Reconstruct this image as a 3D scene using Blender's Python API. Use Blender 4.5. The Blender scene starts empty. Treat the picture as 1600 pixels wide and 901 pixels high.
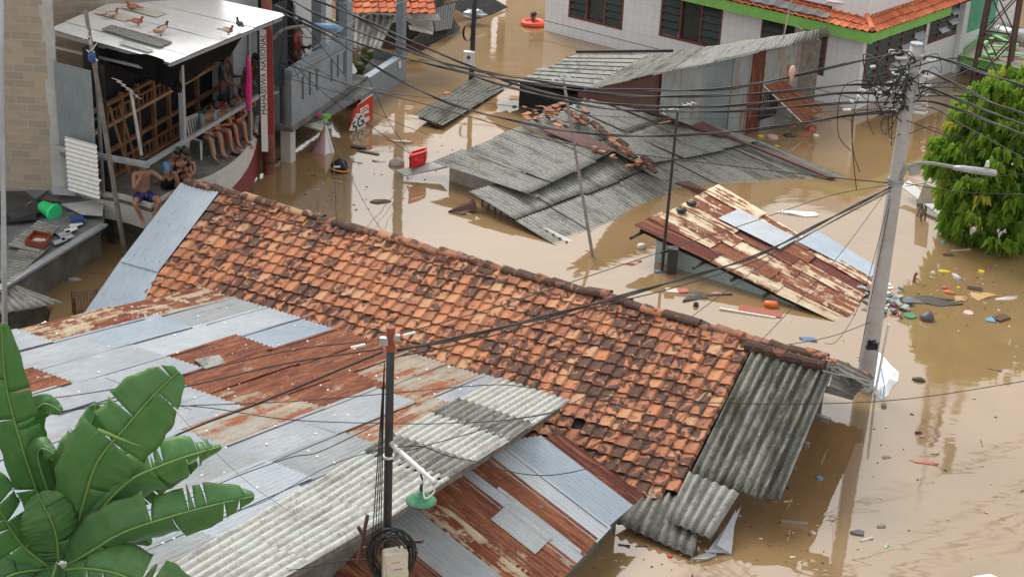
import bpy, bmesh, math, random
import numpy as np
from mathutils import Vector, noise
random.seed(7)
C = bpy.context.scene.collection
scn = bpy.context.scene
rad = math.radians
# ---------------------------------------------------------------- camera
PITCH, ROLL, FPX, CAMH = rad(25.0), rad(2.9), 2611.0, 14.0
fw = np.array([0, math.cos(PITCH), -math.sin(PITCH)]); rt = np.array([1., 0, 0]); up = np.cross(rt, fw)
RX = rt*math.cos(ROLL)+up*math.sin(ROLL); UY = -rt*math.sin(ROLL)+up*math.cos(ROLL)
CAM = np.array([0, 0, CAMH])
cd = bpy.data.cameras.new('camera'); cam = bpy.data.objects.new('camera', cd); C.objects.link(cam)
from mathutils import Matrix
cam.matrix_world = Matrix(((RX[0], UY[0], -fw[0], 0), (RX[1], UY[1], -fw[1], 0), (RX[2], UY[2], -fw[2], CAMH), (0, 0, 0, 1)))
cd.sensor_width = 36; cd.lens = 36*FPX/1600; cd.clip_end = 2000; cd.clip_start = 0.3
scn.camera = cam
# ---------------------------------------------------------------- sky, sun, exposure
w = bpy.data.worlds.new('World'); scn.world = w; w.use_nodes = True
nt = w.node_tree; bg = nt.nodes['Background']
sky = nt.nodes.new('ShaderNodeTexSky'); sky.sky_type = 'NISHITA'; sky.sun_disc = False
SUN_EL, SUN_ROT = rad(50), rad(-28)
sky.sun_elevation = SUN_EL; sky.sun_rotation = SUN_ROT; sky.air_density = 1.0; sky.dust_density = 6.0; sky.ozone_density = 1.0
hs = nt.nodes.new('ShaderNodeHueSaturation'); hs.inputs['Saturation'].default_value = 0.12
nt.links.new(sky.outputs[0], hs.inputs['Color']); mxs = nt.nodes.new('ShaderNodeMix'); mxs.data_type = 'RGBA'; mxs.inputs[0].default_value = .42; mxs.inputs[7].default_value = (7.9, 7.75, 7.4, 1)   # even cloud layer over the clear sky
nt.links.new(hs.outputs[0], mxs.inputs[6]); nt.links.new(mxs.outputs[2], bg.inputs['Color'])
bg.inputs['Strength'].default_value = 0.12
sl = bpy.data.lights.new('sun', 'SUN'); sl.energy = 1.3; sl.angle = rad(25); sl.color = (1, .97, .93)
so = bpy.data.objects.new('sun', sl); C.objects.link(so)
so.rotation_euler = Vector((-math.sin(-SUN_ROT)*math.cos(SUN_EL)*-1*-1, math.cos(SUN_ROT)*math.cos(SUN_EL), math.sin(SUN_EL))).to_track_quat('Z', 'Y').to_euler()
scn.view_settings.view_transform = 'Standard'; scn.view_settings.look = 'None'
scn.view_settings.gamma = 1; scn.view_settings.exposure = 0.62
# ---------------------------------------------------------------- picture -> place helpers
def W(x, y, z=0.0):
    d = fw*FPX+RX*(x-800)-UY*(y-450.5)
    return CAM+d*((z-CAMH)/d[2])
def ray(x, y):
    return fw*FPX+RX*(x-800)-UY*(y-450.5)
def PJ(P):
    v = np.array(P)-CAM; k = v@fw
    return 800+FPX*(v@RX)/k, 450.5-FPX*(v@UY)/k, k
def unit(v): return v/np.linalg.norm(v)
ZZ = np.array([0, 0, 1.])
class Plane:
    def __init__(s, o, e1, e2):
        s.o = np.array(o, float); s.e1 = unit(np.array(e1, float)); e2 = np.array(e2, float); s.e2 = unit(e2-(e2@s.e1)*s.e1)
        s.n = np.cross(s.e1, s.e2)
        if s.n@(CAM-s.o) < 0: s.n = -s.n
    def pix(s, x, y):
        d = ray(x, y); t = ((s.o-CAM)@s.n)/(d@s.n); q = CAM+d*t-s.o
        return q@s.e1, q@s.e2
    def pt(s, a, b, h=0.0): return s.o+s.e1*a+s.e2*b+s.n*h
    def P(s, x, y, h=0.0): return s.pt(*s.pix(x, y), h)
def wall_plane(p0, p1):
    d = np.array(p1)-np.array(p0); d[2] = 0
    return Plane([p0[0], p0[1], 0], d, ZZ)
def height_at(base, ypx):
    lo, hi = -5, 40
    for _ in range(40):
        m = (lo+hi)/2
        if PJ([base[0], base[1], m])[1] > ypx: lo = m
        else: hi = m
    return lo
# ---------------------------------------------------------------- materials
def lin(c):
    return tuple(((x/255)/12.92 if x/255 <= .04045 else ((x/255+.055)/1.055)**2.4) for x in c)
class NM:
    def __init__(s, name):
        s.m = bpy.data.materials.new(name); s.m.use_nodes = True; s.t = s.m.node_tree
        s.b = s.t.nodes['Principled BSDF']; s.b.inputs['Roughness'].default_value = .7
    def n(s, typ, **kw):
        nd = s.t.nodes.new(typ)
        for k, v in kw.items():
            if k.startswith('i_'):
                key = k[2:]; key = int(key) if key.isdigit() else key.replace('_', ' ')
                s.set(nd.inputs[key], v)
            else: setattr(nd, k, v)
        return nd
    def set(s, inp, v):
        if isinstance(v, bpy.types.NodeSocket): s.t.links.new(v, inp)
        elif isinstance(v, (tuple, list)) and len(v) == 3 and inp.type == 'RGBA': inp.default_value = (*v, 1)
        else: inp.default_value = v
    def co(s, kind='Object', scale=(1, 1, 1), rnd=0.0):
        tc = s.n('ShaderNodeTexCoord'); o = tc.outputs[kind]
        if rnd:
            r = s.rnd(); cx = s.n('ShaderNodeCombineXYZ', i_0=s.math('MULTIPLY', r, 37.7*rnd), i_1=s.math('MULTIPLY', r, 91.3*rnd), i_2=s.math('MULTIPLY', r, 53.1*rnd))
            o2 = s.n('ShaderNodeVectorMath', operation='MULTIPLY', i_0=o, i_1=scale).outputs[0]
            return s.n('ShaderNodeVectorMath', operation='ADD', i_0=o2, i_1=cx.outputs[0]).outputs[0]
        return s.n('ShaderNodeVectorMath', operation='MULTIPLY', i_0=o, i_1=scale).outputs[0]
    def rnd(s): return s.n('ShaderNodeAttribute', attribute_name='rnd').outputs['Fac']
    def math(s, op, a, b=0.0, c=0.0): return s.n('ShaderNodeMath', operation=op, i_0=a, i_1=b, i_2=c).outputs[0]
    def noise(s, co, scale=5., detail=4., rough=.6, dist=0.): return s.n('ShaderNodeTexNoise', i_Vector=co, i_Scale=scale, i_Detail=detail, i_Roughness=rough, i_Distortion=dist).outputs['Fac']
    def ramp(s, f, lo, hi, a=0., b=1.): return s.n('ShaderNodeMapRange', i_0=f, i_1=lo, i_2=hi, i_3=a, i_4=b).outputs[0]
    def mix(s, f, a, b, blend='MIX'): 
        nd = s.n('ShaderNodeMix', data_type='RGBA', blend_type=blend)
        s.set(nd.inputs[0], f); s.set(nd.inputs[6], a); s.set(nd.inputs[7], b); return nd.outputs[2]
    def bump(s, h, strength=.3, dist=.01):
        s.set(s.b.inputs['Normal'], s.n('ShaderNodeBump', i_Height=h, i_Strength=strength, i_Distance=dist).outputs[0])
    def out(s, col=None, rough=None, metal=None, spec=None):
        if col is not None: s.set(s.b.inputs['Base Color'], col)
        if rough is not None: s.set(s.b.inputs['Roughness'], rough)
        if metal is not None: s.set(s.b.inputs['Metallic'], metal)
        if spec is not None: s.set(s.b.inputs['Specular IOR Level'], spec)
        return s.m
def plain(name, col, rough=.6, metal=0., var=.25, scale=6., spec=.5):
    k = NM(name); co = k.co('Object'); f = k.noise(co, scale, 5, .65); g = k.noise(co, scale*6, 3, .6)
    f = k.ramp(f, .3, .7); g = k.ramp(g, .3, .7)
    a = tuple(c*(1-var) for c in col); b = tuple(min(1, c*(1+var)) for c in col)
    c1 = k.mix(f, a, b); c2 = k.mix(k.math('MULTIPLY', g, .25), c1, tuple(c*.55 for c in col))
    k.bump(g, .15, .005)
    return k.out(c2, rough, metal, spec)
def metal_sheet(name, base, base2, rust, r1=(.29, .105, .05), r2=(.115, .035, .024), pale=(.55, .47, .33), stain=.3, rough=.45):
    """galvanised sheet, rust = 0..1 amount; runs of rust follow the corrugation (v)."""
    k = NM(name); co = k.co('UV', (1, 1, 1), .3)
    st = k.n('ShaderNodeVectorMath', operation='MULTIPLY', i_0=co, i_1=(5.5, .55, 1)).outputs[0]
    big = k.noise(st, 1.0, 6, .62, .4)
    blot = k.noise(co, 2.2, 6, .7, .6)
    fine = k.noise(st, 6., 4, .7)
    c0 = k.mix(k.ramp(k.noise(co, 1.1, 3), .35, .65), base, base2)
    c0 = k.mix(k.math('MULTIPLY', k.ramp(fine, .45, .75), .5), c0, tuple(x*.62 for x in base))
    c0 = k.mix(k.math('MULTIPLY', k.ramp(k.noise(st, 2.3, 5, .7), .55, .75), stain), c0, (.30, .24, .17))
    s = k.math('ADD', k.math('MULTIPLY', big, .62), k.math('MULTIPLY', blot, .38))
    th = .72-.42*rust
    m = k.ramp(s, th, th+.035)
    rc = k.mix(k.ramp(k.noise(st, 3.1, 5, .7), .35, .65), r2, r1)
    rc = k.mix(k.ramp(k.noise(co, 9, 4, .7), .58, .72, 0, .7), rc, tuple(x*1.7 for x in r1))
    # flaked pale coat next to the rust
    pm = k.ramp(k.noise(co, 3.3, 6, .75, .5), .57, .60)
    rc2 = k.mix(k.math('MULTIPLY', pm, k.ramp(big, .40, .52)), rc, pale) if .5 < rust < .8 else rc
    rc2 = k.mix(k.math('MULTIPLY', k.ramp(k.noise(st, 1.7, 5, .7, .8), .52, .66), .75), rc2, (.42, .19, .085))
    edge = k.ramp(s, th-.09, th, 0, .55)
    c1 = k.mix(edge, c0, (.34, .20, .11)); c2 = k.mix(m, c1, rc2)
    k.bump(k.math('ADD', fine, k.math('MULTIPLY', blot, .6)), .25, .006)
    ro = k.mix(m, (rough,)*3, (.85,)*3)
    return k.out(c2, ro, k.math('MULTIPLY', k.math('SUBTRACT', 1., m), .25))
def asbestos(name, base, dark, moss=.5, tint=None):
    k = NM(name); co = k.co('UV', (1, 1, 1), .3)
    st = k.n('ShaderNodeVectorMath', operation='MULTIPLY', i_0=co, i_1=(3., .6, 1)).outputs[0]
    f = k.noise(st, 1.4, 7, .72, .4); g = k.noise(co, 14, 5, .75); h = k.noise(co, 1.6, 5, .6)
    lo = .62-.28*moss
    c = k.mix(k.ramp(f, lo, lo+.16), base, dark)
    c = k.mix(k.ramp(g, .50, .66, 0, .65), c, tuple(x*.55 for x in dark))
    c = k.mix(k.ramp(k.noise(co, 23, 3, .7), .60, .70, 0, .6), c, tuple(min(1, x*1.35) for x in base))
    if tint: c = k.mix(k.ramp(h, .52, .64, 0, .55), c, tint)
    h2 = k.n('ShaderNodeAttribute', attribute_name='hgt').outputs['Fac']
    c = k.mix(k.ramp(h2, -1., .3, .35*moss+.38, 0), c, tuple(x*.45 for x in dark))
    k.bump(g, .4, .01)
    return k.out(c, .9, 0, .2)
M = {}
M['galv'] = metal_sheet('galvanised', (.38, .42, .46), (.48, .51, .54), .10, stain=.4)
M['galv_blue'] = metal_sheet('galvanised_bluish', (.36, .43, .50), (.43, .49, .55), .0, stain=.05, rough=.5)
M['galv_dull'] = metal_sheet('galvanised_dull', (.33, .37, .39), (.42, .44, .45), .2, stain=.6)
M['galv_brown'] = metal_sheet('galvanised_browning', (.44, .42, .38), (.52, .47, .38), .5, r1=(.40, .16, .07), r2=(.22, .08, .045), stain=.9)
M['galv_pale'] = metal_sheet('galvanised_pale', (.46, .51, .56), (.54, .58, .61), .06, stain=.12)
M['rust'] = metal_sheet('rusted_sheet', (.42, .38, .33), (.5, .45, .38), .80)
M['rust_dark'] = metal_sheet('dark_rusted_sheet', (.35, .25, .2), (.35, .3, .25), 1.1, r1=(.17, .045, .028), r2=(.085, .022, .018))
M['rust_flaky'] = metal_sheet('flaking_rusted_sheet', (.60, .52, .36), (.62, .56, .44), .62, r1=(.27, .085, .04), r2=(.11, .03, .02))
M['rust_cream'] = metal_sheet('cream_sheet_with_rust', (.58, .51, .36), (.50, .42, .27), .52, r1=(.27, .085, .04), r2=(.14, .04, .025), stain=.6)
M['tin_wall'] = metal_sheet('tin_wall_sheet', (.36, .42, .46), (.30, .34, .37), .34, r1=(.33, .15, .08), r2=(.16, .06, .04), stain=.6, rough=.55)
M['tin_grey'] = metal_sheet('tin_wall_grey', (.22, .27, .30), (.28, .33, .36), .05, stain=.3, rough=.55)
M['white_sheet'] = metal_sheet('white_sheet', (.88, .89, .90), (.82, .84, .86), .04, r1=(.45, .33, .22), r2=(.3, .2, .14), stain=.08, rough=.4)
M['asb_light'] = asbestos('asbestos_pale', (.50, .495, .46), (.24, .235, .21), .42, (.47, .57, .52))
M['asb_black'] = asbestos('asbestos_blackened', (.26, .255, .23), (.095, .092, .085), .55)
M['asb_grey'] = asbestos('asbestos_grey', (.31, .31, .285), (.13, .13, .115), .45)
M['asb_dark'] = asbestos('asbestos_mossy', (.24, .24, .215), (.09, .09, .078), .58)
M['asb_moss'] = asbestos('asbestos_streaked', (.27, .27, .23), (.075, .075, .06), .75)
def tile_mat(name, orange, tan, brown, dark, burn=.5):
    k = NM(name); co = k.co('UV', (1, 1, 1), 1.0); r = k.rnd()
    c = k.mix(k.ramp(r, .05, .75), brown, orange); c = k.mix(k.ramp(r, .78, 1.), c, tan)
    c = k.mix(k.ramp(k.noise(co, 6, 4, .6), .35, .7, 0, .45), c, tan)
    frac = k.math('FRACT', k.math('MULTIPLY', r, 17.3))
    n = k.noise(co, 4.6, 4, .55, 1.1)
    th = k.ramp(frac, 0, 1, .72-.16*burn, .70-.42*burn)
    run = k.noise(k.co('Object'), .55, 4, .6); th = k.math('ADD', th, k.ramp(run, .35, .65, .10, -.10))
    m = k.ramp(k.math('SUBTRACT', n, th), -.012, .02)
    dk = k.mix(k.ramp(k.noise(co, 18, 4, .7), .4, .7), dark, tuple(x*2.3 for x in dark))
    c = k.mix(k.ramp(k.math('SUBTRACT', n, th), -.10, .0, 0, .5), c, brown)
    c = k.mix(k.math('MULTIPLY', m, .84), c, dk)
    k.bump(k.noise(co, 30, 4, .7), .5, .008)
    return k.out(c, .82, 0, .25)
M['tile'] = tile_mat('clay_tile', (.52, .20, .095), (.50, .30, .175), (.29, .11, .065), (.045, .030, .026), .62)
M['tile_ridge'] = tile_mat('clay_ridge_tile', (.42, .16, .08), (.40, .25, .16), (.22, .085, .055), (.03, .024, .02), .85)
M['tile_new'] = tile_mat('red_clay_tile', (.62, .17, .075), (.60, .24, .12), (.42, .10, .05), (.10, .045, .03), .12)
def water_mat():
    k = NM('muddy_flood_water'); co = k.co('Object')
    f = k.noise(co, .12, 3, .5); g = k.noise(co, .6, 4, .6)
    c = k.mix(k.ramp(f, .3, .7), (.265, .170, .080), (.305, .198, .098)); c = k.mix(k.ramp(g, .4, .7, 0, .3), c, (.20, .14, .075)); c = k.mix(k.ramp(k.noise(k.n('ShaderNodeVectorMath', operation='MULTIPLY', i_0=co, i_1=(.25, .9, 1)).outputs[0], .8, 6, .65, 1.2), .55, .72, 0, .35), c, (.36, .26, .16))
    st = k.n('ShaderNodeVectorMath', operation='MULTIPLY', i_0=co, i_1=(.55, 1.3, 1)).outputs[0]
    n1 = k.noise(st, 1.5, 2, .5, .3); n2 = k.noise(st, 5.5, 2, .5)
    calm = k.ramp(k.noise(co, .09, 2), .42, .62, .12, 1.)
    h = k.math('ADD', k.math('MULTIPLY', n1, 1.), k.math('MULTIPLY', k.math('MULTIPLY', n2, calm), .28))
    k.bump(h, .045, .10)
    k.b.inputs['IOR'].default_value = 2.45
    return k.out(c, k.ramp(k.noise(co, .35, 4, .6), .4, .75, .02, .10), 0, .5)
M['water'] = water_mat()
def blocks(name, c1, c2, mortar, w=.4, h=.2, ms=.012, offs=.5, rough=.9, dirt=.3):
    k = NM(name); co = k.co('UV')
    br = k.n('ShaderNodeTexBrick', i_Vector=co, i_Scale=1.0, i_Mortar_Size=ms, i_Brick_Width=w, i_Row_Height=h, i_Bias=0.0, i_Mortar_Smooth=.2, offset=offs)
    k.set(br.inputs['Color1'], c1); k.set(br.inputs['Color2'], c2); k.set(br.inputs['Mortar'], mortar)
    c = k.mix(k.ramp(k.noise(co, 1.3, 6, .7), .4, .75, 0, dirt), br.outputs['Color'], tuple(x*.5 for x in mortar))
    c = k.mix(k.ramp(k.noise(co, 9, 5, .7), .45, .75, 0, dirt), c, tuple(x*.7 for x in c1))
    k.bump(k.math('ADD', k.math('MULTIPLY', br.outputs['Fac'], -1.), k.math('MULTIPLY', k.noise(co, 20, 4), .4)), .5, .012)
    return k.out(c, rough, 0, .3)
M['block'] = blocks('concrete_block', (.46, .37, .27), (.33, .29, .24), (.40, .38, .34), .40, .165, .018)
M['wtile'] = blocks('white_wall_tile', (.80, .83, .88), (.77, .80, .85), (.58, .60, .64), .22, .30, .004, 0., .3, .14)
M['plaster'] = plain('white_plaster', (.60, .60, .57), .8, var=.12, scale=2)
M['plaster_dirty'] = plain('dirty_white_plaster', (.52, .50, .46), .85, var=.3, scale=2.5)
M['bluegrey'] = plain('blue_grey_paint', (.22, .26, .30), .7, var=.12, scale=2)
M['greypaint'] = plain('grey_paint', (.27, .31, .35), .7, var=.12, scale=2)
M['green'] = plain('lime_green_paint', (.22, .52, .12), .55, var=.15, scale=3)
M['teal'] = plain('green_louvre_paint', (.09, .32, .20), .6, var=.2, scale=3)
M['paleblue'] = plain('pale_blue_plaster', (.38, .50, .51), .85, var=.2, scale=2)
M['wood'] = plain('brown_wood', (.24, .12, .06), .75, var=.35, scale=5)
M['wood_pale'] = plain('pale_wood', (.42, .27, .15), .75, var=.3, scale=5)
M['wood_old'] = plain('weathered_wood', (.20, .18, .155), .9, var=.4, scale=6)
M['frame'] = plain('red_brown_frame', (.17, .055, .04), .55, var=.25)
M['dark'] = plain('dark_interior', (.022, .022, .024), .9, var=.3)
M['dim'] = plain('dim_interior', (.06, .055, .045), .9, var=.5)
M['tarp'] = plain('black_tarpaulin', (.008, .009, .010), .8, var=.4, spec=.15)
M['conc'] = plain('pale_concrete', (.47, .47, .46), .85, var=.16, scale=2.2)
M['conc_dark'] = plain('dark_stained_concrete', (.16, .155, .14), .9, var=.45, scale=2)
M['galv_steel'] = plain('galvanised_steel', (.42, .46, .50), .4, .5, var=.15)
M['poleiron'] = plain('dark_iron_pole', (.045, .045, .045), .6, .2, var=.4, scale=3)
M['redpipe'] = plain('red_painted_pipe', (.23, .075, .055), .75, var=.5, scale=2.6)
M['rustiron'] = plain('rusty_iron', (.11, .06, .05), .8, var=.4)
M['pipe'] = plain('weathered_grey_pipe', (.30, .29, .28), .6, var=.3, scale=4)
M['cable'] = plain('black_cable', (.018, .018, .02), .5, var=.2)
M['cable_grey'] = plain('grey_cable', (.09, .09, .10), .5, var=.2)
M['white'] = plain('white_plastic', (.78, .78, .76), .45, var=.06)
M['cream'] = plain('cream_plastic', (.66, .62, .52), .5, var=.08)
M['glass'] = plain('window_glass', (.03, .045, .045), .12, var=.3)
M['slat'] = plain('louvre_glass', (.03, .045, .042), .3, var=.3, spec=.3)
M['slat_glint'] = plain('louvre_glass_glint', (.42, .46, .52), .2, var=.2)  # pale colour imitates the glint on tilted louvre slats
M['slate'] = plain('grey_sheet', (.15, .155, .16), .85, var=.35, scale=3)
M['slate_dark'] = plain('wet_dark_sheet', (.045, .045, .045), .6, var=.4, scale=3)
M['redwall'] = plain('dull_red_sheet', (.13, .058, .05), .75, var=.3, scale=2)
M['skin'] = plain('skin', (.36, .19, .12), .55, var=.08)
M['skin_dark'] = plain('tanned_skin', (.27, .135, .085), .55, var=.08)
M['hair'] = plain('black_hair', (.012, .011, .011), .5)
M['styro'] = plain('white_foam', (.85, .86, .86), .8, var=.04)
def simple(c, r=.5, var=.12):
    key = 'c%02x%02x%02x' % c
    if key not in M: M[key] = plain('paint_'+key, lin(c), r, var=var, scale=12)
    return M[key]
def leaf_mat(name, a, b, c3, sheen=.35, veins=False):
    k = NM(name); r = k.rnd(); co = k.co('UV')
    c = k.mix(r, a, b); c = k.mix(k.ramp(r, .85, 1.), c, c3)
    if veins:
        wv = k.n('ShaderNodeTexWave', i_Vector=co, i_Scale=14., i_Distortion=2.2, i_Detail=2., bands_direction='Y').outputs['Fac']
        c = k.mix(k.ramp(wv, .2, .9, 0, .12), c, tuple(x*1.5 for x in b))
        c = k.mix(k.ramp(k.noise(co, 1.6, 4), .4, .7, 0, .35), c, tuple(x*.65 for x in a))
        k.bump(wv, .12, .006)
    if veins:
        sx_ = k.n('ShaderNodeSeparateXYZ', i_0=co).outputs[0]; ed = k.math('ADD', k.math('ABSOLUTE', sx_), k.math('MULTIPLY', k.noise(co, 9, 4, .7), .07))
        c = k.mix(k.ramp(ed, .515, .535, 0, .8), c, (.30, .22, .07)); c = k.mix(k.ramp(k.noise(co, 2.6, 5, .7, 1.), .60, .72, 0, .5), c, (.30, .36, .08))
    tr = k.n('ShaderNodeBsdfTranslucent', i_Color=k.mix(.5, c, (.25, .45, .05)))
    mx = k.n('ShaderNodeMixShader', i_0=.36); k.set(mx.inputs[1], k.b.outputs[0]); k.set(mx.inputs[2], tr.outputs[0])
    out = [n for n in k.t.nodes if n.type == 'OUTPUT_MATERIAL'][0]; k.set(out.inputs[0], mx.outputs[0])
    return k.out(c, sheen, 0, .4)
M['leaf'] = leaf_mat('tree_leaf', (.10, .25, .035), (.42, .60, .09), (.60, .56, .10), .5)
M['banana'] = leaf_mat('banana_leaf', (.065, .20, .07), (.15, .33, .12), (.24, .40, .15), .38, True)
M['midrib'] = plain('banana_midrib', (.20, .34, .09), .5, var=.1)
M['bananastem'] = plain('banana_stem', (.20, .24, .08), .6, var=.3)
# ---------------------------------------------------------------- mesh builder
class MB:
    def __init__(s): s.v = []; s.f = []; s.uv = []; s.r = []; s.mi = []; s.h = []
    def add(s, pts, hs=None):
        i = len(s.v); s.v += [tuple(p) for p in pts]; s.h += (list(hs) if hs is not None else [0.]*len(pts)); return i
    def face(s, idx, uv=None, r=0., mi=0):
        s.f.append(tuple(idx)); s.uv += (uv if uv is not None else [(s.v[i][0], s.v[i][1]) for i in idx]); s.r.append(r); s.mi.append(mi)
    def quad(s, a, b, c, d, uv=None, r=0., mi=0):
        i = s.add([a, b, c, d]); s.face((i, i+1, i+2, i+3), uv, r, mi)
    def box(s, o, ex, ey, ez, r=0., mi=0):
        """o = one corner, ex ey ez = edge vectors"""
        o, ex, ey, ez = map(lambda q: np.array(q, float), (o, ex, ey, ez))
        if np.dot(np.cross(ex, ey), ez) < 0: ex, ey = ey, ex
        i = s.add([o, o+ex, o+ex+ey, o+ey, o+ez, o+ex+ez, o+ex+ey+ez, o+ey+ez])
        lx, ly, lz = (np.linalg.norm(q) for q in (ex, ey, ez))
        for f, a, b in (((3, 2, 1, 0), lx, ly), ((4, 5, 6, 7), lx, ly), ((0, 1, 5, 4), lx, lz), ((1, 2, 6, 5), ly, lz), ((2, 3, 7, 6), lx, lz), ((3, 0, 4, 7), ly, lz)):
            s.face([i+q for q in f], [(0, 0), (a, 0), (a, b), (0, b)], r, mi)
        return s
    def beam(s, p, q, w=.05, h=.05, upv=ZZ, r=0., mi=0):
        p, q = np.array(p, float), np.array(q, float); d = q-p; sd = np.cross(d, upv)
        if np.linalg.norm(sd) < 1e-6: sd = np.cross(d, [1, 0, 0])
        sd = unit(sd); u = unit(np.cross(sd, d))
        return s.box(p-sd*w/2-u*h/2, sd*w, u*h, d, r, mi)
    def tube(s, pts, rad_, sides=8, caps=True, r=0., mi=0):
        pts = [np.array(p, float) for p in pts]; n = len(pts)
        rr = rad_ if hasattr(rad_, '__len__') else [rad_]*n
        d0 = unit(pts[1]-pts[0]); a = np.cross(d0, ZZ)
        if np.linalg.norm(a) < .05: a = np.cross(d0, [1, 0, 0])
        a = unit(a); base = len(s.v)
        for k in range(n):
            d = pts[min(k+1, n-1)]-pts[max(k-1, 0)]
            d = unit(d) if np.linalg.norm(d) > 1e-9 else d0
            a = unit(a-(a@d)*d); b = np.cross(d, a)
            s.add([pts[k]+(a*math.cos(t)+b*math.sin(t))*rr[k] for t in [2*math.pi*j/sides for j in range(sides)]])
        L = 0
        for k in range(n-1):
            L2 = L+np.linalg.norm(pts[k+1]-pts[k])
            for j in range(sides):
                j2 = (j+1) % sides
                s.face((base+k*sides+j, base+k*sides+j2, base+(k+1)*sides+j2, base+(k+1)*sides+j), [(j*.1, L), (j*.1+.1, L), (j*.1+.1, L2), (j*.1, L2)], r, mi)
            L = L2
        if caps:
            s.face([base+j for j in range(sides)][::-1], None, r, mi); s.face([base+(n-1)*sides+j for j in range(sides)], None, r, mi)
        return s
    def prism(s, pts, off, r=0., mi=0):
        """closed polygon pts (3D) extruded by vector off"""
        n = len(pts); P0 = [np.array(p, float) for p in pts]; off = np.array(off, float)
        i = s.add(P0+[p+off for p in P0])
        s.face(list(range(i, i+n))[::-1], None, r, mi); s.face(list(range(i+n, i+2*n)), None, r, mi)
        for k in range(n):
            k2 = (k+1) % n; L = np.linalg.norm(P0[k2]-P0[k])
            s.face((i+k, i+k2, i+n+k2, i+n+k), [(0, 0), (L, 0), (L, .1), (0, .1)], r, mi)
        return s
    def blob(s, c, rx, ry, rz, seg=10, rings=6, jit=0., ax=None, r=0., mi=0):
        c = np.array(c, float); A = np.eye(3) if ax is None else np.array(ax); base = len(s.v)
        for a in range(rings+1):
            th = math.pi*a/rings
            for b in range(seg):
                ph = 2*math.pi*b/seg; q = np.array([rx*math.sin(th)*math.cos(ph), ry*math.sin(th)*math.sin(ph), rz*math.cos(th)])
                if jit: q = q*(1+jit*noise.noise(Vector((q*7+c).tolist())))
                s.add([c+A.T@q])
        for a in range(rings):
            for b in range(seg):
                b2 = (b+1) % seg
                s.face((base+a*seg+b, base+(a+1)*seg+b, base+(a+1)*seg+b2, base+a*seg+b2), None, r, mi)
        return s
    def build(s, name, mats, parent=None, smooth=False, solid=0., loc=None):
        off = np.array(ORG.get(parent.name, (0, 0, 0))) if parent is not None else np.array(loc if loc is not None else (0, 0, 0), float)
        me = bpy.data.meshes.new(name); V = np.array(s.v)-off
        me.from_pydata(V.tolist(), [], s.f)
        ul = me.uv_layers.new(name='UVMap'); ul.data.foreach_set('uv', np.array(s.uv, float).ravel())
        at = me.attributes.new('rnd', 'FLOAT', 'FACE'); at.data.foreach_set('value', np.array(s.r, float))
        ah = me.attributes.new('hgt', 'FLOAT', 'POINT'); ah.data.foreach_set('value', np.array(s.h, float))
        if not isinstance(mats, (list, tuple)): mats = [mats]
        for m in mats: me.materials.append(M[m] if isinstance(m, str) else m)
        me.polygons.foreach_set('material_index', s.mi)
        if smooth: me.polygons.foreach_set('use_smooth', [True]*len(s.f))
        o = bpy.data.objects.new(name, me); C.objects.link(o)
        if parent is not None: o.parent = parent; ORG[o.name] = tuple(off)
        else: o.location = off; ORG[o.name] = tuple(off)
        if solid:
            md = o.modifiers.new('solid', 'SOLIDIFY'); md.thickness = solid; md.offset = -1
        return o
ORG = {}
def tag(o, label=None, cat=None, group=None, kind=None):
    if label: o['label'] = label
    if cat: o['category'] = cat
    if group: o['group'] = group
    if kind: o['kind'] = kind
    return o
def thing(name, loc, label, cat, group=None):
    o = bpy.data.objects.new(name, None); C.objects.link(o); o.location = tuple(loc); o.empty_display_size = .2
    ORG[o.name] = tuple(loc); return tag(o, label, cat, group)
# corrugated sheet spanning four corners; waves run from edge (c00,c10) to edge (c01,c11)
def sheet(mb, c00, c10, c11, c01, pitch=.076, amp=.009, r=None, mi=0, warp=.012, ragged=0., ph=None, seg=4):
    c00, c10, c11, c01 = (np.array(q, float) for q in (c00, c10, c11, c01))
    wd = (np.linalg.norm(c10-c00)+np.linalg.norm(c11-c01))/2; ln = (np.linalg.norm(c01-c00)+np.linalg.norm(c11-c10))/2
    nrm = np.cross(c10-c00, c01-c00); nrm = unit(nrm)
    flip = nrm[2] < 0 if abs(nrm[2]) > .15 else nrm@(CAM-c00) < 0
    if flip: nrm = -nrm
    nw = max(2, int(round(wd/pitch*seg))); nl = max(2, int(ln/.3)+1)
    r = random.random() if r is None else r; sd = r*40
    base = len(s_v(mb)); d0 = random.uniform(-1, 1)*ragged; d1 = random.uniform(-1, 1)*ragged
    for j in range(nl+1):
        t = j/nl; t2 = t
        if j == 0: t2 = d0/ln
        if j == nl: t2 = 1+d1/ln
        for i in range(nw+1):
            s_ = i/nw; p = c00*(1-s_)*(1-t2)+c10*s_*(1-t2)+c11*s_*t2+c01*(1-s_)*t2
            hh = math.cos(2*math.pi*i/seg); q = Vector((s_*wd*.9+sd, t2*ln*.7, sd))
            p = p+nrm*(amp*hh+amp+warp*noise.noise(q))
            mb.add([p], [hh])
    for j in range(nl):
        for i in range(nw):
            a = base+j*(nw+1)+i; idx = (a, a+1, a+nw+2, a+nw+1)
            if flip: idx = idx[::-1]
            def uvf(q):
                k = q-base; return ((k % (nw+1))/nw*wd, (k//(nw+1))/nl*ln)
            mb.face(idx, [uvf(q) for q in idx], r, mi)
def s_v(mb): return mb.v
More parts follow.
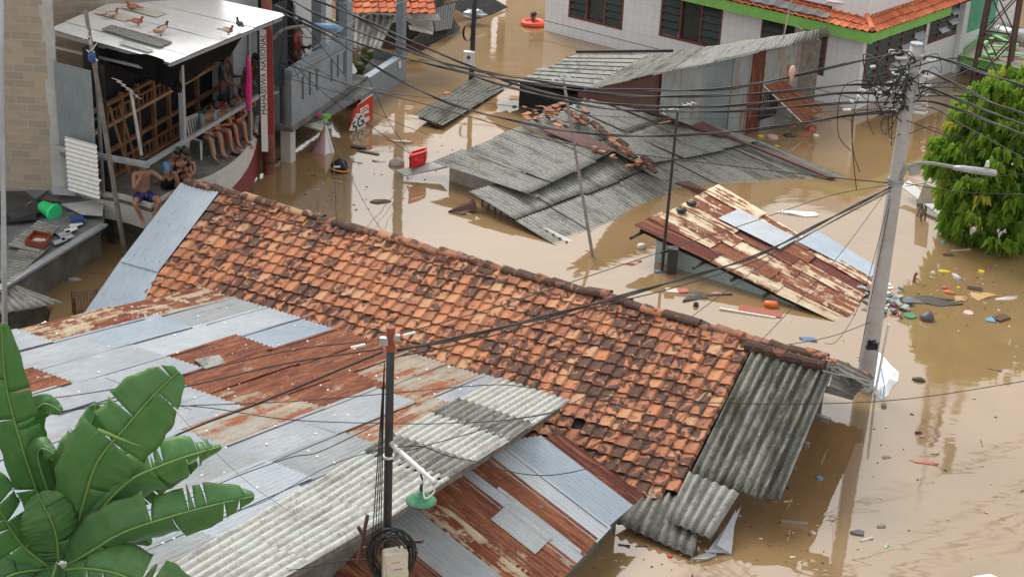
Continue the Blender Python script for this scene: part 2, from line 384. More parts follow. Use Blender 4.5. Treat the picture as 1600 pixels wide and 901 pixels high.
def wall(mb, pl, a0, a1, b0, b1, holes=(), depth=.14, r=0., mi=0, thick=None):
    """wall face with openings (a0,a1,b0,b1) and reveals"""
    A = sorted({a0, a1, *[h[0] for h in holes], *[h[1] for h in holes]}); B = sorted({b0, b1, *[h[2] for h in holes], *[h[3] for h in holes]})
    A = [a for a in A if a0-1e-6 <= a <= a1+1e-6]; B = [b for b in B if b0-1e-6 <= b <= b1+1e-6]
    for i in range(len(A)-1):
        for j in range(len(B)-1):
            ca, cb = (A[i]+A[i+1])/2, (B[j]+B[j+1])/2
            if any(h[0] < ca < h[1] and h[2] < cb < h[3] for h in holes): continue
            q = [(A[i], B[j]), (A[i+1], B[j]), (A[i+1], B[j+1]), (A[i], B[j+1])]
            mb.quad(*[pl.pt(a, b) for a, b in q], uv=q, r=r, mi=mi)
    for h in holes:
        for (p, q) in (((h[0], h[2]), (h[1], h[2])), ((h[1], h[2]), (h[1], h[3])), ((h[1], h[3]), (h[0], h[3])), ((h[0], h[3]), (h[0], h[2]))):
            mb.quad(pl.pt(*p), pl.pt(*q), pl.pt(*q, -depth), pl.pt(*p, -depth), uv=[p, q, (q[0], q[1]+.1), (p[0], p[1]+.1)], r=r, mi=mi)
def pbox(mb, pl, a0, a1, b0, b1, h0, h1, r=0., mi=0):
    mb.box(pl.pt(a0, b0, h0), pl.e1*(a1-a0), pl.e2*(b1-b0), pl.n*(h1-h0), r, mi)
# tiled plane
def x0_(c, tw): return c*tw
def tiles(mb, pl, a0, a1, rows, tw=.215, tl=.235, over=.05, lift=.034, skip=None, roll=.036, seed=1, jit=1.):
    """pl.e1 along the ridge, pl.e2 down the slope, pl.n outward"""
    rg = random.Random(seed); prof = [(0, .006), (.16, .0), (.42, .004), (.60, .016), (.74, roll), (.88, roll*.95), (1.0, .008), (1.06, -.004)]
    nx = int((a1-a0)/tw)
    for row in range(rows):
        for c in range(nx):
            x0 = a0+c*tw; y0 = row*tl+.012*noise.noise(Vector((x0_(c, tw)*.9, row*.7, seed)))*2; wz = .030*noise.noise(Vector((c*tw*.55, row*tl*.8, seed+5.)))
            if skip and skip(x0+tw/2, y0+tl/2): continue
            r = rg.random(); da = rg.gauss(0, .007)*jit; db = rg.gauss(0, .008)*jit; rot = rg.gauss(0, .018)*jit; el = abs(rg.gauss(0, .006))*jit
            base = len(mb.v); uvs = []
            for (t, lh) in ((0, 0.), (.5, .55), (1., 1.)):
                for (sx, hh) in prof:
                    yy = t*(tl+over); xx = sx*tw
                    mb.add([pl.pt(x0+xx+da-yy*rot, y0+yy+db+xx*rot-.012*math.sin(sx*math.pi)*t, hh+lift*lh+el*t+wz)]); uvs.append((xx+c*.37, yy+row*.41))
            for (sx, hh) in prof:
                yy = tl+over; xx = sx*tw
                mb.add([pl.pt(x0+xx+da-yy*rot, y0+yy+db+xx*rot-.012*math.sin(sx*math.pi), hh-.016+lift+el+wz)]); uvs.append((xx+c*.37, yy+row*.41+.02))
            n = len(prof)
            for k in range(3):
                for i in range(n-1):
                    idx = (base+k*n+i, base+k*n+i+1, base+(k+1)*n+i+1, base+(k+1)*n+i)
                    mb.face(idx, [uvs[q-base] for q in idx], r)
def deck(mb, pl, pts, h, th=.04, r=0., mi=0):
    mb.prism([pl.pt(a, b, h) for a, b in pts], -pl.n*th, r, mi)
# ================================================================ water
mb = MB(); n = 60
mb.quad((-500, -60, 0), (500, -60, 0), (500, 700, 0), (-500, 700, 0))
tag(mb.build('water', 'water'), 'brown flood water standing between the houses', kind='structure')
# ================================================================ tiled roof house (centre)
A0 = W(300, 287, 1.9); B0 = W(1325, 572, 1.9); U = unit(B0-A0); Nn = np.array([U[1], -U[0], 0.]); Nn = Nn if Nn[1] < 0 else -Nn
RL = np.linalg.norm(B0-A0); TP = rad(29); DS = Nn*math.cos(TP)-ZZ*math.sin(TP); DB = -Nn*math.cos(TP)-ZZ*math.sin(TP)
RP = Plane(A0, U, DS)
house = thing('tiled_roof_house', (A0+B0)/2*np.array([1, 1, 0]), 'long house flooded to the eaves under an orange clay tile roof with blackened tiles', 'house')
uL = RP.pix(345, 302)[0]; uR = RP.pix(1180, 547)[0]
mb = MB()
def tskip(x, y):
    s = y*.10
    return x > uR+.06*math.sin(y*9) or x < uL+.0 or (y > 3.1 and x > uR-.3) or abs(x-hole[0]) < .11 and abs(y-hole[1]) < .10
hole = RP.pix(912, 657)
tiles(mb, RP, uL, uR+.1, 14, skip=tskip, seed=4)
mb.build('roof_tiles', 'tile', house, smooth=False, solid=.0)
mb = MB(); dk = [(-.1, -.02), (RL-.35, -.02), (RL-.6, 2.7), (-.1, 3.1)]
deck(mb, RP, dk, -.035, .05)
mb.build('roof_underlay', 'dark', house)
RB = Plane(A0, U, DB); mb = MB()
tl_b = MB(); RBp = Plane(A0, U, DB)
if RBp.n[2] < 0: RBp.n = -RBp.n
tiles(tl_b, RBp, .1, RL-.1, 12, seed=9)
tl_b.build('rear_roof_tiles', 'tile', house)
# ridge caps
mb = MB(); rg = random.Random(3)
x = -.12
while x < RL-.55:
    ln = rg.uniform(.27, .40); r = rg.random(); base = len(mb.v); tilt = rg.gauss(0, .025); yo = rg.gauss(0, .018); zo = rg.uniform(.015, .045); R0 = rg.uniform(.085, .105)
    yaw = rg.gauss(0, .05)
    for t in (0, .06, 1.):
        R_ = R0*(1.0 if t < .5 else .86)
        for k in range(8):
            a = math.pi*(-.12+1.24*k/7)
            p = A0+U*(x+ln*1.15*t)+Nn*(math.cos(a)*R_*1.25+yo+yaw*t*ln)+ZZ*(math.sin(a)*R_*.72+zo+tilt*t-(.0 if t < .5 else .012))
            mb.add([p])
    for j in range(2):
        for k in range(7):
            i0 = base+j*8+k; mb.face((i0, i0+1, i0+9, i0+8), [(k*.04+x, j*.3), (k*.04+.04+x, j*.3), (k*.04+.04+x, j*.3+.3), (k*.04+x, j*.3+.3)], r)
    mb.face([base+k for k in range(8)], None, r)
    x += ln
# second course of loose caps lying under the ridge
x = .1
while x < RL-1.3:
    ln = rg.uniform(.22, .34); r = rg.random()
    if rg.random() < .8:
        q = RP.pt(x, .09+rg.gauss(0, .02), .035); mb.box(q, U*ln*.95+ZZ*rg.gauss(0, .02), DS*rg.uniform(.10, .15), RP.n*.018, r)
    x += ln
mb.build('ridge_tiles', 'tile_ridge', house, smooth=False)
# dark second ridge course at right end
mb = MB(); x = RP.pix(1172, 532)[0]+.0
for k in range(4):
    r = rg.random()*.2; p = RP.pt(x, .2, .06); q = RP.pt(x+.36, .17+rg.gauss(0, .01), .07+rg.uniform(-.01, .03))
    mb.tube([p, p+(q-p)*.08, q], [.10, .105, .085], 10, True, r); x += .33
tag(mb.build('ridge_cap', 'tile_ridge', house, smooth=False), 'blackened second row of ridge caps at the right end')
# blue-white sheet at the left end
def rq(*px, h=0.0): return [RP.P(x, y, h) for x, y in px]
mb = MB(); c = rq((287, 290), (343, 303), (232, 468), (186, 408), h=.05)
sheet(mb, RP.P(285, 289, .06), RP.P(344, 302, .05), RP.P(248, 428, .05), RP.P(190, 412, .06), amp=.008, r=.3)
sheet(mb, RP.P(193, 405, .04), RP.P(252, 420, .035), RP.P(224, 478, .03), RP.P(120, 512, .05), amp=.008, r=.6)
for (x, y) in ((250, 350), (267, 355), (290, 360), (212, 403), (229, 408), (252, 413), (195, 420), (163, 464), (181, 472), (199, 477)):
    p = RP.P(x, y, .085); mb.blob(p, .012, .012, .008, 6, 3, mi=1)
tag(mb.build('roof_sheet', ['galv_blue', 'rustiron'], house), 'pale blue corrugated metal sheet at the left end')
# asbestos at right end
mb = MB(); sheet(mb, RP.P(1180, 545, .05), RP.P(1291, 562, .03), RP.P(1192, 782, .02), RP.P(1080, 745, .045), pitch=.146, amp=.024, r=.2, seg=8, warp=.02)
tag(mb.build('asbestos_sheet', 'asb_moss', house, smooth=True, solid=.008), 'mossy grey corrugated sheets closing the right end')
mb = MB(); sheet(mb, RP.P(1284, 561, .0), RP.P(1304, 570, -.06), RP.P(1218, 776, -.08), RP.P(1186, 780, -.01), pitch=.146, amp=.022, r=.8, seg=8)
tag(mb.build('asbestos_sheet', 'asb_dark', house, smooth=True, solid=.008), 'drooping dark edge sheet beside the water')
mb = MB()
sheet(mb, RP.P(1000, 752, -.05), RP.P(1098, 790, -.05), W(1084, 872, .04), W(958, 816, .10), pitch=.146, amp=.024, r=.9, seg=8, warp=.03)
tag(mb.build('asbestos_sheet', 'asb_black', house, smooth=True, solid=.008), 'lowest blackened corrugated sheet over the front eave')
mb = MB()
sheet(mb, RP.P(1078, 742, .07), RP.P(1156, 774, .07), W(1110, 842, .24), W(1040, 812, .28), pitch=.146, amp=.024, r=.5, seg=8, warp=.03)
tag(mb.build('asbestos_sheet', 'asb_grey', house, smooth=True, solid=.008), 'pale loose corrugated sheet above the front eave')
mb = MB(); 
for (a, b, c_, d) in ((((1150, 795), .34), ((1143, 865), .02), ((1112, 858), .05), ((1120, 850), .15)), (((1158, 790), .36), ((1150, 812), .25), ((1136, 862), .04), ((1104, 862), .06)), (((1105, 862), .1), ((1078, 872), .06), ((1105, 872), .04), ((1120, 866), .03))):
    mb.prism([W(*a[0], a[1]), W(*b[0], b[1]), W(*c_[0], c_[1]), W(*d[0], d[1])], (0, 0, -.015), .3)
tag(mb.build('gutter_sheet', simple((165, 168, 175), .35), house), 'bent loose grey metal sheet hanging at the corner')
# walls
pe = W(1178, 800, 0); G = RP.pt(RL-1.0, 0, 0); wl = MB()
gR = G*np.array([1, 1, 0]); gF = gR+Nn*2.35; gB = gR-Nn*2.3
wl.prism([gF, gB, [*gB[:2], .62], [*gR[:2], 1.78], [*gF[:2], .46]], -U*.12, .2)
fl = A0*np.array([1, 1, 0])+U*.2+Nn*2.35; wl.box(fl, gF-fl, -Nn*.12, ZZ*.42)
bl = A0*np.array([1, 1, 0])+U*.2-Nn*2.3; wl.box(bl, gB-bl, Nn*.12, ZZ*.4); 
lf = A0*np.array([1, 1, 0])+U*.2; wl.prism([lf+Nn*2.35, lf-Nn*2.3, lf-Nn*2.3+ZZ*.5, lf+ZZ*1.7, lf+Nn*2.35+ZZ*.4], U*.12)
wl.build('wall', 'redwall', house)
mb = MB()
for (a, b, c_) in ((.05, .15, .5), (.45, .2, .55), (.95, .1, .45), (1.5, .12, .3), (2.0, .05, .35)):
    p = RP.pt(RL-.5, a, -.13); mb.beam(p, p+U*(b+c_)+ZZ*random.uniform(-.05, .02), .07, .09)
p = RP.pt(RL-.3, .1, .02)
for k in range(11):
    q = p+U*(k*.05)+Nn*(random.uniform(-.1, .25)); mb.box(q, U*random.uniform(.12, .42)+Nn*random.uniform(-.1, .12)+ZZ*random.uniform(-.14, -.0), Nn*random.uniform(.03, .09), ZZ*.02, random.random())
sheet(mb, RP.pt(RL-.2, -.05, .03), RP.pt(RL-.15, .45, -.02), RP.pt(RL+.25, .45, -.12), RP.pt(RL+.45, .05, -.05), r=.2)
mb.build('rafter_end', 'conc_dark', house)
# ================================================================ tin roof house A (left front)
zA = 1.06; tA = rad(12.2); oA = W(510, 520, zA); DA = Nn*math.cos(tA)+ZZ*math.sin(tA)
AP = Plane(oA, U, DA)
hA = thing('tin_roof_house', AP.pt(-1, 3)*np.array([1, 1, 0]), 'front house with a patchwork roof of silver and rusty corrugated sheets behind the banana plant', 'house')
regA = [('rust', [(0, 610), (60, 590), (120, 610), (40, 650), (0, 650)]), ('galv_brown', [(560, 640), (640, 610), (700, 640), (600, 690)]), ('rust_flaky', [(60, 535), (190, 490), (270, 463), (335, 478), (320, 488), (215, 522), (100, 548)]),
        ('rust_dark', [(0, 575), (75, 562), (88, 572), (30, 590), (0, 590)]),
        ('rust', [(175, 570), (270, 537), (355, 566), (370, 585), (300, 600), (215, 590)]),
        ('rust', [(430, 560), (500, 528), (610, 530), (640, 560), (560, 610), (460, 625), (340, 600)]),
        ('galv_brown', [(285, 625), (420, 580), (470, 600), (560, 590), (620, 555), (700, 575), (740, 592), (640, 632), (560, 610), (400, 672), (330, 660)]),
        ('rust', [(50, 655), (140, 640), (150, 680), (60, 700)]),
        ('rust', [(375, 755), (420, 735), (455, 745), (400, 772)]),
        ('galv_dull', [(230, 600), (300, 580), (345, 575), (340, 600), (260, 610)]),
        ('galv_dull', [(200, 520), (330, 480), (380, 490), (300, 520)]),
        ('galv_dull', [(400, 745), (520, 690), (560, 700), (460, 760)])]
def inpoly(x, y, pts):
    c_ = False; j = len(pts)-1
    for i in range(len(pts)):
        (xi, yi), (xj, yj) = pts[i], pts[j]
        if (yi > y) != (yj > y) and x < (xj-xi)*(y-yi)/(yj-yi)+xi: c_ = not c_
        j = i
    return c_
a_l = AP.pix(262, 463); a_r = AP.pix(800, 604)
rg = random.Random(11)
SL = [AP.pix(*p) for p in ((790, 600), (643, 676), (478, 777), (285, 890), (90, 1010), (-250, 1230))]
SR = [AP.pix(*p) for p in ((886, 637), (758, 722), (625, 806), (400, 940), (180, 1075), (-120, 1270))]
def strip_a(b):
    for (a_0, b_0), (a_1, b_1) in zip(SL, SL[1:]):
        if b <= b_1: return a_0+(a_1-a_0)*max(0, (b-b_0))/(b_1-b_0)
    return SL[-1][0]
x = AP.pix(255, 466)[0]; ns = 0; xl = x; amax = max(p[0] for p in SL)
while x < amax-.3:
    wdt = .74; b = -.12+rg.uniform(-.04, .04); k = 0
    while strip_a(b+.35) < x and b < 9: b += .3
    while b < 9.8:
        ln = rg.choice((1.8, 2.1, 2.4)); b1 = b+ln
        px, py, _ = PJ(AP.pt(x+wdt/2, (b+b1)/2))
        if px < -260 or py > 1150: b = b1; continue
        mat = 'galv'; votes = {}
        for fa in (.2, .5, .8):
            for fb in (.15, .38, .62, .85):
                qx, qy, _ = PJ(AP.pt(x+wdt*fa, b+ln*fb))
                for nm, pg in regA:
                    if inpoly(qx, qy, pg): votes[nm] = votes.get(nm, 0)+1; break
        if votes:
            nm = max(votes, key=votes.get)
            if votes[nm] >= 5: mat = nm
        if mat == 'galv': mat = rg.choice(('galv', 'galv', 'galv_blue', 'galv_pale', 'galv_dull' if rg.random() < .5 else 'galv'))
        mb = MB(); h0 = .012*(k % 2)+.005*((ns+k) % 3)+.006
        sheet(mb, AP.pt(x-.03, b-.10, .008+h0+.012), AP.pt(x+wdt+.03, b-.10, h0+.02), AP.pt(x+wdt+.03, b1, h0), AP.pt(x-.03, b1, h0-.004), pitch=.09, amp=.014, ragged=.03, warp=.014)
        for q in range(3):
            s1, s2 = rg.random(), rg.random(); mb.blob(AP.pt(x+wdt*s1, b+ln*s2, .045), .022, .022, .010, 7, 3, mi=1)
        o = mb.build('roof_sheet', [mat, 'white'], hA)
        if 'rust' in mat: o['label'] = 'rusty corrugated roof sheet'
        b = b1; k += 1
    x += wdt; ns += 1
mb = MB(); deck(mb, AP, [(xl+.05, -.0), (SL[0][0]+.2, -.0)]+[(a+.25, b) for a, b in SL[1:]]+[(xl+.05, SL[-1][1])], -.03, .05)
mb.build('roof_frame', 'dark', hA)
def lerp2(L, b):
    for (a_0, b_0), (a_1, b_1) in zip(L, L[1:]):
        if b <= b_1 or (a_1, b_1) == L[-1]: return a_0+(a_1-a_0)*(b-b_0)/(b_1-b_0)
b = SR[0][1]+.0; bL = SL[0][1]
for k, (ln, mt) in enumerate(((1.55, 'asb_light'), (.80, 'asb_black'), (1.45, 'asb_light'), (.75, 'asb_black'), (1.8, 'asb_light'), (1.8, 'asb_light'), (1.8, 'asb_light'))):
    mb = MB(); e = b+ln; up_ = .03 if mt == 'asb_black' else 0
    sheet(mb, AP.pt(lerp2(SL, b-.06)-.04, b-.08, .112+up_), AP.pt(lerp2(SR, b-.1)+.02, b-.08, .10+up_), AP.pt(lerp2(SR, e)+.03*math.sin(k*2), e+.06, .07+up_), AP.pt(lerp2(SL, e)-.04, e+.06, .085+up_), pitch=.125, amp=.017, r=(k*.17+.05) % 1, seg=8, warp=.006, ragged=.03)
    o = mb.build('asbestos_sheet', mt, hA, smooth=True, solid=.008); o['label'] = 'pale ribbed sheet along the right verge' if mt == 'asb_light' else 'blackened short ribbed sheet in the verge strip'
    b = e
mb = MB()
for (a_0, b_0), (a_1, b_1) in zip(SR, SR[1:]): mb.beam(AP.pt(a_0-.1, b_0+.1, -.02), AP.pt(a_1-.1, b_1+.1, -.02), .05, .10)
mb.build('verge_board', 'wood_old', hA)
mb = MB()
wp = [AP.pt(a-.75, b, -.06) for a, b in SR]
for p, q in zip(wp, wp[1:]): mb.prism([[p[0], p[1], -.2], [q[0], q[1], -.2], q, p], -U*.1)
p = AP.pt(xl+.25, .35, -.08); mb.prism([[p[0], p[1], -.2], [wp[0][0], wp[0][1], -.2], wp[0], p], Nn*.1)
p2 = AP.pt(xl+.25, 9.3, -.08); mb.prism([[p[0], p[1], -.2], [p2[0], p2[1], -.2], p2, p], U*.1)
mb.build('wall', 'conc_dark', hA)
# loose plate lying on roof A
mb = MB(); mb.prism([AP.P(303, 568, .06), AP.P(342, 560, .05), AP.P(352, 573, .05), AP.P(320, 583, .06)], AP.n*.02, .5)
tag(mb.build('roof_patch', 'asb_grey', None), 'small grey flat board lying loose on the silver and rusty roof', 'board')
# ================================================================ roof B (lower, front centre)
pB = W(1000, 777, .52)
def slope_img(t):
    s = W(850, 730, 1.1); e = s+U*math.cos(t)-ZZ*math.sin(t); a, b, _ = PJ(e); return (b-730)/(a-850)
tB = min([rad(q*.5) for q in range(0, 90)], key=lambda t: abs(slope_img(t)-.76))
DBs = U*math.cos(tB)-ZZ*math.sin(tB); BP = Plane(pB, Nn, DBs)
hB = thing('rusty_roof_shed', BP.pt(1.5, -1)*np.array([1, 1, 0]), 'low shed below the pale ribbed verge, its silver and rusty sheets sloping toward the water', 'shed')
matsB = ['rust_dark', 'galv_blue', 'galv_pale', 'rust', 'galv', 'rust', 'rust_flaky', 'galv_dull', 'rust', 'rust_dark']
def zA_(p): return AP.o[2]-((p[0]-AP.o[0])*AP.n[0]+(p[1]-AP.o[1])*AP.n[1])/AP.n[2]
def TBt(x):
    t = -.6
    while t > -5.5:
        p = BP.pt(x, t)
        if p[2] > zA_(p)-.16: break
        t -= .05
    return t
x = -.02
wB = (.36, .70, .40, .42, .30, .66, .5, .7, .7, .7)
for k, (mt, wd_) in enumerate(zip(matsB, wB)):
    mb = MB(); hh = .010*(k % 2)
    sheet(mb, BP.pt(x-.03, TBt(x), hh+.02), BP.pt(x+wd_+.03, TBt(x+wd_), hh+.01), BP.pt(x+wd_+.03, rg.uniform(-.04, .04), hh), BP.pt(x-.03, rg.uniform(-.04, .04), hh+.01), pitch=.09, amp=.014, r=rg.random(), warp=.015)
    o = mb.build('roof_sheet', mt, hB)
    if 'rust' in mt: o['label'] = 'rusty brown corrugated roof sheet'
    x += wd_
mb = MB(); deck(mb, BP, [(.05, TBt(.05)), (x, TBt(x)), (x, -.12), (.05, -.12)], -.03, .05); mb.build('roof_frame', 'dark', hB)
mb = MB(); q = BP.pt(.2, -.25, -.1); q2 = BP.pt(x-.1, -.25, -.1)
mb.prism([[q[0], q[1], -.2], [q2[0], q2[1], -.2], q2, q], -U*.1); mb.build('wall', 'conc_dark', hB)
mb = MB()
# galvanised pieces on B's rust (small patch sheets)
sheet(mb, BP.pt(2.0, -1.3, .04), BP.pt(2.5, -1.3, .04), BP.pt(2.5, -.5, .035), BP.pt(2.0, -.5, .035), r=.8)
o = mb.build('roof_sheet', 'galv_dull', hB); o['label'] = 'short silver patch sheet'
# ================================================================ grey roof complex C
hC = thing('grey_sheet_roof_house', W(930, 270, 0), 'sunken house whose wide grey corrugated roof dips into the water in the centre', 'house')
def multi(mbn, parent, quad, nx, ny, mat, pitch=.11, amp=.013, lap=.08, lift=.034, rag=.07, seed=1, lab=None, skipc=(), sm=True, seg=4):
    """quad corners (c00,c10,c11,c01) of world points; sheets nx across ny along"""
    rg = random.Random(seed); c00, c10, c11, c01 = [np.array(q, float) for q in quad]; nrm = unit(np.cross(c10-c00, c01-c00)); nrm = nrm if nrm[2] > 0 else -nrm
    L = np.linalg.norm(c01-c00); Wd = np.linalg.norm(c10-c00)
    P = lambda s, t, h: c00*(1-s)*(1-t)+c10*s*(1-t)+c11*s*t+c01*(1-s)*t+nrm*h
    for j in range(ny):
        for i in range(nx):
            if (i, j) in skipc: continue
            mb = MB(); s0, s1 = i/nx-.02/Wd, (i+1)/nx+.03/Wd; t0, t1 = j/ny-rg.uniform(0, rag)/L, (j+1)/ny+lap/L
            h = lift*(ny-j)*.6+.012*(i % 2)+rg.uniform(0, .012)
            sheet(mb, P(s0, t0, h), P(s1, t0, h-.01), P(s1, t1, h-.0+.012), P(s0, t1, h+.012+rg.uniform(0, .012)), pitch=pitch, amp=amp, r=rg.random(), ragged=rag, warp=.03, seg=seg)
            o = mb.build(mbn, mat if isinstance(mat, str) else rg.choice(mat), parent, smooth=sm, solid=.006)
            if lab: o['label'] = lab
# lower bay, dips into the water
C2 = [W(733, 303, .30), W(958, 232, .45), W(1060, 300, -.08), W(878, 392, -.08)]
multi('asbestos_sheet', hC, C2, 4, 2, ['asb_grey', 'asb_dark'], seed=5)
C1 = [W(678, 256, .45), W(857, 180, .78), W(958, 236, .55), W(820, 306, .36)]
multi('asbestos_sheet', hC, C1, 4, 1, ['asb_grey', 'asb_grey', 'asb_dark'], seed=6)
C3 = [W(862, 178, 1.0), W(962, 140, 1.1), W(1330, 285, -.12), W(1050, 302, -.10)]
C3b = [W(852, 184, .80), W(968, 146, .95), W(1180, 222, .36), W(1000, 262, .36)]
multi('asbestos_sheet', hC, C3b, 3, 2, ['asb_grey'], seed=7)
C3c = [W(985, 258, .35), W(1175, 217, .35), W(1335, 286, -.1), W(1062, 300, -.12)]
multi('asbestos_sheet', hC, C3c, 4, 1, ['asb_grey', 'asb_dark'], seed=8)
# wall below the left edge
mb = MB(); a = W(700, 285, 0); b = W(820, 322, 0); a = np.array(C1[0])*[1, 1, 0]+np.array([.35, .15, 0]); b = np.array(C1[3])*[1, 1, 0]+np.array([.25, .15, 0])
mb.prism([a-ZZ*.2, b-ZZ*.2, b+ZZ*.30, a+ZZ*.40], (.1, .1, 0))
a2 = np.array(C2[0])*[1, 1, 0]+np.array([.3, .1, 0]); b2 = np.array(C2[3])*[1, 1, 0]+np.array([.1, .3, 0])
mb.prism([a2-ZZ*.2, b2-ZZ*.2, b2+ZZ*.0, a2+ZZ*.25], (.1, .1, 0)); mb.build('wall', 'plaster_dirty', hC)
mb = MB(); 
for k in range(14):
    t = k/13; p = a2*(1-t)+b2*t; mb.box(p-[.03, .03, 0], (.05, .0, 0), (0, .04, 0), (0, 0, .22*(1-t)+.03), random.random())
mb.build('slat_wall', 'wood_old', hC)
mb = MB(); mb.prism([W(700, 331, .0), W(740, 312, .2), W(745, 326, .08), W(722, 336, 0)], (0, 0, .02)); mb.prism([W(742, 316, .22), W(700, 330, .03), W(706, 332, 0), W(742, 330, .05)], (.02, .02, 0))
mb.build('flashing', 'redwall', hC)
mb = MB()
mb.prism([W(848, 205, .80), W(892, 202, .80), W(965, 237, .58), W(925, 236, .58)], ZZ*.03)
mb.prism([W(955, 150, .98), W(1040, 167, .85), W(1140, 212, .5), W(1125, 215, .5), W(1010, 176, .82)], ZZ*.05)
mb.prism([W(1055, 287, .1), W(1075, 284, .2), W(1112, 302, .15), W(1095, 306, .02)], ZZ*.03)
mb.prism([W(1128, 212, .52), W(1134, 212, .52), W(1306, 280, .02), W(1298, 281, .02)], ZZ*.05)
mb.build('flashing', 'redwall', hC)
def seampt(t): return W(882+(1010-882)*t, 172+(262-172)*t, 1.0-.5*t)
mb = MB(); rg = random.Random(21)
for k in range(60):
    if k % 4 == 3: continue
    if k < 26: c = W(rg.gauss(868, 26), rg.gauss(180, 9), .86); 
    elif k < 44: t = rg.random(); c = W(830+110*t+rg.gauss(0, 5), 188-40*t+rg.gauss(0, 4), .98)
    else: t = rg.random(); c = W(930+85*t+rg.gauss(0, 5), 235+30*t+rg.gauss(0, 3), .66-.2*t)
    a = rg.uniform(0, 3.14); s = rg.uniform(.07, .16); d = np.array([math.cos(a), math.sin(a), rg.uniform(-.25, .25)]); e = np.array([-math.sin(a), math.cos(a), rg.uniform(-.25, .25)])
    mb.box(c, d*s*1.4, e*s, np.array([0, 0, .025]), rg.random())
tag(mb.build('broken_tiles', 'tile', hC), 'heap of broken orange clay tiles along the ridge')
mb = MB()
for k in range(16):
    t = k/15; c = seampt(t)
    mb.box(c+[rg.gauss(0, .06), rg.gauss(0, .06), .02], np.array([.26, -.2, -.12])*rg.uniform(.6, 1), np.array([.1, .13, 0])*rg.uniform(.6, 1.2), ZZ*.04, rg.random())
mb.build('ridge_tiles', 'tile_ridge', hC)
# slatted flat roof E behind
hE = thing('slatted_roof_shed', W(900, 120, 0), 'flat low shed roof of overlapping grey boards in front of the white tiled wall', 'shed')
E4 = [W(800, 128, .75), W(894, 88, .80), W(1035, 88, 1.1), W(935, 142, 1.0)]
nE = 8; rg = random.Random(5)
P = lambda s, t, h: E4[0]*(1-s)*(1-t)+E4[1]*s*(1-t)+E4[2]*s*t+E4[3]*(1-s)*t+ZZ*h
for k in range(nE):
    mb = MB(); s0, s1 = k/nE, (k+1.25)/nE
    j = rg.uniform(-.03, .06)
    mb.prism([P(s0, j, .035), P(s1, j, 0.0), P(s1, 1, .0), P(s0, 1, .035)], ZZ*.015, rg.random())
    mb.build('roof_board', 'asb_grey', hE)
mb = MB(); mb.beam(P(1.1, -.02, .06), P(1.1, 1.05, .06), .08, .07); mb.build('edge_beam', 'slate_dark', hE)
mb = MB()
f = np.array(P(0, 0, 0))*[1, 1, 0]; g = np.array(P(0, 1, 0))*[1, 1, 0]; i_ = np.array(P(1, 1, 0))*[1, 1, 0]; j_ = np.array(P(1, 0, 0))*[1, 1, 0]
mb.prism([f+(.2, .2, 0), g+(-.1, .2, 0), i_+(-.2, 0, 0), j_+(.2, 0, 0)], ZZ*.68); mb.build('wall', 'dark', hE)  # near-black block standing in for the shaded opening below the roof
for k in range(3):
    mb = MB(); p = P(-.1+k*.14, -.28+.1*k, -.15); sheet(mb, P(.0+k*.2, -.3+.08*k, -.35), P(.35+k*.2, -.3+.08*k, -.3), P(.35+k*.2, .1, .02), P(.0+k*.2, .1, .02), pitch=.11, amp=.012, r=rg.random())
    mb.build('asbestos_sheet', 'asb_dark', hE, solid=.006)
# floating roof strip F
mb = MB(); sheet(mb, W(645, 180, .22), W(690, 198, .10), W(790, 138, .02), W(742, 122, .12), pitch=.11, amp=.013, r=.3, ragged=.05)
for k in range(3): mb.beam(W(655+k*10, 184+k*4, .14), W(670+k*9, 190+k*4, .05), .05, .04, mi=1)
tag(mb.build('sunken_roof', ['asb_dark', 'rustiron'], None, solid=.008), 'narrow grey ribbed roof strip barely above the water at the alley mouth', 'roof')
# ================================================================ rusty shed D
hD = thing('tin_walled_shed', W(1200, 190, 0), 'shed with blue grey and rusty tin walls under a sloping grey roof', 'shed')
d0 = W(1141, 217, 0); d1 = W(1277, 177, 0); dd = unit(d1-d0); dL = d0-dd*((1141-1000)/59.*1.18)
DP = wall_plane(dL, d1)
near0 = DP.P(905, 140, .15); near1 = DP.P(1288, 56, .15)
sA = DP.pix(1031, 180)[0]; sB = DP.pix(1141, 180)[0]; sE = DP.pix(1276, 120)[0]; s00 = DP.pix(900, 150)[0]
def topz(s):
    t = (s-s00)/(sE-s00); return near0[2]*(1-t)+near1[2]*t
def wz_(x): return -.1 if x > 1138 else DP.pix(x, 176+(x-1031)*.37)[1]
seq = [(1031, 1060, 'tin_wall'), (1060, 1096, 'tin_wall'), (1096, 1145, 'tin_grey'), (1140, 1166, 'tin_wall'), (1166, 1190, 'rust_dark'), (1188, 1216, 'tin_wall'), (1214, 1240, 'tin_wall')]
for k, (xa, xb, mt) in enumerate(seq):
    a = DP.pix(xa, 150)[0]; b = DP.pix(xb, 150)[0]; mb = MB(); h = .012*(k % 2)
    sheet(mb, DP.pt(a, topz(a)-.06, h), DP.pt(b+.05, topz(b)-.06, h), DP.pt(b+.05, wz_(xb), h+.01), DP.pt(a, wz_(xa), h+.01), r=(.1+k*.13) % 1, warp=.02)
    o = mb.build('wall_sheet', mt, hD)
    if mt == 'rust_dark': o['label'] = 'dark red rusted wall sheet'
mb = MB(); a = DP.pix(1240, 120)[0]; sheet(mb, DP.pt(a, topz(a)-.08, 0), DP.pt(sE, topz(sE)-.08, 0), DP.pt(sE+.0, -.05, 0), DP.pt(a, -.05, 0), pitch=.06, amp=.006, r=.4)
mb.build('wall_board', 'wood_old', hD)
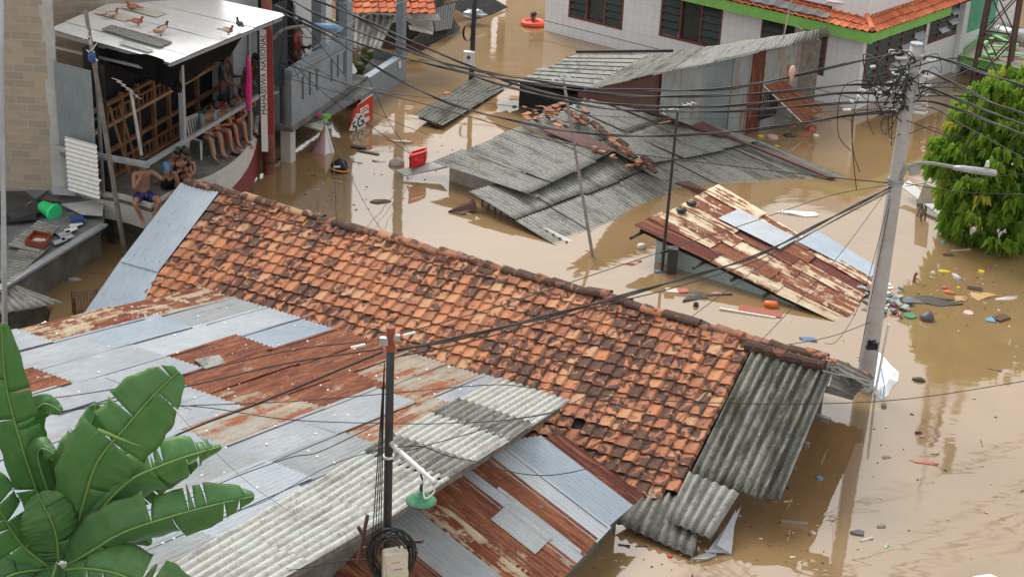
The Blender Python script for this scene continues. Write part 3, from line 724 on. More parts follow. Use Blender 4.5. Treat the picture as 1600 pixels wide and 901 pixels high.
mb = MB(); a = DP.pix(905, 150)[0]; b = DP.pix(1034, 150)[0]; mb.quad(DP.P(905, 152, -.05), DP.P(1034, 180, -.05), DP.pt(b, topz(b)-.08, -.05), DP.pt(a, topz(a)-.08, -.05)); mb.build('wall_board', 'redwall', hD)
mb = MB(); a, z = DP.pix(1187, 150); a2, z2 = DP.pix(1212, 180)
pbox(mb, DP, a, a2, z2, z, .0, .03); mb.build('window_opening', 'dark', hD)
mb = MB(); sheet(mb, DP.P(1192, 133, .06), DP.P(1222, 125, .06), DP.P(1252, 160, .75), DP.P(1218, 180, .75), r=.7, amp=.008)
tag(mb.build('window_shutter', 'rust', hD), 'rusty flap propped open on a stick')
mb = MB(); mb.beam(DP.P(1212, 178, .05), DP.P(1218, 180, .72), .03, .03); mb.beam(DP.P(1191, 133, .04), DP.P(1218, 180, .78), .03, .03, mi=1); mb.build('shutter_stay', ['wood_pale', 'white'], hD)
far0 = W(1012, 90, 1.75); far1 = W(1294, 46, 2.35)
mb = MB(); sheet(mb, near0, far0, far1, near1, pitch=.11, amp=.008, r=.5, warp=.05)
mb2 = MB()
multi('roof_sheet', hD, [near0, near1, far1, far0], 6, 1, ['asb_grey', 'asb_dark'], pitch=.11, amp=.009, lap=.02, lift=.01, rag=.02, seed=14)
mb = MB(); e0 = DP.pt(sE, 0, -.05); back = np.array([far1[0], far1[1], 0])
mb.prism([e0, e0-DP.n*.8, e0-DP.n*.8+ZZ*2.2, e0+ZZ*(topz(sE)-.1)], -DP.e1*.04); mb.build('side_wall', 'wood_old', hD)
# ================================================================ rusty roof L
hL = thing('rusty_lean_to', W(1180, 420, 0), 'flat rusty corrugated roof peeling cream paint, dipping in the water beside the concrete pole', 'shed')
def LPt(x, y, dz=0.):
    # plane through three corners
    return LP.P(x, y, dz)
l1, l2, l3 = W(990, 355, .66), W(1120, 293, .70), W(1360, 435, .07)
nl_ = unit(np.cross(l2-l1, l3-l1)); LP = Plane(l1, l2-l1, l3-l1)
LQ = [LPt(990, 356), LPt(1120, 293), LPt(1362, 437), LPt(1308, 506)]
w1 = np.linalg.norm(LQ[1]-LQ[0]); 
LD = Plane(LQ[0], LQ[1]-LQ[0], LQ[3]-LQ[0])
regL = [('galv_dull', [(1123, 345), (1152, 332), (1240, 372), (1222, 392)]), ('rust_cream', [(1035, 330), (1075, 315), (1135, 340), (1085, 365), (1050, 350)]), ('rust_cream', [(1085, 305), (1120, 293), (1175, 320), (1150, 332)]), ('rust_flaky', [(1070, 315), (1095, 304), (1150, 330), (1120, 345)]),
        ('rust_dark', [(985, 355), (1040, 335), (1080, 375), (1190, 420), (1150, 445)]), ('rust', [(1150, 330), (1185, 318), (1300, 385), (1265, 400)]), ('rust_dark', [(1080, 375), (1125, 345), (1240, 400), (1200, 420)]),
        ('rust_cream', [(1150, 432), (1180, 420), (1320, 490), (1300, 506)]), ('rust_flaky', [(1180, 420), (1230, 395), (1345, 450), (1320, 495)]), ('rust_dark', [(1230, 395), (1260, 380), (1360, 435), (1350, 455)])]
P = lambda s, t, h: (LQ[0]*(1-s)*(1-t)+LQ[1]*s*(1-t)+LQ[2]*s*t+LQ[3]*(1-s)*t)+LP.n*h
nx = 6
for i in range(nx):
    for j in range(3):
        t0, t1 = (0, .36, .68)[j], (.36, .68, 1)[j]
        if i % 2: t0, t1 = (0, .30, .62)[j], (.30, .62, 1.0)[j]
        qx, qy, _ = PJ(P((i+.5)/nx, (t0+t1)/2, 0)); mt = 'rust'
        for nm, pg in regL:
            if inpoly(qx, qy, pg): mt = nm; break
        if mt == 'galv_dull': mt = 'rust'
        if mt == 'rust_dark' and (i+j) % 2: mt = 'rust_flaky'
        if mt == 'rust' and (i*2+j) % 3: mt = 'rust_flaky'
        mb = MB(); h = .012*(i % 2)+.014*(2-j)
        sheet(mb, P(i/nx, t0, h+.0), P((i+1)/nx+.02, t0, h), P((i+1)/nx+.02, t1+.03, h+.008), P(i/nx, t1+.03, h+.008), amp=.0095, r=random.random(), ragged=.04, warp=.02)
        o = mb.build('roof_sheet', mt, hL)
        o['label'] = {'galv_dull': 'bare silver roof sheet', 'rust_cream': 'cream painted sheet with rust runs', 'rust_flaky': 'rusty sheet with flakes of cream paint'}.get(mt, 'dark red rusted roof sheet')
mb = MB(); mb.prism([P(.03, .02, -.03), P(.97, .02, -.03), P(.97, .9, -.03), P(.03, .9, -.03)], -LP.n*.04); mb.build('roof_frame', 'dark', hL)
mb = MB()
for k in range(5):
    p = P(.0, .03+k*.16, -.09); d = unit(LQ[0]-LQ[1]); mb.tube([p-d*.3, p+d*(.28 if k < 3 else .08)], .035, 7, True, random.random())
mb.build('rafter_end', 'slate_dark', hL)
mb = MB(); p = np.array(P(.05, .10, 0))*[1, 1, 0]; q = np.array(P(.05, .82, 0))*[1, 1, 0]; zt0, zt1 = P(.05, .10, 0)[2]-.12, max(.02, P(.05, .82, 0)[2]-.08)
mb.prism([p-ZZ*.2, q-ZZ*.2, q+ZZ*zt1, p+ZZ*zt0], (.12, .1, 0)); 
p2 = np.array(P(.9, .10, 0))*[1, 1, 0]; mb.prism([p-ZZ*.2, p2-ZZ*.2, p2+ZZ*.45, p+ZZ*zt0], (.12, -.1, 0)); mb.build('wall', 'paleblue', hL)
mb = MB(); b_ = W(1050, 425, 0)
mb.box(b_-[.12, .12, .3], (.2, 0, 0), (0, .2, 0), (0, 0, .85)); mb.build('corner_post', 'slate_dark', hL)
# pale sheets just beyond
mb = MB(); sheet(mb, LP.P(1120, 347, .085), LP.P(1153, 332, .085), LP.P(1245, 377, .07), LP.P(1216, 394, .07), r=.6, amp=.009); o = mb.build('roof_sheet', 'galv', hL); o['label'] = 'long bare silver sheet in the middle of the roof'
mb = MB(); sheet(mb, LP.P(1240, 380, .06), LP.P(1274, 364, .06), W(1376, 420, .03), W(1358, 435, .07), r=.4, amp=.008)
mb2 = MB()
tag(mb.build('roof_sheet', 'galv_blue', hL), 'pale blue sheet along the far edge')
# two stones on L
for (x, y, lb) in ((1063, 335, 'larger black rock weighing down the cream sheet of the rusty roof'), (1079, 324, 'smaller black rock further up the rusty roof')):
    mb = MB(); p = LP.P(x, y, .10); mb.blob(p, .11, .09, .075, 9, 6, jit=.5); o = mb.build('rock', 'slate_dark', None, loc=p-[0, 0, .08]); tag(o, lb, 'rock')
# ================================================================ white tiled building G
g0 = W(850, 48, 0); g1 = W(1335, 172, 0); g2 = W(1497, 108, 0)
hG = thing('white_tiled_building', g1, 'white tiled building with red brown louvre windows, lime green fascia and red tile roof', 'building')
GF = wall_plane(g0, g1); GS = wall_plane(g1, g1+unit(g2-g1)*9)
Lf = np.linalg.norm(g1-g0); Ls = np.linalg.norm(g2-g1)
def prect(pl, x0, y0, x1, y1):
    a = pl.pix(x0, y0); b = pl.pix(x1, y1); return min(a[0], b[0]), max(a[0], b[0]), min(a[1], b[1]), max(a[1], b[1])
ztop = 3.0
zF = GF.pix(1340, 60)[1]
w1 = (GF.pix(889, 10)[0], GF.pix(973, 30)[0], GF.pix(930, 37)[1], 2.6)
w2 = (GF.pix(1031, 40)[0], GF.pix(1126, 60)[0], GF.pix(1080, 68)[1], 2.75)
w3 = (GF.pix(1188, 60)[0], GF.pix(1290, 90)[0], w2[2], 2.6)
mb = MB(); wall(mb, GF, 0, Lf, -.3, ztop, [w1, w2, w3])
vL = MB()
mb.build('wall', 'wtile', hG)
mb = MB(); f0 = g0; bk = np.array([-GF.n[0], -GF.n[1], 0])*9
lw = Plane(g0, bk, ZZ); wall(mb, lw, 0, 9, -.3, ztop); mb.build('wall', 'wtile', hG)
s1 = (GS.pix(1348, 120)[0], GS.pix(1440, 90)[0], GS.pix(1395, 124)[1], 2.55)
s2 = (GS.pix(1450, 60)[0], GS.pix(1494, 45)[0], GS.pix(1472, 61)[1]-.0, 2.6)
s3 = (GS.pix(1508, 30)[0], GS.pix(1508, 30)[0]+1.9, GS.pix(1520, 48)[1], 2.7)
mb = MB(); wall(mb, GS, 0, 9, -.3, ztop, [s1, s2, s3]); mb.build('wall', 'wtile', hG)
def louvre(pl, hole, kinds, sl='slat', nslat=9, open_=()):
    a0, a1, b0, b1 = hole
    fr = MB(); 
    for (p0, p1, q0, q1) in ((a0, a1, b0, b0+.07), (a0, a1, b1-.07, b1), (a0, a0+.06, b0, b1), (a1-.06, a1, b0, b1)): pbox(fr, pl, p0, p1, q0, q1, -.09, .015)
    m = len(kinds)
    for k in range(1, m): x = a0+(a1-a0)*k/m; pbox(fr, pl, x-.03, x+.03, b0+.071, b1-.071, -.085, .01)
    f = fr.build('window', 'frame', hG)
    for k, kd in enumerate(kinds):
        x0, x1 = a0+(a1-a0)*k/m+.04, a0+(a1-a0)*(k+1)/m-.04; g = MB()
        if kd == 'g': pbox(g, pl, x0, x1, b0+.07, b1-.07, -.075, -.068); g.build('pane', 'glass', f)
        else:
            for j in range(nslat):
                z = b0+.1+(b1-b0-.2)*(j+.5)/nslat; hgt = (b1-b0)/nslat*.98; op = (k, j) in open_
                t = .12 if op else .03
                g.quad(pl.pt(x0, z-hgt*.5, .0+t), pl.pt(x1, z-hgt*.5, .0+t), pl.pt(x1, z+hgt*.45, -.06), pl.pt(x0, z+hgt*.45, -.06), mi=1 if op else 0)
            g.build('louvre', [sl, 'slat_glint'], f)
    bk = MB(); bk.quad(pl.pt(a0, b0, -.6), pl.pt(a1, b0, -.6), pl.pt(a1, b1, -.6), pl.pt(a0, b1, -.6)); bk.build('interior', 'dim', f)
louvre(GF, w1, 'lgl'); louvre(GF, w2, 'lgl'); louvre(GF, w3, 'lgl')
louvre(GS, s1, 'lllll', open_={(4, 7), (4, 6), (4, 4), (4, 3), (3, 2), (3, 3), (4, 1), (3, 1), (4, 2), (2, 1)}); louvre(GS, s2, 'lll', open_={(2, 2), (2, 4), (2, 6), (1, 1)})
mb = MB()
a0, a1, b0, b1 = s3
for j in range(16):
    z = b0+(b1-b0)*j/16; mb.quad(GS.pt(a0, z, .02), GS.pt(a1, z, .02), GS.pt(a1, z+(b1-b0)/16, -.05), GS.pt(a0, z+(b1-b0)/16, -.05))
mb.build('shutter', 'teal', hG)
s4 = (a1+.25, a1+1.8, b0+.6, 2.7)
mb = MB(); pbox(mb, GS, s2[1]+.08, s3[0]-.08, -.2, 3.0, .01, .14); mb.build('pillar', 'wtile', hG)
mb = MB(); pbox(mb, GS, *s4, -.02, .03); mb.build('window', 'frame', hG)
mb = MB(); pbox(mb, GS, s4[0]+.08, s4[1]-.08, s4[2]+.08, s4[3]-.05, .03, .04); mb.build('pane', 'glass', hG)
# dark band joint
mb = MB(); pbox(mb, GF, 0, Lf, .30, .315, .0, .006); mb.build('wall_joint', 'conc_dark', hG)
# fascia + roof
fx = GF.pix(1062, 4); zE = GF.pix(1358, 66)[1]
zb = zE; fo = .45
eF0 = GF.pt(GF.pix(1000, 0)[0]-1.0, 0, fo); cor = g1+GF.n*fo+GS.n*fo*1.0
kk = fo/ max(.2, abs(np.dot(GF.e1, GS.n)))
cor = g1+GF.n*0
# corner of eaves: offset both walls by fo
A_ = np.array([GF.n[:2], GS.n[:2]]); cxy = np.linalg.solve(A_, np.array([GF.n[:2]@g1[:2]+fo, GS.n[:2]@g1[:2]+fo])); cor = np.array([cxy[0], cxy[1], 0])
zc = height_at(cor, 52)
zb = height_at(cor, 53+0)-.0
cz0 = zb-.28
e_l = cor-GF.e1*6.2; e_r = cor+GS.e1*4.1
mb = MB()
mb.prism([e_l+ZZ*cz0, cor+ZZ*cz0, cor+ZZ*zb, e_l+ZZ*zb], -GF.n*.05); mb.prism([cor+ZZ*(cz0+.04), e_r+ZZ*(cz0+.04), e_r+ZZ*(zb-.003), cor+ZZ*(zb-.003)], -GS.n*.05)
mb.build('fascia', 'green', hG)
mb = MB(); mb.prism([e_l+ZZ*(cz0+.05)-GF.n*.06, cor+ZZ*(cz0+.05)-(GF.n+GS.n)*.06, e_r+ZZ*(cz0+.05)-GS.n*.06, e_r-GS.n*6+ZZ*(cz0+.05), e_l-GF.n*6+ZZ*(cz0+.05)], ZZ*.03); mb.build('soffit', 'dim', hG)
rp = rad(24)
RF = Plane(cor+ZZ*(zb+.03), -GF.e1, -GF.n*math.cos(rp)+ZZ*math.sin(rp)); RS = Plane(cor+ZZ*(zb+.03), GS.e1, -GS.n*math.cos(rp)+ZZ*math.sin(rp))
hipd = unit(-(GF.n+GS.n)*math.cos(rp)+ZZ*math.sin(rp)*(1+float(GF.n@GS.n)))
# tiles: use planes whose e2 runs down the slope from a virtual ridge
def roof_tiles(pl, L, rows, name, sgn):
    top = rows*.235; o = pl.o+pl.e2*top; q = Plane(o, pl.e1, -pl.e2); q.n = pl.n if pl.n[2] > 0 else -pl.n
    hb = 0.5*(1)  # hip leans inward at 45 deg in plan
    ang = math.atan2(1, 1)
    mb = MB(); tiles(mb, q, -.1, L, rows+0, skip=lambda x, y: x < (top-y)*math.cos(rp)*hipk, seed=31 if sgn else 32, lift=.03, jit=.6)
    return mb.build(name, 'tile_new', hG)
cosang = float(GF.n@GS.n); hipk = math.tan((math.pi/2-math.acos(max(-1, min(1, cosang)))/2)) if False else math.tan(math.acos(max(-1, min(1, cosang)))/2)
roof_tiles(RF, 7.5, 12, 'roof_tiles', 0); roof_tiles(RS, 5.5, 12, 'roof_tiles', 1)
mb = MB(); 
for pl, L in ((RF, 7.6), (RS, 5.6)):
    nn = pl.n if pl.n[2] > 0 else -pl.n; mb.prism([pl.o-nn*.03, pl.o+pl.e1*L-nn*.03, pl.o+pl.e1*L+pl.e2*3-nn*.03, pl.o+pl.e1*2.75*hipk+pl.e2*3-nn*.03], -nn*.04)
mb.build('roof_underlay', 'dark', hG)
mb = MB(); hd = unit(RF.e1*(math.cos(rp)*hipk)+RF.e2); 
for k in range(9):
    p = RF.o+hd*(.06+k*.33)+ZZ*.05; mb.tube([p, p+hd*.05, p+hd*.36+ZZ*.01], [.075, .08, .065], 8, True, rg.random())
mb.build('hip_tiles', 'tile_new', hG)
mb = MB(); q = Plane(RF.o, RF.e1, RF.e2)
sheet(mb, RF.o+RF.e1*1.3+ZZ*.09, RF.o+RF.e1*5.5+ZZ*.09, RF.o+RF.e1*5.5+RF.e2*.33+ZZ*.11, RF.o+RF.e1*1.3+RF.e2*.2+ZZ*.11, pitch=.4, amp=.02, warp=.08, r=.5)
tag(mb.build('roof_sheet', 'slate', hG), 'torn grey felt over the front eave')
for (x, y, c_) in ((1310, 5, (225, 230, 240)), (1328, 4, (190, 210, 235)), (1290, 6, (150, 155, 160))):
    pass
# plastic sheeting blob on roof
mb = MB(); p = RF.o+RF.e1*1.3+RF.e2*.75+ZZ*.12; mb.blob(p, .45, .2, .10, 12, 7, jit=.9); tag(mb.build('plastic_sheet', 'styro', None, loc=p), 'crumpled pale plastic sheeting lying on the red tile roof near its green corner', 'plastic sheet')
# ================================================================ green canopy right (behind tower)
c0 = W(1500, 95, .42); hK = thing('green_edged_canopy', W(1560, 105, 0), 'flooded flat canopy edged in lime green beneath the lattice tower', 'canopy')
k0, k1, k2, k3 = W(1496, 99, .30), W(1720, 150, .30), W(1720, 60, .62), W(1538, 60, .62)
mb = MB(); mb.prism([k0, k1, k1+ZZ*.24, k0+ZZ*.24], unit(k3-k0)*.08); mb.prism([k0, k3, k3+ZZ*.22, k0+ZZ*.22], unit(k1-k0)*.08); mb.build('fascia', 'green', hK)
mb = MB(); mb.prism([k0+ZZ*.20, k1+ZZ*.20, k2+ZZ*.1, k3+ZZ*.1], ZZ*.03); mb.build('roof_slab', plain('pinkish_slab', (.36, .29, .26), .8, var=.3), hK)
mb = MB(); 
for k in range(26):
    s, t = rg.random(), rg.random(); p = (k0*(1-s)+k1*s)*(1-t)+(k3*(1-s)+k2*s)*t+ZZ*.28; a = rg.uniform(0, 6.28); mb.box(p, np.array([math.cos(a), math.sin(a), .05])*rg.uniform(.2, .8), np.array([-math.sin(a), math.cos(a), 0])*.1, ZZ*.03, rg.random())
mb.build('broken_trim', simple((140, 215, 140)), hK)
mb = MB(); 
for p in (k0, (k0+k1)/2, k3, k1): q = p*np.array([1, 1, 0])+unit((k1+k3)/2-k0)*.3; mb.box([q[0], q[1], -.2], (.15, 0, 0), (0, .15, 0), (0, 0, .55))
mb.build('post', 'conc_dark', hK)
# steel tank on the canopy
p = W(1592, 62, .75); mb = MB(); ax = unit(k1-k0); mb.tube([p-ax*.75, p-ax*.7, p+ax*.7, p+ax*.75], [.25, .36, .36, .25], 18)
for t in (-.6, -.2, .2, .6): mb.tube([p+ax*(t-.02), p+ax*(t+.02)], .375, 18)
tag(mb.build('steel_tank', plain('stainless', (.45, .45, .44), .28, .85, var=.15), None, smooth=True, loc=p-ZZ*.37), 'shiny steel tank lying on the green edged canopy behind the lattice tower', 'tank')
# ================================================================ left balcony house H
FZ = 1.1
K1 = W(232, 322, FZ); hH = thing('balcony_house', W(240, 300, 0), 'bare concrete block house with a white sheet roof over a crowded balcony on the left', 'house')
# brick wall, facing the camera
bc = W(97, 290, 1.1); BW = Plane([bc[0], bc[1], 0], (-1, .02, 0), ZZ)
mb = MB(); wall(mb, BW, 0, 4.5, -.3, 7); mb.quad(BW.pt(0, -.3), BW.pt(0, 7), BW.pt(0, 7)-BW.n*.2, BW.pt(0, -.3)-BW.n*.2); mb.build('block_wall', 'block', hH)
mb = MB(); 
for k in range(24):
    z = .6+k*.25; pbox(mb, BW, -.05-rg.uniform(0, .02), .12+rg.uniform(0, .1), z, z+.25, -.06, .012+rg.uniform(0, .01), rg.random())
mb.build('wall_pilaster', 'conc', hH)
# the raised wall behind the roof
b2 = W(84, 45, 3.9)+np.array([-.1, .4, 0]); BW2 = Plane([b2[0], b2[1]+.6, 0], (1, .55, 0), ZZ)
mb = MB(); wall(mb, BW2, -2.0, 3.4, 2.5, 8.5); o = mb.build('block_wall', 'block', hH)
# tin wall next to brick
KU = U; KN = -Nn    # side runs along U, front along -Nn (away)
T0 = np.array([bc[0], bc[1], 0])+[.05, -.05, 0]; TW = Plane(T0, KU, ZZ); LT = .95
mb = MB(); sheet(mb, TW.pt(.0, 3.75, .02), TW.pt(LT, 3.75, .02), TW.pt(LT, 1.75, .02), TW.pt(0, 1.75, .02), r=.2, amp=.010)
mb.build('wall_sheet', 'tin_grey', hH)
mb = MB(); sheet(mb, TW.pt(.05, 1.8, -.0), TW.pt(LT-.05, 1.8, -.0), TW.pt(LT-.05, 1.0, 0), TW.pt(.05, 1.0, 0), r=.7, amp=.010); mb.build('wall_sheet', 'galv_dull', hH)
# balcony floor outline
fl_px = [(150, 300), (193, 308), (236, 322), (262, 305), (292, 290), (330, 277), (365, 256), (388, 232), (400, 205), (403, 182)]
FP_ = [W(x, y, FZ) for x, y in fl_px]
back = [FP_[-1]+KN*.3-KU*2.4, FP_[0]+KN*.2-KU*.2]
mb = MB(); mb.prism(FP_+[FP_[-1]+KN*.5-KU*.2]+back, -ZZ*.14); mb.build('balcony_floor', 'conc_dark', hH)
def edge_strip(pts, z0, z1, off, mi=0, mb=None):
    for i in range(len(pts)-1):
        a, b = pts[i], pts[i+1]; mb.quad([*(a+off)[:2], z0], [*(b+off)[:2], z0], [*b[:2], z1], [*a[:2], z1], mi=mi, uv=[(i, 0), (i+1, 0), (i+1, 1), (i, 1)])
mb = MB(); out = KU*.02-KN*.02
def dense(pts, n=6):
    P_ = [np.array(p) for p in pts]; o = []
    for i in range(len(P_)-1):
        p0 = P_[max(i-1, 0)]; p1 = P_[i]; p2 = P_[i+1]; p3 = P_[min(i+2, len(P_)-1)]
        for k in range(n):
            t = k/n; o.append(.5*((2*p1)+(-p0+p2)*t+(2*p0-5*p1+4*p2-p3)*t*t+(-p0+3*p1-3*p2+p3)*t**3))
    o.append(P_[-1]); return o
FD = dense(FP_[2:], 6); FD2 = dense(FP_[:3], 2)
cen = sum(FD)/len(FD)-KU*1.2
mb = MB()
for seq_ in (FD2, FD):
    for i in range(len(seq_)-1):
        a, b = seq_[i], seq_[i+1]; ia = a+(cen-a)*.03*[1, 1, 0]; ib = b+(cen-b)*.03*[1, 1, 0]
        mb.prism([a-ZZ*.02, b-ZZ*.02, b-ZZ*.55, a-ZZ*.55], (ia-a), rg.random())
        oa = a-(cen-a)*.015*[1, 1, 0]; ob = b-(cen-b)*.015*[1, 1, 0]
        mb.prism([oa+ZZ*.03, ob+ZZ*.03, ib+ZZ*.03, ia+ZZ*.03], -ZZ*.07, rg.random())
mb.build('balcony_fascia', 'plaster', hH)
mb = MB(); nfd = len(FD)
for i in range(int(nfd*.55), nfd-1):
    a, b = FD[i]-(cen-FD[i])*.012*[1, 1, 0], FD[i+1]-(cen-FD[i+1])*.012*[1, 1, 0]; t = (i-nfd*.55)/(nfd*.45)
    mb.prism([a-ZZ*(.50-.3*t), b-ZZ*(.50-.3*t), b-ZZ*.98, a-ZZ*.98], (cen-a)*.02*[1, 1, 0])
mb.build('fascia_banner', simple((125, 35, 40)), hH)
mb = MB(); P_ = [p+(cen-p)*.18*[1, 1, 0] for p in FP_]; mb.prism([[*p[:2], -.3] for p in P_]+[[*p[:2], -.3] for p in back], ZZ*1.2); mb.build('lower_wall', 'conc_dark', hH)
# back wall of the balcony with timber frames
r0 = W(163, 290, FZ); r1 = W(378, 158, FZ); HW = Plane([r0[0], r0[1], 0], (r1-r0)*[1, 1, 0], ZZ); HL = float(np.linalg.norm((r1-r0)[:2]))+.35
if HW.n@KU < 0: HW.n = -HW.n
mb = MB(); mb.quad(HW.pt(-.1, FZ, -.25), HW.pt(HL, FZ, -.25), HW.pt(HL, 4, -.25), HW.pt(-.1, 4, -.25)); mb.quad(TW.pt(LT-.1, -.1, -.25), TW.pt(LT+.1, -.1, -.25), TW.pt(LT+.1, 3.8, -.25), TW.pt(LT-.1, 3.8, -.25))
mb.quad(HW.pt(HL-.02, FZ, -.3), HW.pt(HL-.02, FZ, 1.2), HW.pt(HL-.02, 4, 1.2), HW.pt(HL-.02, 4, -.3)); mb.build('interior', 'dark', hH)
mb = MB()
for z in (FZ+.04, FZ+.62, FZ+1.18, FZ+1.62): pbox(mb, HW, -.5, HL-.1, z, z+.07, -.05, .03+.001*z, rg.random())
for k in range(8):
    s = -.45+k*.62; pbox(mb, HW, s, s+.075, FZ+.05, FZ+1.75, -.06, .024, rg.random())
for z0 in (FZ+.10, FZ+1.22):
    for k in range(24):
        s = .1+k*.17; pbox(mb, HW, s, s+.025, z0, z0+.24, -.03, .01, rg.random())
    pbox(mb, HW, -.5, HL-.1, z0+.24, z0+.28, -.04, .018)
mb.beam(HW.pt(.25, FZ+.1, .5), HW.pt(.05, FZ+1.7, .2), .05, .05); mb.beam(HW.pt(.7, FZ+.1, .4), HW.pt(.5, FZ+1.6, .15), .05, .05)
mb.build('window_frame', 'wood', hH)
mb = MB(); pbox(mb, HW, -.5, HL-.15, FZ+1.18, FZ+1.245, -.02, .05); mb.build('shelf_rail', 'wood_pale', hH)
# roof
zr = 3.95
rc = [W(78, 47, zr+.05), W(267, 98, zr), W(447, 24, zr), W(240, -20, zr+.05)]
P = lambda s, t, h: rc[0]*(1-s)*(1-t)+rc[1]*(1-t)*s+rc[2]*s*t+rc[3]*(1-s)*t+ZZ*h
nS = 7
for k in range(nS):
    mb = MB(); s0, s1 = k/nS, (k+1)/nS
    sheet(mb, P(0, s0-.01, .03+.008*(k % 2)), P(0, s1+.008, .03+.008*(k % 2)), P(1, s1+.008, .008*(k % 2)), P(1, s0-.01, .008*(k % 2)), amp=.005, pitch=.07, r=rg.random(), warp=.01)
    mb.build('roof_sheet', 'white_sheet', hH)
mb = MB(); sheet(mb, P(.50, .11, .075), P(.50, .22, .07), P(.80, .22, .045), P(.80, .11, .05), pitch=.11, amp=.011, r=.4)
sheet(mb, P(.30, .13, .07), P(.30, .23, .07), P(.52, .23, .065), P(.52, .12, .065), pitch=.11, amp=.011, r=.4)
tag(mb.build('roof_patch', 'asb_grey', hH, solid=.005), 'old grey ribbed patch sheet')
for (s0, s1, t0, t1) in ((.12, .42, .50, .60), (.05, .32, .34, .44), (.55, .8, .02, .07)):
    mb = MB(); sheet(mb, P(s0, t0, .075), P(s0, t1, .075), P(s1, t1, .05), P(s1, t0, .05), amp=.004, r=rg.random(), pitch=.07); mb.build('roof_patch', 'cream' if s0 < .2 else 'conc', hH, solid=.004)
# steel frame
mb = MB(); e = -.07
for (a, b, w_) in ((P(.02, .02, e), P(.98, .02, e), .09), (P(.98, .02, e), P(.98, .98, e), .07), (P(.5, .02, e), P(.5, .98, e), .06), (P(.02, .02, e-.3), P(.75, .02, e-.22), .05)): mb.beam(a, b, .05, w_)
pA = FP_[4]+(cen-FP_[4])*.05*[1, 1, 0]; topA = np.array([pA[0], pA[1], zr-.1]); pB_ = W(392, 222, FZ); topB = np.array([pB_[0], pB_[1], zr-.1]); pC = W(397, 205, FZ); pD = W(162, 303, FZ)
for (p, t, w_) in ((pA, topA, .07), (pA+KU*-.12+KN*.08, topA+KU*-.12+KN*.08, .07), (pB_, topB, .06), (pC+KN*.3, topB+KN*.45, .05), (pD, np.array([pD[0], pD[1], 3.9]), .05)): mb.beam(p, t, w_, w_, upv=KN)
ra, rb, rc_ = W(230, 256, 2.05), W(403, 151, 2.05), W(85, 229, 2.0)
mb.beam(ra, rb, .06, .09); mb.beam(rc_, ra, .06, .07); mb.beam(rc_-ZZ*.08+KN*.05, ra-ZZ*.08+KN*.05, .04, .05)
mb.beam(rb, rb+KU*.35+KN*.3+ZZ*.1, .05, .05)
mb.build('steel_frame', 'galv_steel', hH)
# white ribbed panel hung on the rail
mb = MB(); q0 = W(123, 210, 2.35); q = Plane(W(123, 290, 1.15)-Nn*-.03, KU, ZZ)
a0, b0 = q.pix(124, 289); a1, b1 = q.pix(168, 219)
sheet(mb, q.pt(a0, b0, .3), q.pt(a0, b1, .3), q.pt(a1, b1, .3), q.pt(a1, b0, .3), pitch=.095, amp=.015, r=.3, warp=.005)
tag(mb.build('rail_panel', 'white', hH, solid=.004), 'white ribbed panel tied to the railing')
# black tarpaulin hanging under the front eave
mb = MB(); N_ = 26
FE = Plane(rc[1]-KU*.22, rc[2]-rc[1], ZZ); N_ = 30; base = len(mb.v)
bot = [(213, 90), (224, 99), (238, 112), (258, 128), (280, 137), (292, 139), (312, 127), (338, 108), (366, 92), (388, 68), (402, 45)]
top_ = [(213, 84), (224, 84), (240, 88), (256, 94), (268, 97), (290, 88), (315, 78), (345, 66), (370, 56), (390, 48), (404, 42)]
bl = [FE.P(*p) for p in bot]; tl = [FE.P(*p, h=.05) for p in top_]
bl = dense(bl, 3); tl = dense(tl, 3); N_ = len(bl)-1
for j in range(7):
    for i in range(N_+1):
        t = j/6; p = tl[i]*(1-t)+bl[i]*t-KU*(.22*math.sin(t*1.9)+.03*math.sin(i*1.1+t*3)*t); mb.add([p])
for j in range(6):
    for i in range(N_):
        a = base+j*(N_+1)+i; mb.face((a, a+1, a+N_+2, a+N_+1))
mb.build('tarpaulin', 'tarp', hH, smooth=True)
mb = MB(); t_ = FE.P(288, 140, .0)-KU*.2; mb.blob(t_, .13, .10, .11, 9, 6, jit=.5); mb.build('tarpaulin_knot', 'tarp', hH)
mb = MB(); mb.quad(P(.45, .01, -.08), P(.96, .01, -.08), P(.96, .05, -.62), P(.45, .05, -.45)); mb.quad(P(.2, .3, -.08), P(.95, .3, -.08), P(.95, .8, -.2), P(.2, .8, -.2)); mb.build('under_roof_shade', 'tarp', hH)  # black sheets standing in for the shade under the roof
mb = MB(); q = Plane(pC*[1, 1, 0]+KN*.35+KU*.02, KN, ZZ)
mb.quad(q.pt(-.2, 1.9), q.pt(.9, 1.9), q.pt(.9, 3.85), q.pt(-.2, 3.85)); mb.build('side_curtain', simple((38, 52, 60)), hH)
mb = MB(); p = W(388, 150, 2.3); mb.tube([p+ZZ*.9, p+ZZ*.5+KU*.03, p+ZZ*.1, p-ZZ*.3], [.03, .065, .085, .05], 8)
tag(mb.build('cloth', simple((205, 45, 120)), None, loc=p), 'bright pink cloth hanging from the balcony post by the standing woman', 'cloth')
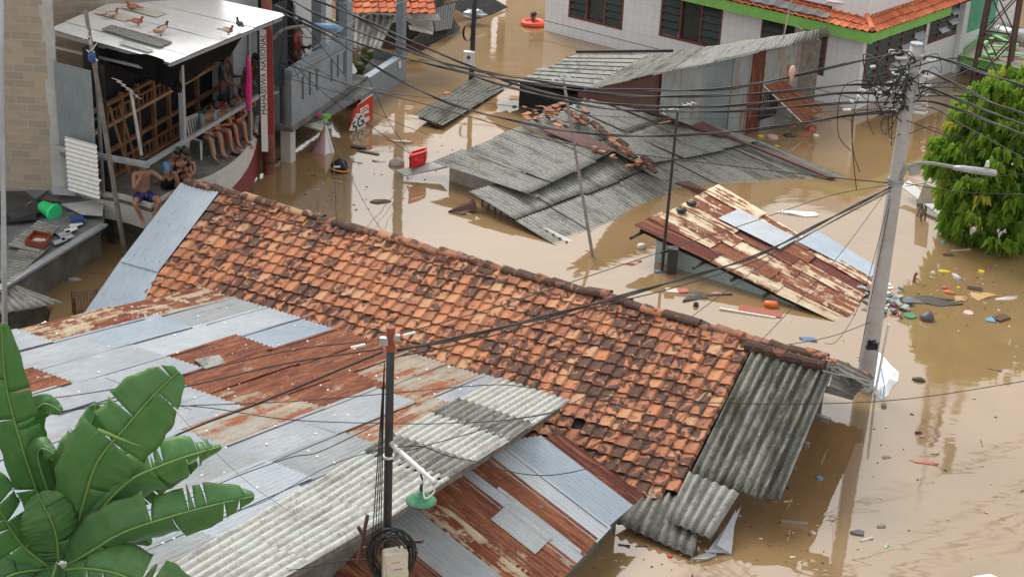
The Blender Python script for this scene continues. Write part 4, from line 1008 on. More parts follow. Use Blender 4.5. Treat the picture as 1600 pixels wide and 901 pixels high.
# banner with words, vertical, right of balcony
pb0 = W(411, 230, FZ); 
def text_obj(name, body, size, mat, parent, o, ex, ey, extr=.002):
    cu = bpy.data.curves.new(name, 'FONT'); cu.body = body; cu.size = size; cu.extrude = extr; cu.align_x = 'CENTER'; cu.align_y = 'CENTER'; cu.resolution_u = 3
    t = bpy.data.objects.new(name, cu); C.objects.link(t); bpy.context.view_layer.update()
    dg = bpy.context.evaluated_depsgraph_get(); me = bpy.data.meshes.new_from_object(t.evaluated_get(dg)); bpy.data.objects.remove(t)
    ex, ey = unit(np.array(ex, float)), unit(np.array(ey, float)); nn = np.cross(ex, ey)
    off = np.array(ORG.get(parent.name, (0, 0, 0)))
    for v in me.vertices: v.co = tuple(np.array(o)-off+ex*v.co[0]+ey*v.co[1]+nn*v.co[2])
    me.materials.clear(); me.materials.append(M[mat] if isinstance(mat, str) else mat)
    ob = bpy.data.objects.new(name, me); C.objects.link(ob); ob.parent = parent; return ob
bn = thing('vertical_banner', pb0, 'narrow white and red banner with upright black lettering strung beside the red pipe', 'banner')
bz = Plane([pb0[0], pb0[1], 0], unit(RX*[1, 1, 0]), ZZ)
mb = MB(); pbox(mb, bz, -.03, .11, 1.0, 3.75, 0, .01); mb.build('banner_cloth', 'white', bn)
mb = MB(); pbox(mb, bz, .11, .24, 1.4, 3.75, 0, .012); mb.build('banner_cloth', simple((140, 48, 46)), bn)
text_obj('lettering', 'MAHASISWA NASIONAL', .165, 'dark', bn, bz.pt(.045, 2.75, .014), ZZ, -bz.e1)
# ================================================================ low slab roof J with debris (left)
hJ = thing('low_slab_roof', W(70, 380, 0), 'low flat roof littered with boards at the foot of the block wall on the left', 'roof')
zJ = .75
J = [(-60, 560), (-60, 240), (30, 248), (118, 290), (164, 322), (162, 347), (20, 440), (-60, 480)]
jp = [W(x, y, zJ) for x, y in J]
mb = MB(); mb.prism(jp[1:], -ZZ*.07); mb.build('roof_slab', 'slate', hJ)
a, b = W(163, 352, zJ), W(-30, 470, zJ)
mb = MB(); d = unit(b-a); mb.beam(a+ZZ*.02, b+ZZ*.02, .16, .05); mb.build('gutter', 'galv_steel', hJ)
mb = MB(); off_ = np.array([-.12, .12, 0]); mb.prism([a+off_-ZZ*1.0, b+off_-ZZ*1.0, b+off_-ZZ*.05, a+off_-ZZ*.05], off_*1.3); mb.build('wall', 'conc_dark', hJ)
def jquad(pts, z, th, mat, nm, lab=None, cat=None, par=hJ, sh=False):
    mb = MB(); q = [W(x, y, z_) for (x, y), z_ in zip(pts, z if isinstance(z, (list, tuple)) else [z]*len(pts))]
    if sh: sheet(mb, *q, pitch=.11, amp=.012, r=rg.random(), warp=.03)
    else: mb.prism(q, ZZ*th, rg.random())
    o = mb.build(nm, mat, par, solid=.006 if sh else 0)
    if lab: tag(o, lab, cat)
    return o
jquad([(0, 262), (60, 250), (88, 290), (30, 330)], [.95, 1.1, 1.0, .86], .02, 'slate', 'roof_board')
jquad([(-20, 300), (40, 300), (75, 330), (20, 345)], [.98, .98, .84, .84], .02, 'slate_dark', 'roof_board')
jquad([(60, 292), (122, 296), (134, 318), (98, 318)], [.98, 1.0, .84, .84], .02, 'slate', 'roof_board')
jquad([(80, 294), (121, 298), (118, 306), (82, 304)], 1.05, .02, 'galv', 'roof_board')
jquad([(95, 320), (163, 312), (160, 338), (128, 336)], .86, .02, 'conc', 'roof_board')
jquad([(0, 322), (60, 330), (56, 344), (0, 350)], .82, .03, 'dark', 'gap_shade_slab')  # dark slab laid on the roof to imitate a shaded gap
jquad([(10, 385), (60, 345), (92, 355), (60, 395)], [.8, .82, .82, .8], .02, 'asb_grey', 'asbestos_sheet', sh=True)
jquad([(-20, 440), (45, 375), (80, 385), (20, 440)], [.8, .8, .8, .78], .02, 'asb_dark', 'asbestos_sheet', sh=True)
jquad([(60, 345), (120, 330), (135, 345), (95, 372)], .80, .015, 'slate', 'roof_board')
for (x, y) in ((100, 366), (110, 360), (92, 378), (118, 352), (104, 372)):
    jquad([(x-10, y), (x+8, y-6), (x+12, y-2), (x-6, y+5)], .82, .015, 'white' if x % 4 else 'galv', 'litter')
# yellowish board leaning below balcony
mb = MB(); q = [W(163, 306, 1.05), W(186, 309, 1.05), W(182, 350, .12), W(160, 346, .12)]; mb.prism(q, (-.02, -.03, 0)); tag(mb.build('leaning_board', simple((205, 195, 130)), None), 'yellowed white board leaning under the balcony corner behind the leaning timber pole', 'board')
# green bucket
bk = thing('green_bucket', W(74, 328, .84), 'bright green plastic bucket lying on its side on the low roof', 'bucket')
mb = MB(); a = W(66, 322, .98); d = unit(np.array([.75, -.5, -.12])); mb.tube([a-d*.02, a, a+d*.34, a+d*.36], [.10, .115, .165, .172], 20); mb.build('body', simple((20, 200, 110)), bk)
mb = MB(); mb.tube([a+d*.33, a+d*.375], .183, 20); mb.build('rim', simple((60, 225, 140)), bk)
# blue slippers, tray, jar
jquad([(110, 341), (130, 341), (132, 346), (112, 348)], .86, .05, simple((30, 70, 140)), 'folded_cloth', 'small dark blue cloth on the low roof right of the green bucket', 'cloth', None)
tr = thing('wooden_tray', W(60, 380, .82), 'red brown wooden tray with scraps on the ribbed part of the low left roof', 'tray')
q = [W(40, 382, .85), W(54, 367, .85), W(80, 372, .85), W(70, 388, .85)]
mb = MB(); mb.prism(q, ZZ*.02)
for i in range(4): mb.beam(q[i]+ZZ*.05, q[(i+1) % 4]+ZZ*.05, .025, .1)
mb.build('box', simple((135, 65, 40)), tr)
mb = MB(); mb.blob(W(60, 376, .92), .1, .06, .04, 8, 5, jit=.6); mb.blob(W(68, 376, .92), .06, .05, .04, 8, 5, jit=.6); mb.build('contents', 'conc', tr)
# lower left ribbed roof K
hKK = thing('small_ribbed_roof', W(30, 500, 0), 'small grey ribbed roof at the left edge above the banana leaves', 'roof')
mb = MB(); sheet(mb, W(-40, 500, .62), W(-40, 440, .72), W(12, 445, .66), W(97, 474, .42), pitch=.12, amp=.014, r=.4)
mb = MB(); sheet(mb, W(-60, 432, .8), W(25, 447, .7), W(97, 474, .45), W(-60, 500, .55), pitch=.12, amp=.014, r=.4); mb.build('asbestos_sheet', 'asb_grey', hKK, smooth=True, solid=.008)
mb = MB(); mb.prism([W(-60, 505, .5), W(80, 478, .38), W(75, 500, .1), W(60, 515, 0), W(-60, 540, 0)], (0, .06, -.02)); mb.build('wall', 'dim', hKK)
mb = MB(); mb.beam(W(66, 478, .38), W(82, 482, .36), .05, .05); mb.beam(W(60, 480, .3), W(75, 505, 0), .05, .05); mb.build('rafter_end', 'wood', hKK)
mb = MB(); sheet(mb, W(20, 528, .75), W(70, 502, .75), W(90, 515, .7), W(30, 545, .7), r=.2, amp=.01); mb.build('roof_sheet', 'white_sheet', hKK)
# wire cage
cg = thing('wire_cage', W(137, 485, 0), 'rusty open wire cage standing in the water by the left end of the tiled roof', 'cage')
mb = MB(); cb = W(118, 500, 0); e1 = np.array([.42, .15, 0]); e2 = np.array([-.12, .30, 0])
for i in range(5):
    for z in (.02, .42):
        mb.tube([cb+e1*i/4+ZZ*z, cb+e1*i/4+e2+ZZ*z], .006, 4)
        if i < 5: mb.tube([cb+e2*i/4+ZZ*z, cb+e2*i/4+e1+ZZ*z], .006, 4)
for i in range(9):
    for o_ in (0*e2, e2): mb.tube([cb+e1*i/8+o_, cb+e1*i/8+o_+ZZ*.42], .005, 4)
    for o_ in (0*e1, e1): mb.tube([cb+e2*i/8+o_, cb+e2*i/8+o_+ZZ*.42], .005, 4)
mb.build('mesh', 'rustiron', cg); mb = MB()
for o_ in (0*e1, e1, e2, e1+e2): mb.beam(cb+o_-ZZ*.1, cb+o_+ZZ*.45, .03, .03)
mb.build('frame', 'rustiron', cg)
# ================================================================ blue-grey house I
hI = thing('blue_grey_house', W(500, 190, 0), 'house with a slotted blue grey balcony wall and grey posts beyond the red pipe', 'house')
i0 = W(456, 196, .95); i1 = W(541, 138, .95); IP = wall_plane(i0, i1)
i0b = i0*[1, 1, 0]; Li = np.linalg.norm((i1-i0)[:2])
zt = IP.pix(456, 116)[1]; zt1 = IP.pix(541, 60)[1]
slots = [(IP.pix(x, y0)[0]-.06, IP.pix(x, y0)[0]+.06, IP.pix(x, y1)[1], IP.pix(x, y0)[1]) for x, y0, y1 in ((473, 120, 156), (484, 113, 150), (495, 107, 143), (518, 93, 128), (528, 86, 121), (538, 81, 116))]
mb = MB(); wall(mb, IP, 0, Li+.02, .90, min(zt, zt1), slots, depth=.12); pbox(mb, IP, -.04, Li+.05, min(zt, zt1), min(zt, zt1)+.1, -.16, .05)
mb.quad(IP.pt(0, .9), IP.pt(0, zt), IP.pt(0, zt, -1.2), IP.pt(0, .9, -1.2)); pbox(mb, IP, Li-.03, Li+.30, .95, min(zt, zt1)+.9, -.2, .03); mb.build('balcony_wall', 'greypaint', hI)
mb = MB(); pbox(mb, IP, 0, Li, .95, min(zt, zt1)-.1, -.30, -.14); mb.build('slot_backing', 'dark', hI)
zi = min(zt, zt1)
mb = MB(); pbox(mb, IP, -.1, Li+1.2, .82, .92, -1.2, .06); mb.build('floor_slab', 'conc_dark', hI)
mb = MB(); pbox(mb, IP, .02, .28, -.3, .82, -.3, -.05); mb.build('lower_post', 'plaster', hI)
mb = MB(); pbox(mb, IP, .35, 4.5, -.3, .8, -1.4, -1.3); mb.build('lower_wall', simple((60, 95, 85)), hI)
# back wall with whitewash, posts, dark door
mb = MB(); bkw = Plane(IP.pt(0, 0, -1.3), IP.e1, ZZ); bkw.n = IP.n
wall(mb, bkw, -.3, 5.0, .9, 5.2, [(2.1, 2.9, .95, 2.9)], depth=.2); mb.quad(IP.pt(-.3, .9, -1.3), IP.pt(-.3, 5.2, -1.3), IP.pt(-.3, 5.2, -4), IP.pt(-.3, .9, -4)); mb.build('wall', 'wtile', hI)
mb = MB(); mb.quad(bkw.pt(2.0, .9, -.3), bkw.pt(3.0, .9, -.3), bkw.pt(3.0, 3, -.3), bkw.pt(2.0, 3, -.3)); mb.build('interior', 'dark', hI)
mb = MB()
for x, y, w_ in ((508, 90, .26), (545, 60, .20)):
    s = IP.pix(x, y)[0]; pbox(mb, IP, s, s+w_, zi, 5.2, -.35, -.1)
pbox(mb, IP, -.2, 4.2, 5.0, 5.25, -.4, .1); mb.build('post', 'bluegrey', hI)
mb = MB(); s = IP.pix(468, 60)[0]; pbox(mb, IP, s, s+.16, .95, 5.0, -.9, -.75); mb.build('timber_post', 'slate_dark', hI)
# awning slab in front
mb = MB(); q = [W(488, 186, .80), W(545, 142, .80), W(590, 140, .72), W(512, 186, .62)]; q = [W(461, 192, .78), W(545, 137, .80), W(588, 140, .66), W(510, 187, .62)]
mb.prism(q, ZZ*.04); mb.build('awning', 'slate', hI)
mb = MB(); mb.prism([W(458, 192, .62), W(492, 184, .66), W(512, 190, .60), W(502, 206, .55)], ZZ*.04); tag(mb.build('awning_board', 'plaster_dirty', hI), 'pale board at the near end of the awning')
# lower parapet wall to the right
j0 = W(566, 164, .1); j1 = W(634, 118, .1); JP = wall_plane(j0, j1); Lj = np.linalg.norm((j1-j0)[:2]); zj = JP.pix(634, 88)[1]
mb = MB(); wall(mb, JP, -.1, Lj, -.3, zj); pbox(mb, JP, -.1, Lj+.05, zj, zj+.08, -.18, .03); mb.quad(JP.pt(Lj, -.3), JP.pt(Lj, zj), JP.pt(Lj, zj, -1.8), JP.pt(Lj, -.3, -1.8)); mb.build('parapet', 'greypaint', hI)
mb = MB(); s = Lj-.15; pbox(mb, JP, s-.1, s+.12, zj+.08, 5.3, -.2, -.0); mb.build('post', 'bluegrey', hI)
mb = MB(); pbox(mb, JP, -.1, Lj, .35, .45, -1.8, -.2); mb.build('floor_slab', 'conc_dark', hI)
mb = MB(); pbox(mb, JP, .3, Lj-.2, .45, 1.35, -1.9, -1.8); mb.build('inner_wall', plain('stained_grey_wall', (.30, .34, .33), .9, var=.5, scale=2), hI)
mb = MB(); 
for k in range(5): mb.blob(JP.pt(.45+.3*k, .75+.1*math.sin(k*2), -.7-.2*(k % 2)), .2, .18, .22, 8, 6, jit=.8)
mb.build('potted_greens', simple((70, 75, 35)), hI)
mb = MB(); mb.prism([JP.P(621, 92, .02), JP.P(625, 92, .02), JP.P(626, 105, .02), JP.P(622, 107, .02)], JP.n*.006); tag(mb.build('paper_notice', 'white', None), 'small white paper stuck on the grey parapet end', 'notice')
mb = MB(); mb.prism([JP.pt(.05, 1.1, -.5), JP.pt(.35, 1.1, -.5), JP.pt(.42, .8, -.35), JP.pt(.1, .75, -.35)], (0, .02, .02)); tag(mb.build('white_cloth', 'white', None), 'white cloth beside the woman in patterned clothes on the grey balcony', 'cloth')
# upper: second storey slab over the balcony, out of frame but reflected
mb = MB(); pbox(mb, IP, -.3, 4.5, 5.25, 5.45, -4, .2); mb.build('roof_slab', 'conc', hI)
# 5G sign
sg = thing('phone_card_sign', W(560, 200, 0), 'red and white plastic sign board reading 5G hanging over the water under the grey awning', 'sign')
s0 = W(545, 207, .03); SP = Plane([s0[0], s0[1], 0], unit(W(582, 190, .03)-s0), ZZ)
def spp(x, y, h=0): return SP.P(x, y, h)
mb = MB(); mb.prism([spp(546, 205), spp(556, 208), spp(582, 188), spp(583, 148), spp(560, 164), spp(552, 176)], -SP.n*.03); mb.build('board', simple((200, 60, 45), .35), sg)
mb = MB(); mb.prism([spp(545, 204, .004), spp(572, 206, .004), spp(568, 176, .004), spp(556, 178, .004)], SP.n*.006); mb.prism([spp(562, 170, .004), spp(575, 163, .004), spp(576, 176, .004), spp(563, 180, .004)], SP.n*.006)
mb.prism([spp(568, 186, .004), spp(576, 181, .004), spp(577, 187, .004), spp(568, 194, .004)], SP.n*.006); mb.build('white_panel', 'white', sg)
tx = unit(spp(566, 186)-spp(549, 202)); ty = unit(np.cross(SP.n, tx)); ty = ty if ty[2] > 0 else -ty
text_obj('lettering', '5G', .40, 'dark', sg, spp(559, 194, .018), tx, ty, .004)
for k in range(2):
    mb = MB(); mb.prism([spp(564, 172+k*4, .012), spp(574, 166+k*4, .012), spp(574, 167.5+k*4, .012), spp(564, 173.5+k*4, .012)], SP.n*.003); mb.build('red_line', simple((200, 60, 45)), sg)
# closed cloth umbrella
um = thing('folded_parasol', W(503, 238, 0), 'closed white and pink cloth parasol standing in the water under the pale awning board', 'parasol')
mb = MB(); p = W(503, 238, 0); top = W(508, 196, .60); base = len(mb.v); nseg = 10
for (t, R_) in ((0, .03), (.3, .1), (.65, .18), (1, .25)):
    for k in range(nseg): a = 2*math.pi*k/nseg; rr = R_*(1+.25*math.cos(a*5)); mb.add([top*(1-t)+(p-ZZ*.05)*t+np.array([math.cos(a)*rr, math.sin(a)*rr*.7, 0])])
for j in range(3):
    for k in range(nseg): k2 = (k+1) % nseg; mb.face((base+j*nseg+k, base+j*nseg+k2, base+(j+1)*nseg+k2, base+(j+1)*nseg+k), None, 0, 1 if k in (4, 5, 6, 7) else 0)
mb.build('cloth', ['white', simple((190, 150, 155))], um, smooth=True)
mb = MB(); mb.tube([top+ZZ*.05, p+ZZ*.0], .012, 6); mb.build('pole', 'poleiron', um)
# ================================================================ houses at the top
hT = thing('orange_roof_house', W(620, 20, 0), 'house with a bright orange tile roof above patched grey awnings beside the alley', 'house')
t0 = W(560, 20, 1.75); t1 = W(685, 22, 1.35); t1 = W(684, 22, 1.7); TPn = Plane(t0, unit(t1-t0), np.cross(unit(t1-t0), [0, 0, 1.])*-1*math.cos(.45)+ZZ*math.sin(.45))
if TPn.e2[1] < 0: pass
e2 = np.cross(ZZ, unit(t1-t0)); e2 = e2 if e2[1] > 0 else -e2; e2 = e2*math.cos(.45)+ZZ*math.sin(.45); TPn = Plane(t0, unit(t1-t0), e2)
Lt = np.linalg.norm(t1-t0); rows = 13; q = Plane(TPn.o+TPn.e2*rows*.235, TPn.e1, -TPn.e2); q.n = TPn.n
mb = MB(); tiles(mb, q, -.3, Lt, rows, seed=77, skip=lambda x, y: y > rows*.235-.25 and x > .9 and x < 1.3, jit=1.5); mb.build('roof_tiles', 'tile_new', hT)
mb = MB(); deck(mb, TPn, [(-.3, .1), (Lt, .1), (Lt, 3), (-.3, 3)], -.04, .05); mb.build('roof_underlay', 'dark', hT)
mb = MB(); sheet(mb, W(550, 20, 1.55), W(617, 26, 1.5), W(594, 78, .95), W(548, 74, 1.0), pitch=.15, amp=.022, r=.3, seg=8); mb.build('asbestos_sheet', 'asb_light', hT, smooth=True, solid=.008)
mb = MB()
for pts, z in ((((635, 18), (682, 16), (689, 32), (650, 34)), (1.5, 1.5, 1.25, 1.25)), (((632, 30), (676, 34), (678, 50), (648, 42)), (1.2, 1.2, 1.0, 1.0)), (((638, 40), (678, 45), (676, 55), (640, 47)), (1.05, 1.0, .95, 1.0))):
    mb.prism([W(x, y, z_) for (x, y), z_ in zip(pts, z)], ZZ*.02, rg.random())
mb.build('awning_board', 'plaster_dirty', hT)
mb = MB(); tb = [W(598, 78, 0), W(690, 60, 0), W(700, 30, 0), W(690, 0, 0), W(560, 0, 0)]
mb.prism([W(600, 76, 0), W(655, 66, 0), W(690, 20, 0), W(700, -20, 0), W(560, -20, 0), W(560, 60, 0)], ZZ*.7); mb.build('wall', 'dim', hT)
mb = MB(); sheet(mb, W(598, 76, .35), W(610, 66, .5), W(672, 72, .35), W(655, 82, .15), r=.2, amp=.01); mb.build('roof_sheet', 'redwall', hT)
hU = thing('dark_sunken_roof', W(720, 40, 0), 'dark wet roof sloping down into the water at the top of the alley', 'roof')
mb = MB(); sheet(mb, W(640, 66, .35), W(700, 15, .5), W(720, 45, .08), W(655, 80, -.05), pitch=.12, amp=.012, r=.2); sheet(mb, W(695, 8, .45), W(752, -12, .5), W(794, 12, .04), W(748, 33, -.04), pitch=.12, amp=.012, r=.7)
sheet(mb, W(675, 15, .75), W(712, 5, .65), W(705, 45, .25), W(680, 50, .35), pitch=.12, amp=.012, r=.9)
mb.build('roof_sheet', 'slate_dark', hU, solid=.01)
mb = MB(); mb.prism([W(680, 25, .5), W(703, 30, .35), W(700, 42, .25), W(678, 45, .3)], ZZ*.03); mb.build('roof_sheet', 'redwall', hU)
mb = MB(); mb.blob(W(738, 22, .3), .3, .2, .12, 10, 6, jit=.9); tag(mb.build('plastic_sheet', 'galv_steel', None), 'crumpled grey plastic caught on the dark sunken roof behind the thin pole', 'plastic sheet')
mb = MB(); a = W(800, -2, 0); 
# ================================================================ houses beyond the frame (seen mirrored in the water)
spec = [(-16, 62, 9, 7, 7.5, 'plaster', 'two storey house with pale plaster walls beyond the orange tile roof'), (-5.5, 66, 8, 7, 8.5, 'greypaint', 'grey painted house at the far end of the flooded alley'), (3.2, 64, 8, 8, 6.5, 'plaster_dirty', 'stained house directly behind the white tiled building'), (13, 62, 8, 8, 7.5, 'conc', 'raw concrete house behind the right end of the white building'), (-22, 47, 8, 9, 7, 'block', 'block house behind the balcony house roof'), (23, 56, 9, 8, 6, 'plaster', 'pale house far right beyond the lattice tower')]
for (x, y, wx, wy, hh, mt, lb) in spec:
    o = thing('distant_house', (x, y, 0), lb, 'house'); fp = Plane((x-wx/2, y, 0), (1, 0, 0), ZZ); hs = []
    for fz in (1.0, 3.9):
        if fz+1.3 < hh:
            for k in range(3): hs.append((wx*(.12+.3*k), wx*(.12+.3*k)+1.2, fz, fz+1.3))
    mb = MB(); wall(mb, fp, 0, wx, -.3, hh, hs, depth=.2); mb.prism([(x-wx/2, y+.3, -.3), (x-wx/2, y+wy, -.3), (x+wx/2, y+wy, -.3), (x+wx/2, y+.3, -.3)], ZZ*(hh+.3)); mb.build('wall', mt, o)
    for h_ in hs: 
        mb = MB(); pbox(mb, fp, h_[0], h_[1], h_[2], h_[3], -.19, -.12); mb.build('window', 'glass', o)
    mb = MB(); mb.prism([(x-wx/2-.4, y-.5, hh), (x-wx/2-.4, y+wy+.4, hh), (x-wx/2-.4, y+wy/2, hh+1.8)], (wx+.8, 0, 0)); mb.build('roof', 'tile_new', o)
# ================================================================ poles
def pole(name, label, base, top, r0, r1, mat, cat='pole', sides=16):
    t = thing(name, base, label, cat); mb = MB(); mb.tube([base-ZZ*.5, *[base+(top-base)*k/6 for k in range(7)]], [r0]+[r0+(r1-r0)*k/6 for k in range(7)], sides)
    mb.build('shaft', mat, t, smooth=True); return t
pb = W(1350, 606, 0); ph = height_at(pb, 70)
P1 = pole('concrete_utility_pole', 'tall pale concrete utility pole leaning over a tangle of cables on the right', pb, pb+ZZ*ph, .165, .098, 'conc', 'utility pole', 24)
def onpole(y): return pb+ZZ*height_at(pb, y)
mb = MB(); p = onpole(70); mb.tube([p, p+ZZ*.03], .105, 16); mb.build('pole_cap', 'galv_steel', P1)
for y in (88, 115, 131, 140, 152, 160, 170, 280, 285): p = onpole(y); mb = MB(); mb.tube([p-ZZ*.025, p+ZZ*.025], .14 if y > 200 else .128, 16); mb.build('clamp_band', 'galv_steel', P1)
mb = MB(); rg = random.Random(8)
for y in (92, 118, 133, 146, 158, 166, 174): 
    mb = MB()
    p = onpole(y); s = 1 if y % 2 else -1
    for sg_ in (-1, 1): mb = MB(); d = np.array([sg_, -.3*rg.random(), 0]); mb.tube([p+d*.1, p+d*.30, p+d*.32+ZZ*.04], .022, 6); mb.build('insulator_arm', 'white', P1)
mb = MB(); p = onpole(82)
for k in range(4):
    a = p-np.array([.12+.09*k, .02, 0]); mb.tube([a+np.array([math.cos(t)*.05, 0, math.sin(t)*.032]) for t in np.linspace(0, 6.2, 9)], .010, 5, False)
mb.build('chain_link', 'cream', P1)
# street lamp on it
lp = thing('street_lamp', onpole(268), 'grey curved arm street lamp bracketed to the concrete pole beside the green tree', 'street lamp')
q = onpole(272)
pts = dense([q+[.05, -.12, -.05], q+[.12, -.14, .16], q+[.28, -.16, .27], q+[.55, -.2, .29], q+[.95, -.26, .26]], 5)
mb = MB(); mb.tube(pts, .030, 10); mb.build('arm', 'pipe', lp, smooth=True)
mb = MB(); a = pts[-1]; b = a+np.array([.62, -.08, -.03]); mb.tube([a-[.1, 0, 0], a+(b-a)*.1, a+(b-a)*.5, b-(b-a)*.04, b], [.035, .055, .06, .055, .04], 12); mb.build('lamp_head', 'galv_steel', lp, smooth=True)
mb = MB(); c = a+(b-a)*.72+ZZ*.09; mb.tube([c, c+ZZ*.02, c+ZZ*.09, c+ZZ*.11], [.035, .035, .03, .015], 10); mb.build('photocell', 'white', lp)
mb = MB(); c = q+np.array([.20, -.12, .02]); mb.box(c, (.17, 0, .05), (0, .12, 0), (-.03, 0, .17)); mb.build('junction_box', 'galv_steel', P1)
mb = MB(); mb.tube([pb+[.19, -.1, .05], pb+[.23, -.12, 1.35]], .022, 8); mb.build('conduit', 'white', P1)
mb = MB(); c = pb+np.array([-.02, -.17, .95])
for k in range(10): mb.tube([c+[rg.uniform(-.1, .12), 0, rg.uniform(-.1, .1)] for _ in range(5)], .012, 5)
mb.build('cable_knot', 'cable', P1)
# red pipe
rb_ = W(421, 270, 0); rh = height_at(rb_, -12)
R1 = pole('red_utility_pole', 'thick red painted iron pole with rust bands in front of the grey balcony wall', rb_, rb_+ZZ*rh, .145, .115, 'redpipe', 'utility pole')
mb = MB()
for y, m_ in ((100, .06), (160, .03), (250, .04), (30, .08)): z = height_at(rb_, y); mb = MB(); mb.tube([rb_+ZZ*(z-m_), rb_+ZZ*(z+m_)], .15, 16); mb.build('rusted_band', 'rustiron', R1, smooth=True)
def street_arm(base, p_to, lab):
    t = thing('street_lamp', base, lab, 'street lamp'); d = p_to-base
    pts = dense([base, base+d*.25+ZZ*.15, base+d*.6+ZZ*.12, p_to-d*.02], 4); mb = MB(); mb.tube(pts, .035, 8); mb.build('arm', 'pipe', t, smooth=True)
    e = unit(d*[1, 1, 0]); mb = MB(); mb.tube([p_to-e*.05, p_to+e*.05, p_to+e*.35, p_to+e*.62, p_to+e*.64], [.04, .07, .085, .08, .04], 10); mb.build('lamp_head', simple((120, 160, 205), .35), t, smooth=True)
    mb = MB(); mb.tube([p_to+e*.45+ZZ*.07, p_to+e*.45+ZZ*.17], [.05, .035], 8); mb.build('photocell', 'white', t); return t
zq = height_at(rb_, 62)
street_arm(rb_+ZZ*zq+[.1, -.1, 0], rb_+np.array([1.05, -.2, zq+.42]), 'street lamp with a pale blue head reaching out from the red iron pole')
# front dark pole
fb = W(598, 1250, 0); fh = height_at(fb, 545)
F1 = pole('dark_iron_pole', 'dark iron pole with a rusty red cap rising in front of the silver roofs', fb, fb+ZZ*fh, .056, .043, 'poleiron', 'utility pole')
def onf(y): return fb+ZZ*height_at(fb, y)
mb = MB(); a = onf(545); b = onf(512); mb.tube([a-ZZ*.02, a+(b-a)*.3, a+(b-a)*.31, a+(b-a)*.6, a+(b-a)*.61, b], [.045, .05, .038, .038, .047, .047], 14); mb.build('cap', simple((150, 75, 50)), F1)
mb = MB(); mb.tube([b, b+ZZ*.012], .05, 14); mb.build('cap_plate', 'redpipe', F1)
mb = MB(); c = onf(530); mb.box(c+[-.11, -.05, -.05], (.09, 0, 0), (0, .06, 0), (0, 0, .08)); mb.box(c+[.03, -.05, .02], (.07, 0, 0), (0, .05, 0), (0, 0, .05)); mb.build('clamp', 'galv_steel', F1)
mb = MB(); 
for (x0_, y0_, x1_, y1_) in ((550, 536, 572, 531), (632, 517, 650, 512)):
    d = W(x0_, y0_, c[2]); 
    dpl = Plane(fb*[1, 1, 0], unit(RX*[1, 1, 0]), ZZ); mb.tube([dpl.P(x0_, y0_, .1), dpl.P(x1_, y1_, .1)], .015, 8)
mb.build('insulator', 'white', F1)
mb = MB(); c = onf(712); mb.tube([c-ZZ*.012, c+ZZ*.012], .062, 14); mb.build('clamp_band', 'white', F1)
dpl = Plane(fb*[1, 1, 0], unit(RX*[1, 1, 0]), ZZ)
lm = thing('hanging_lamp', dpl.P(660, 765, .2), 'green enamel shade lamp hanging from a white tube on the dark iron pole', 'lamp')
mb = MB(); a = dpl.P(612, 692, .02); b = dpl.P(681, 726, .35); mb.tube([a, a+(b-a)*.97, b], [.028, .028, .026], 12); mb.build('arm', 'white', lm, smooth=True)
mb = MB(); mb.tube([a-(b-a)*.05+[0, 0, .02], a+(b-a)*.02], .036, 10); mb.tube([b, b+unit(b-a)*.02], .034, 10); mb.build('arm_end', 'galv_steel', lm)
c = dpl.P(660, 764, .22); mb = MB()
mb.tube([c+ZZ*.13, c+ZZ*.10, c+ZZ*.085, c+ZZ*.065, c+ZZ*.04, c+ZZ*.022, c, c-ZZ*.01], [.022, .03, .058, .08, .092, .13, .158, .162], 28); mb.build('shade', plain('worn_green_enamel', (.05, .24, .12), .45, var=.45, scale=14), lm, smooth=True)
mb = MB(); mb.tube([c-ZZ*.016, c-ZZ*.002], [.166, .166], 28); mb.build('shade_rim', 'rustiron', lm)
mb = MB(); mb.tube([c+ZZ*.12, c+ZZ*.19], .024, 10); mb.tube(dense([c+ZZ*.19, c+[.02, 0, .24], c+[-.01, 0, .3], a+(b-a)*.72], 4), .012, 6); mb.build('lamp_holder', 'poleiron', lm)
mb = MB(); mb.tube(dense([b+[-.02, 0, -.02], b+[.0, 0, -.12], b+[-.10, 0, -.2], c+[.02, 0, .28]], 5), .009, 6); mb.build('cord', 'white', lm)
# service box
sbx = thing('meter_box', dpl.P(617, 863, .15), 'cream plastic service box strapped to the dark iron pole among coiled black cable', 'service box')
fc = unit(CAM*[1, 1, 0]-fb*[1, 1, 0]); sd = np.cross(fc, ZZ)*-1; sd = RX*[1, 1, 0]; sd = unit(sd)
BX = Plane(dpl.P(617, 863, .16), unit(sd+fc*-.25), ZZ); rt_ = rad(6); BX.e1, BX.e2 = BX.e1*math.cos(rt_)-BX.e2*math.sin(rt_)*-1, BX.e2
def rbox(pl, wd, hg, dp, r=.03):
    mb = MB(); pts = []
    for (sx, sy, a0) in ((1, 1, 0), (-1, 1, 90), (-1, -1, 180), (1, -1, 270)):
        for k in range(4): t = rad(a0+30*k); pts.append(pl.pt(sx*(wd/2-r)+r*math.cos(t), sy*(hg/2-r)+r*math.sin(t)))
    mb.prism(pts, pl.n*dp); return mb
rbox(BX, .27, .37, .11).build('body', 'cream', sbx)
B2 = Plane(BX.pt(.01, .01, .11), BX.e1, BX.e2); B2.n = BX.n; rbox(B2, .235, .335, .02, .04).build('lid', 'cream', sbx)
mb = MB(); pbox(mb, BX, -.05, .04, .06, .075, .130, .1325); mb.build('faded_print', simple((205, 150, 110)), sbx)
mb = MB(); pbox(mb, BX, -.03, .07, -.03, -.018, .130, .1325); mb.build('faded_print', simple((120, 130, 170)), sbx)
cc = thing('cable_coil', dpl.P(612, 855, .1), 'coils of spare black cable looped around the cream box on the dark iron pole', 'cable coil')
rg = random.Random(6)
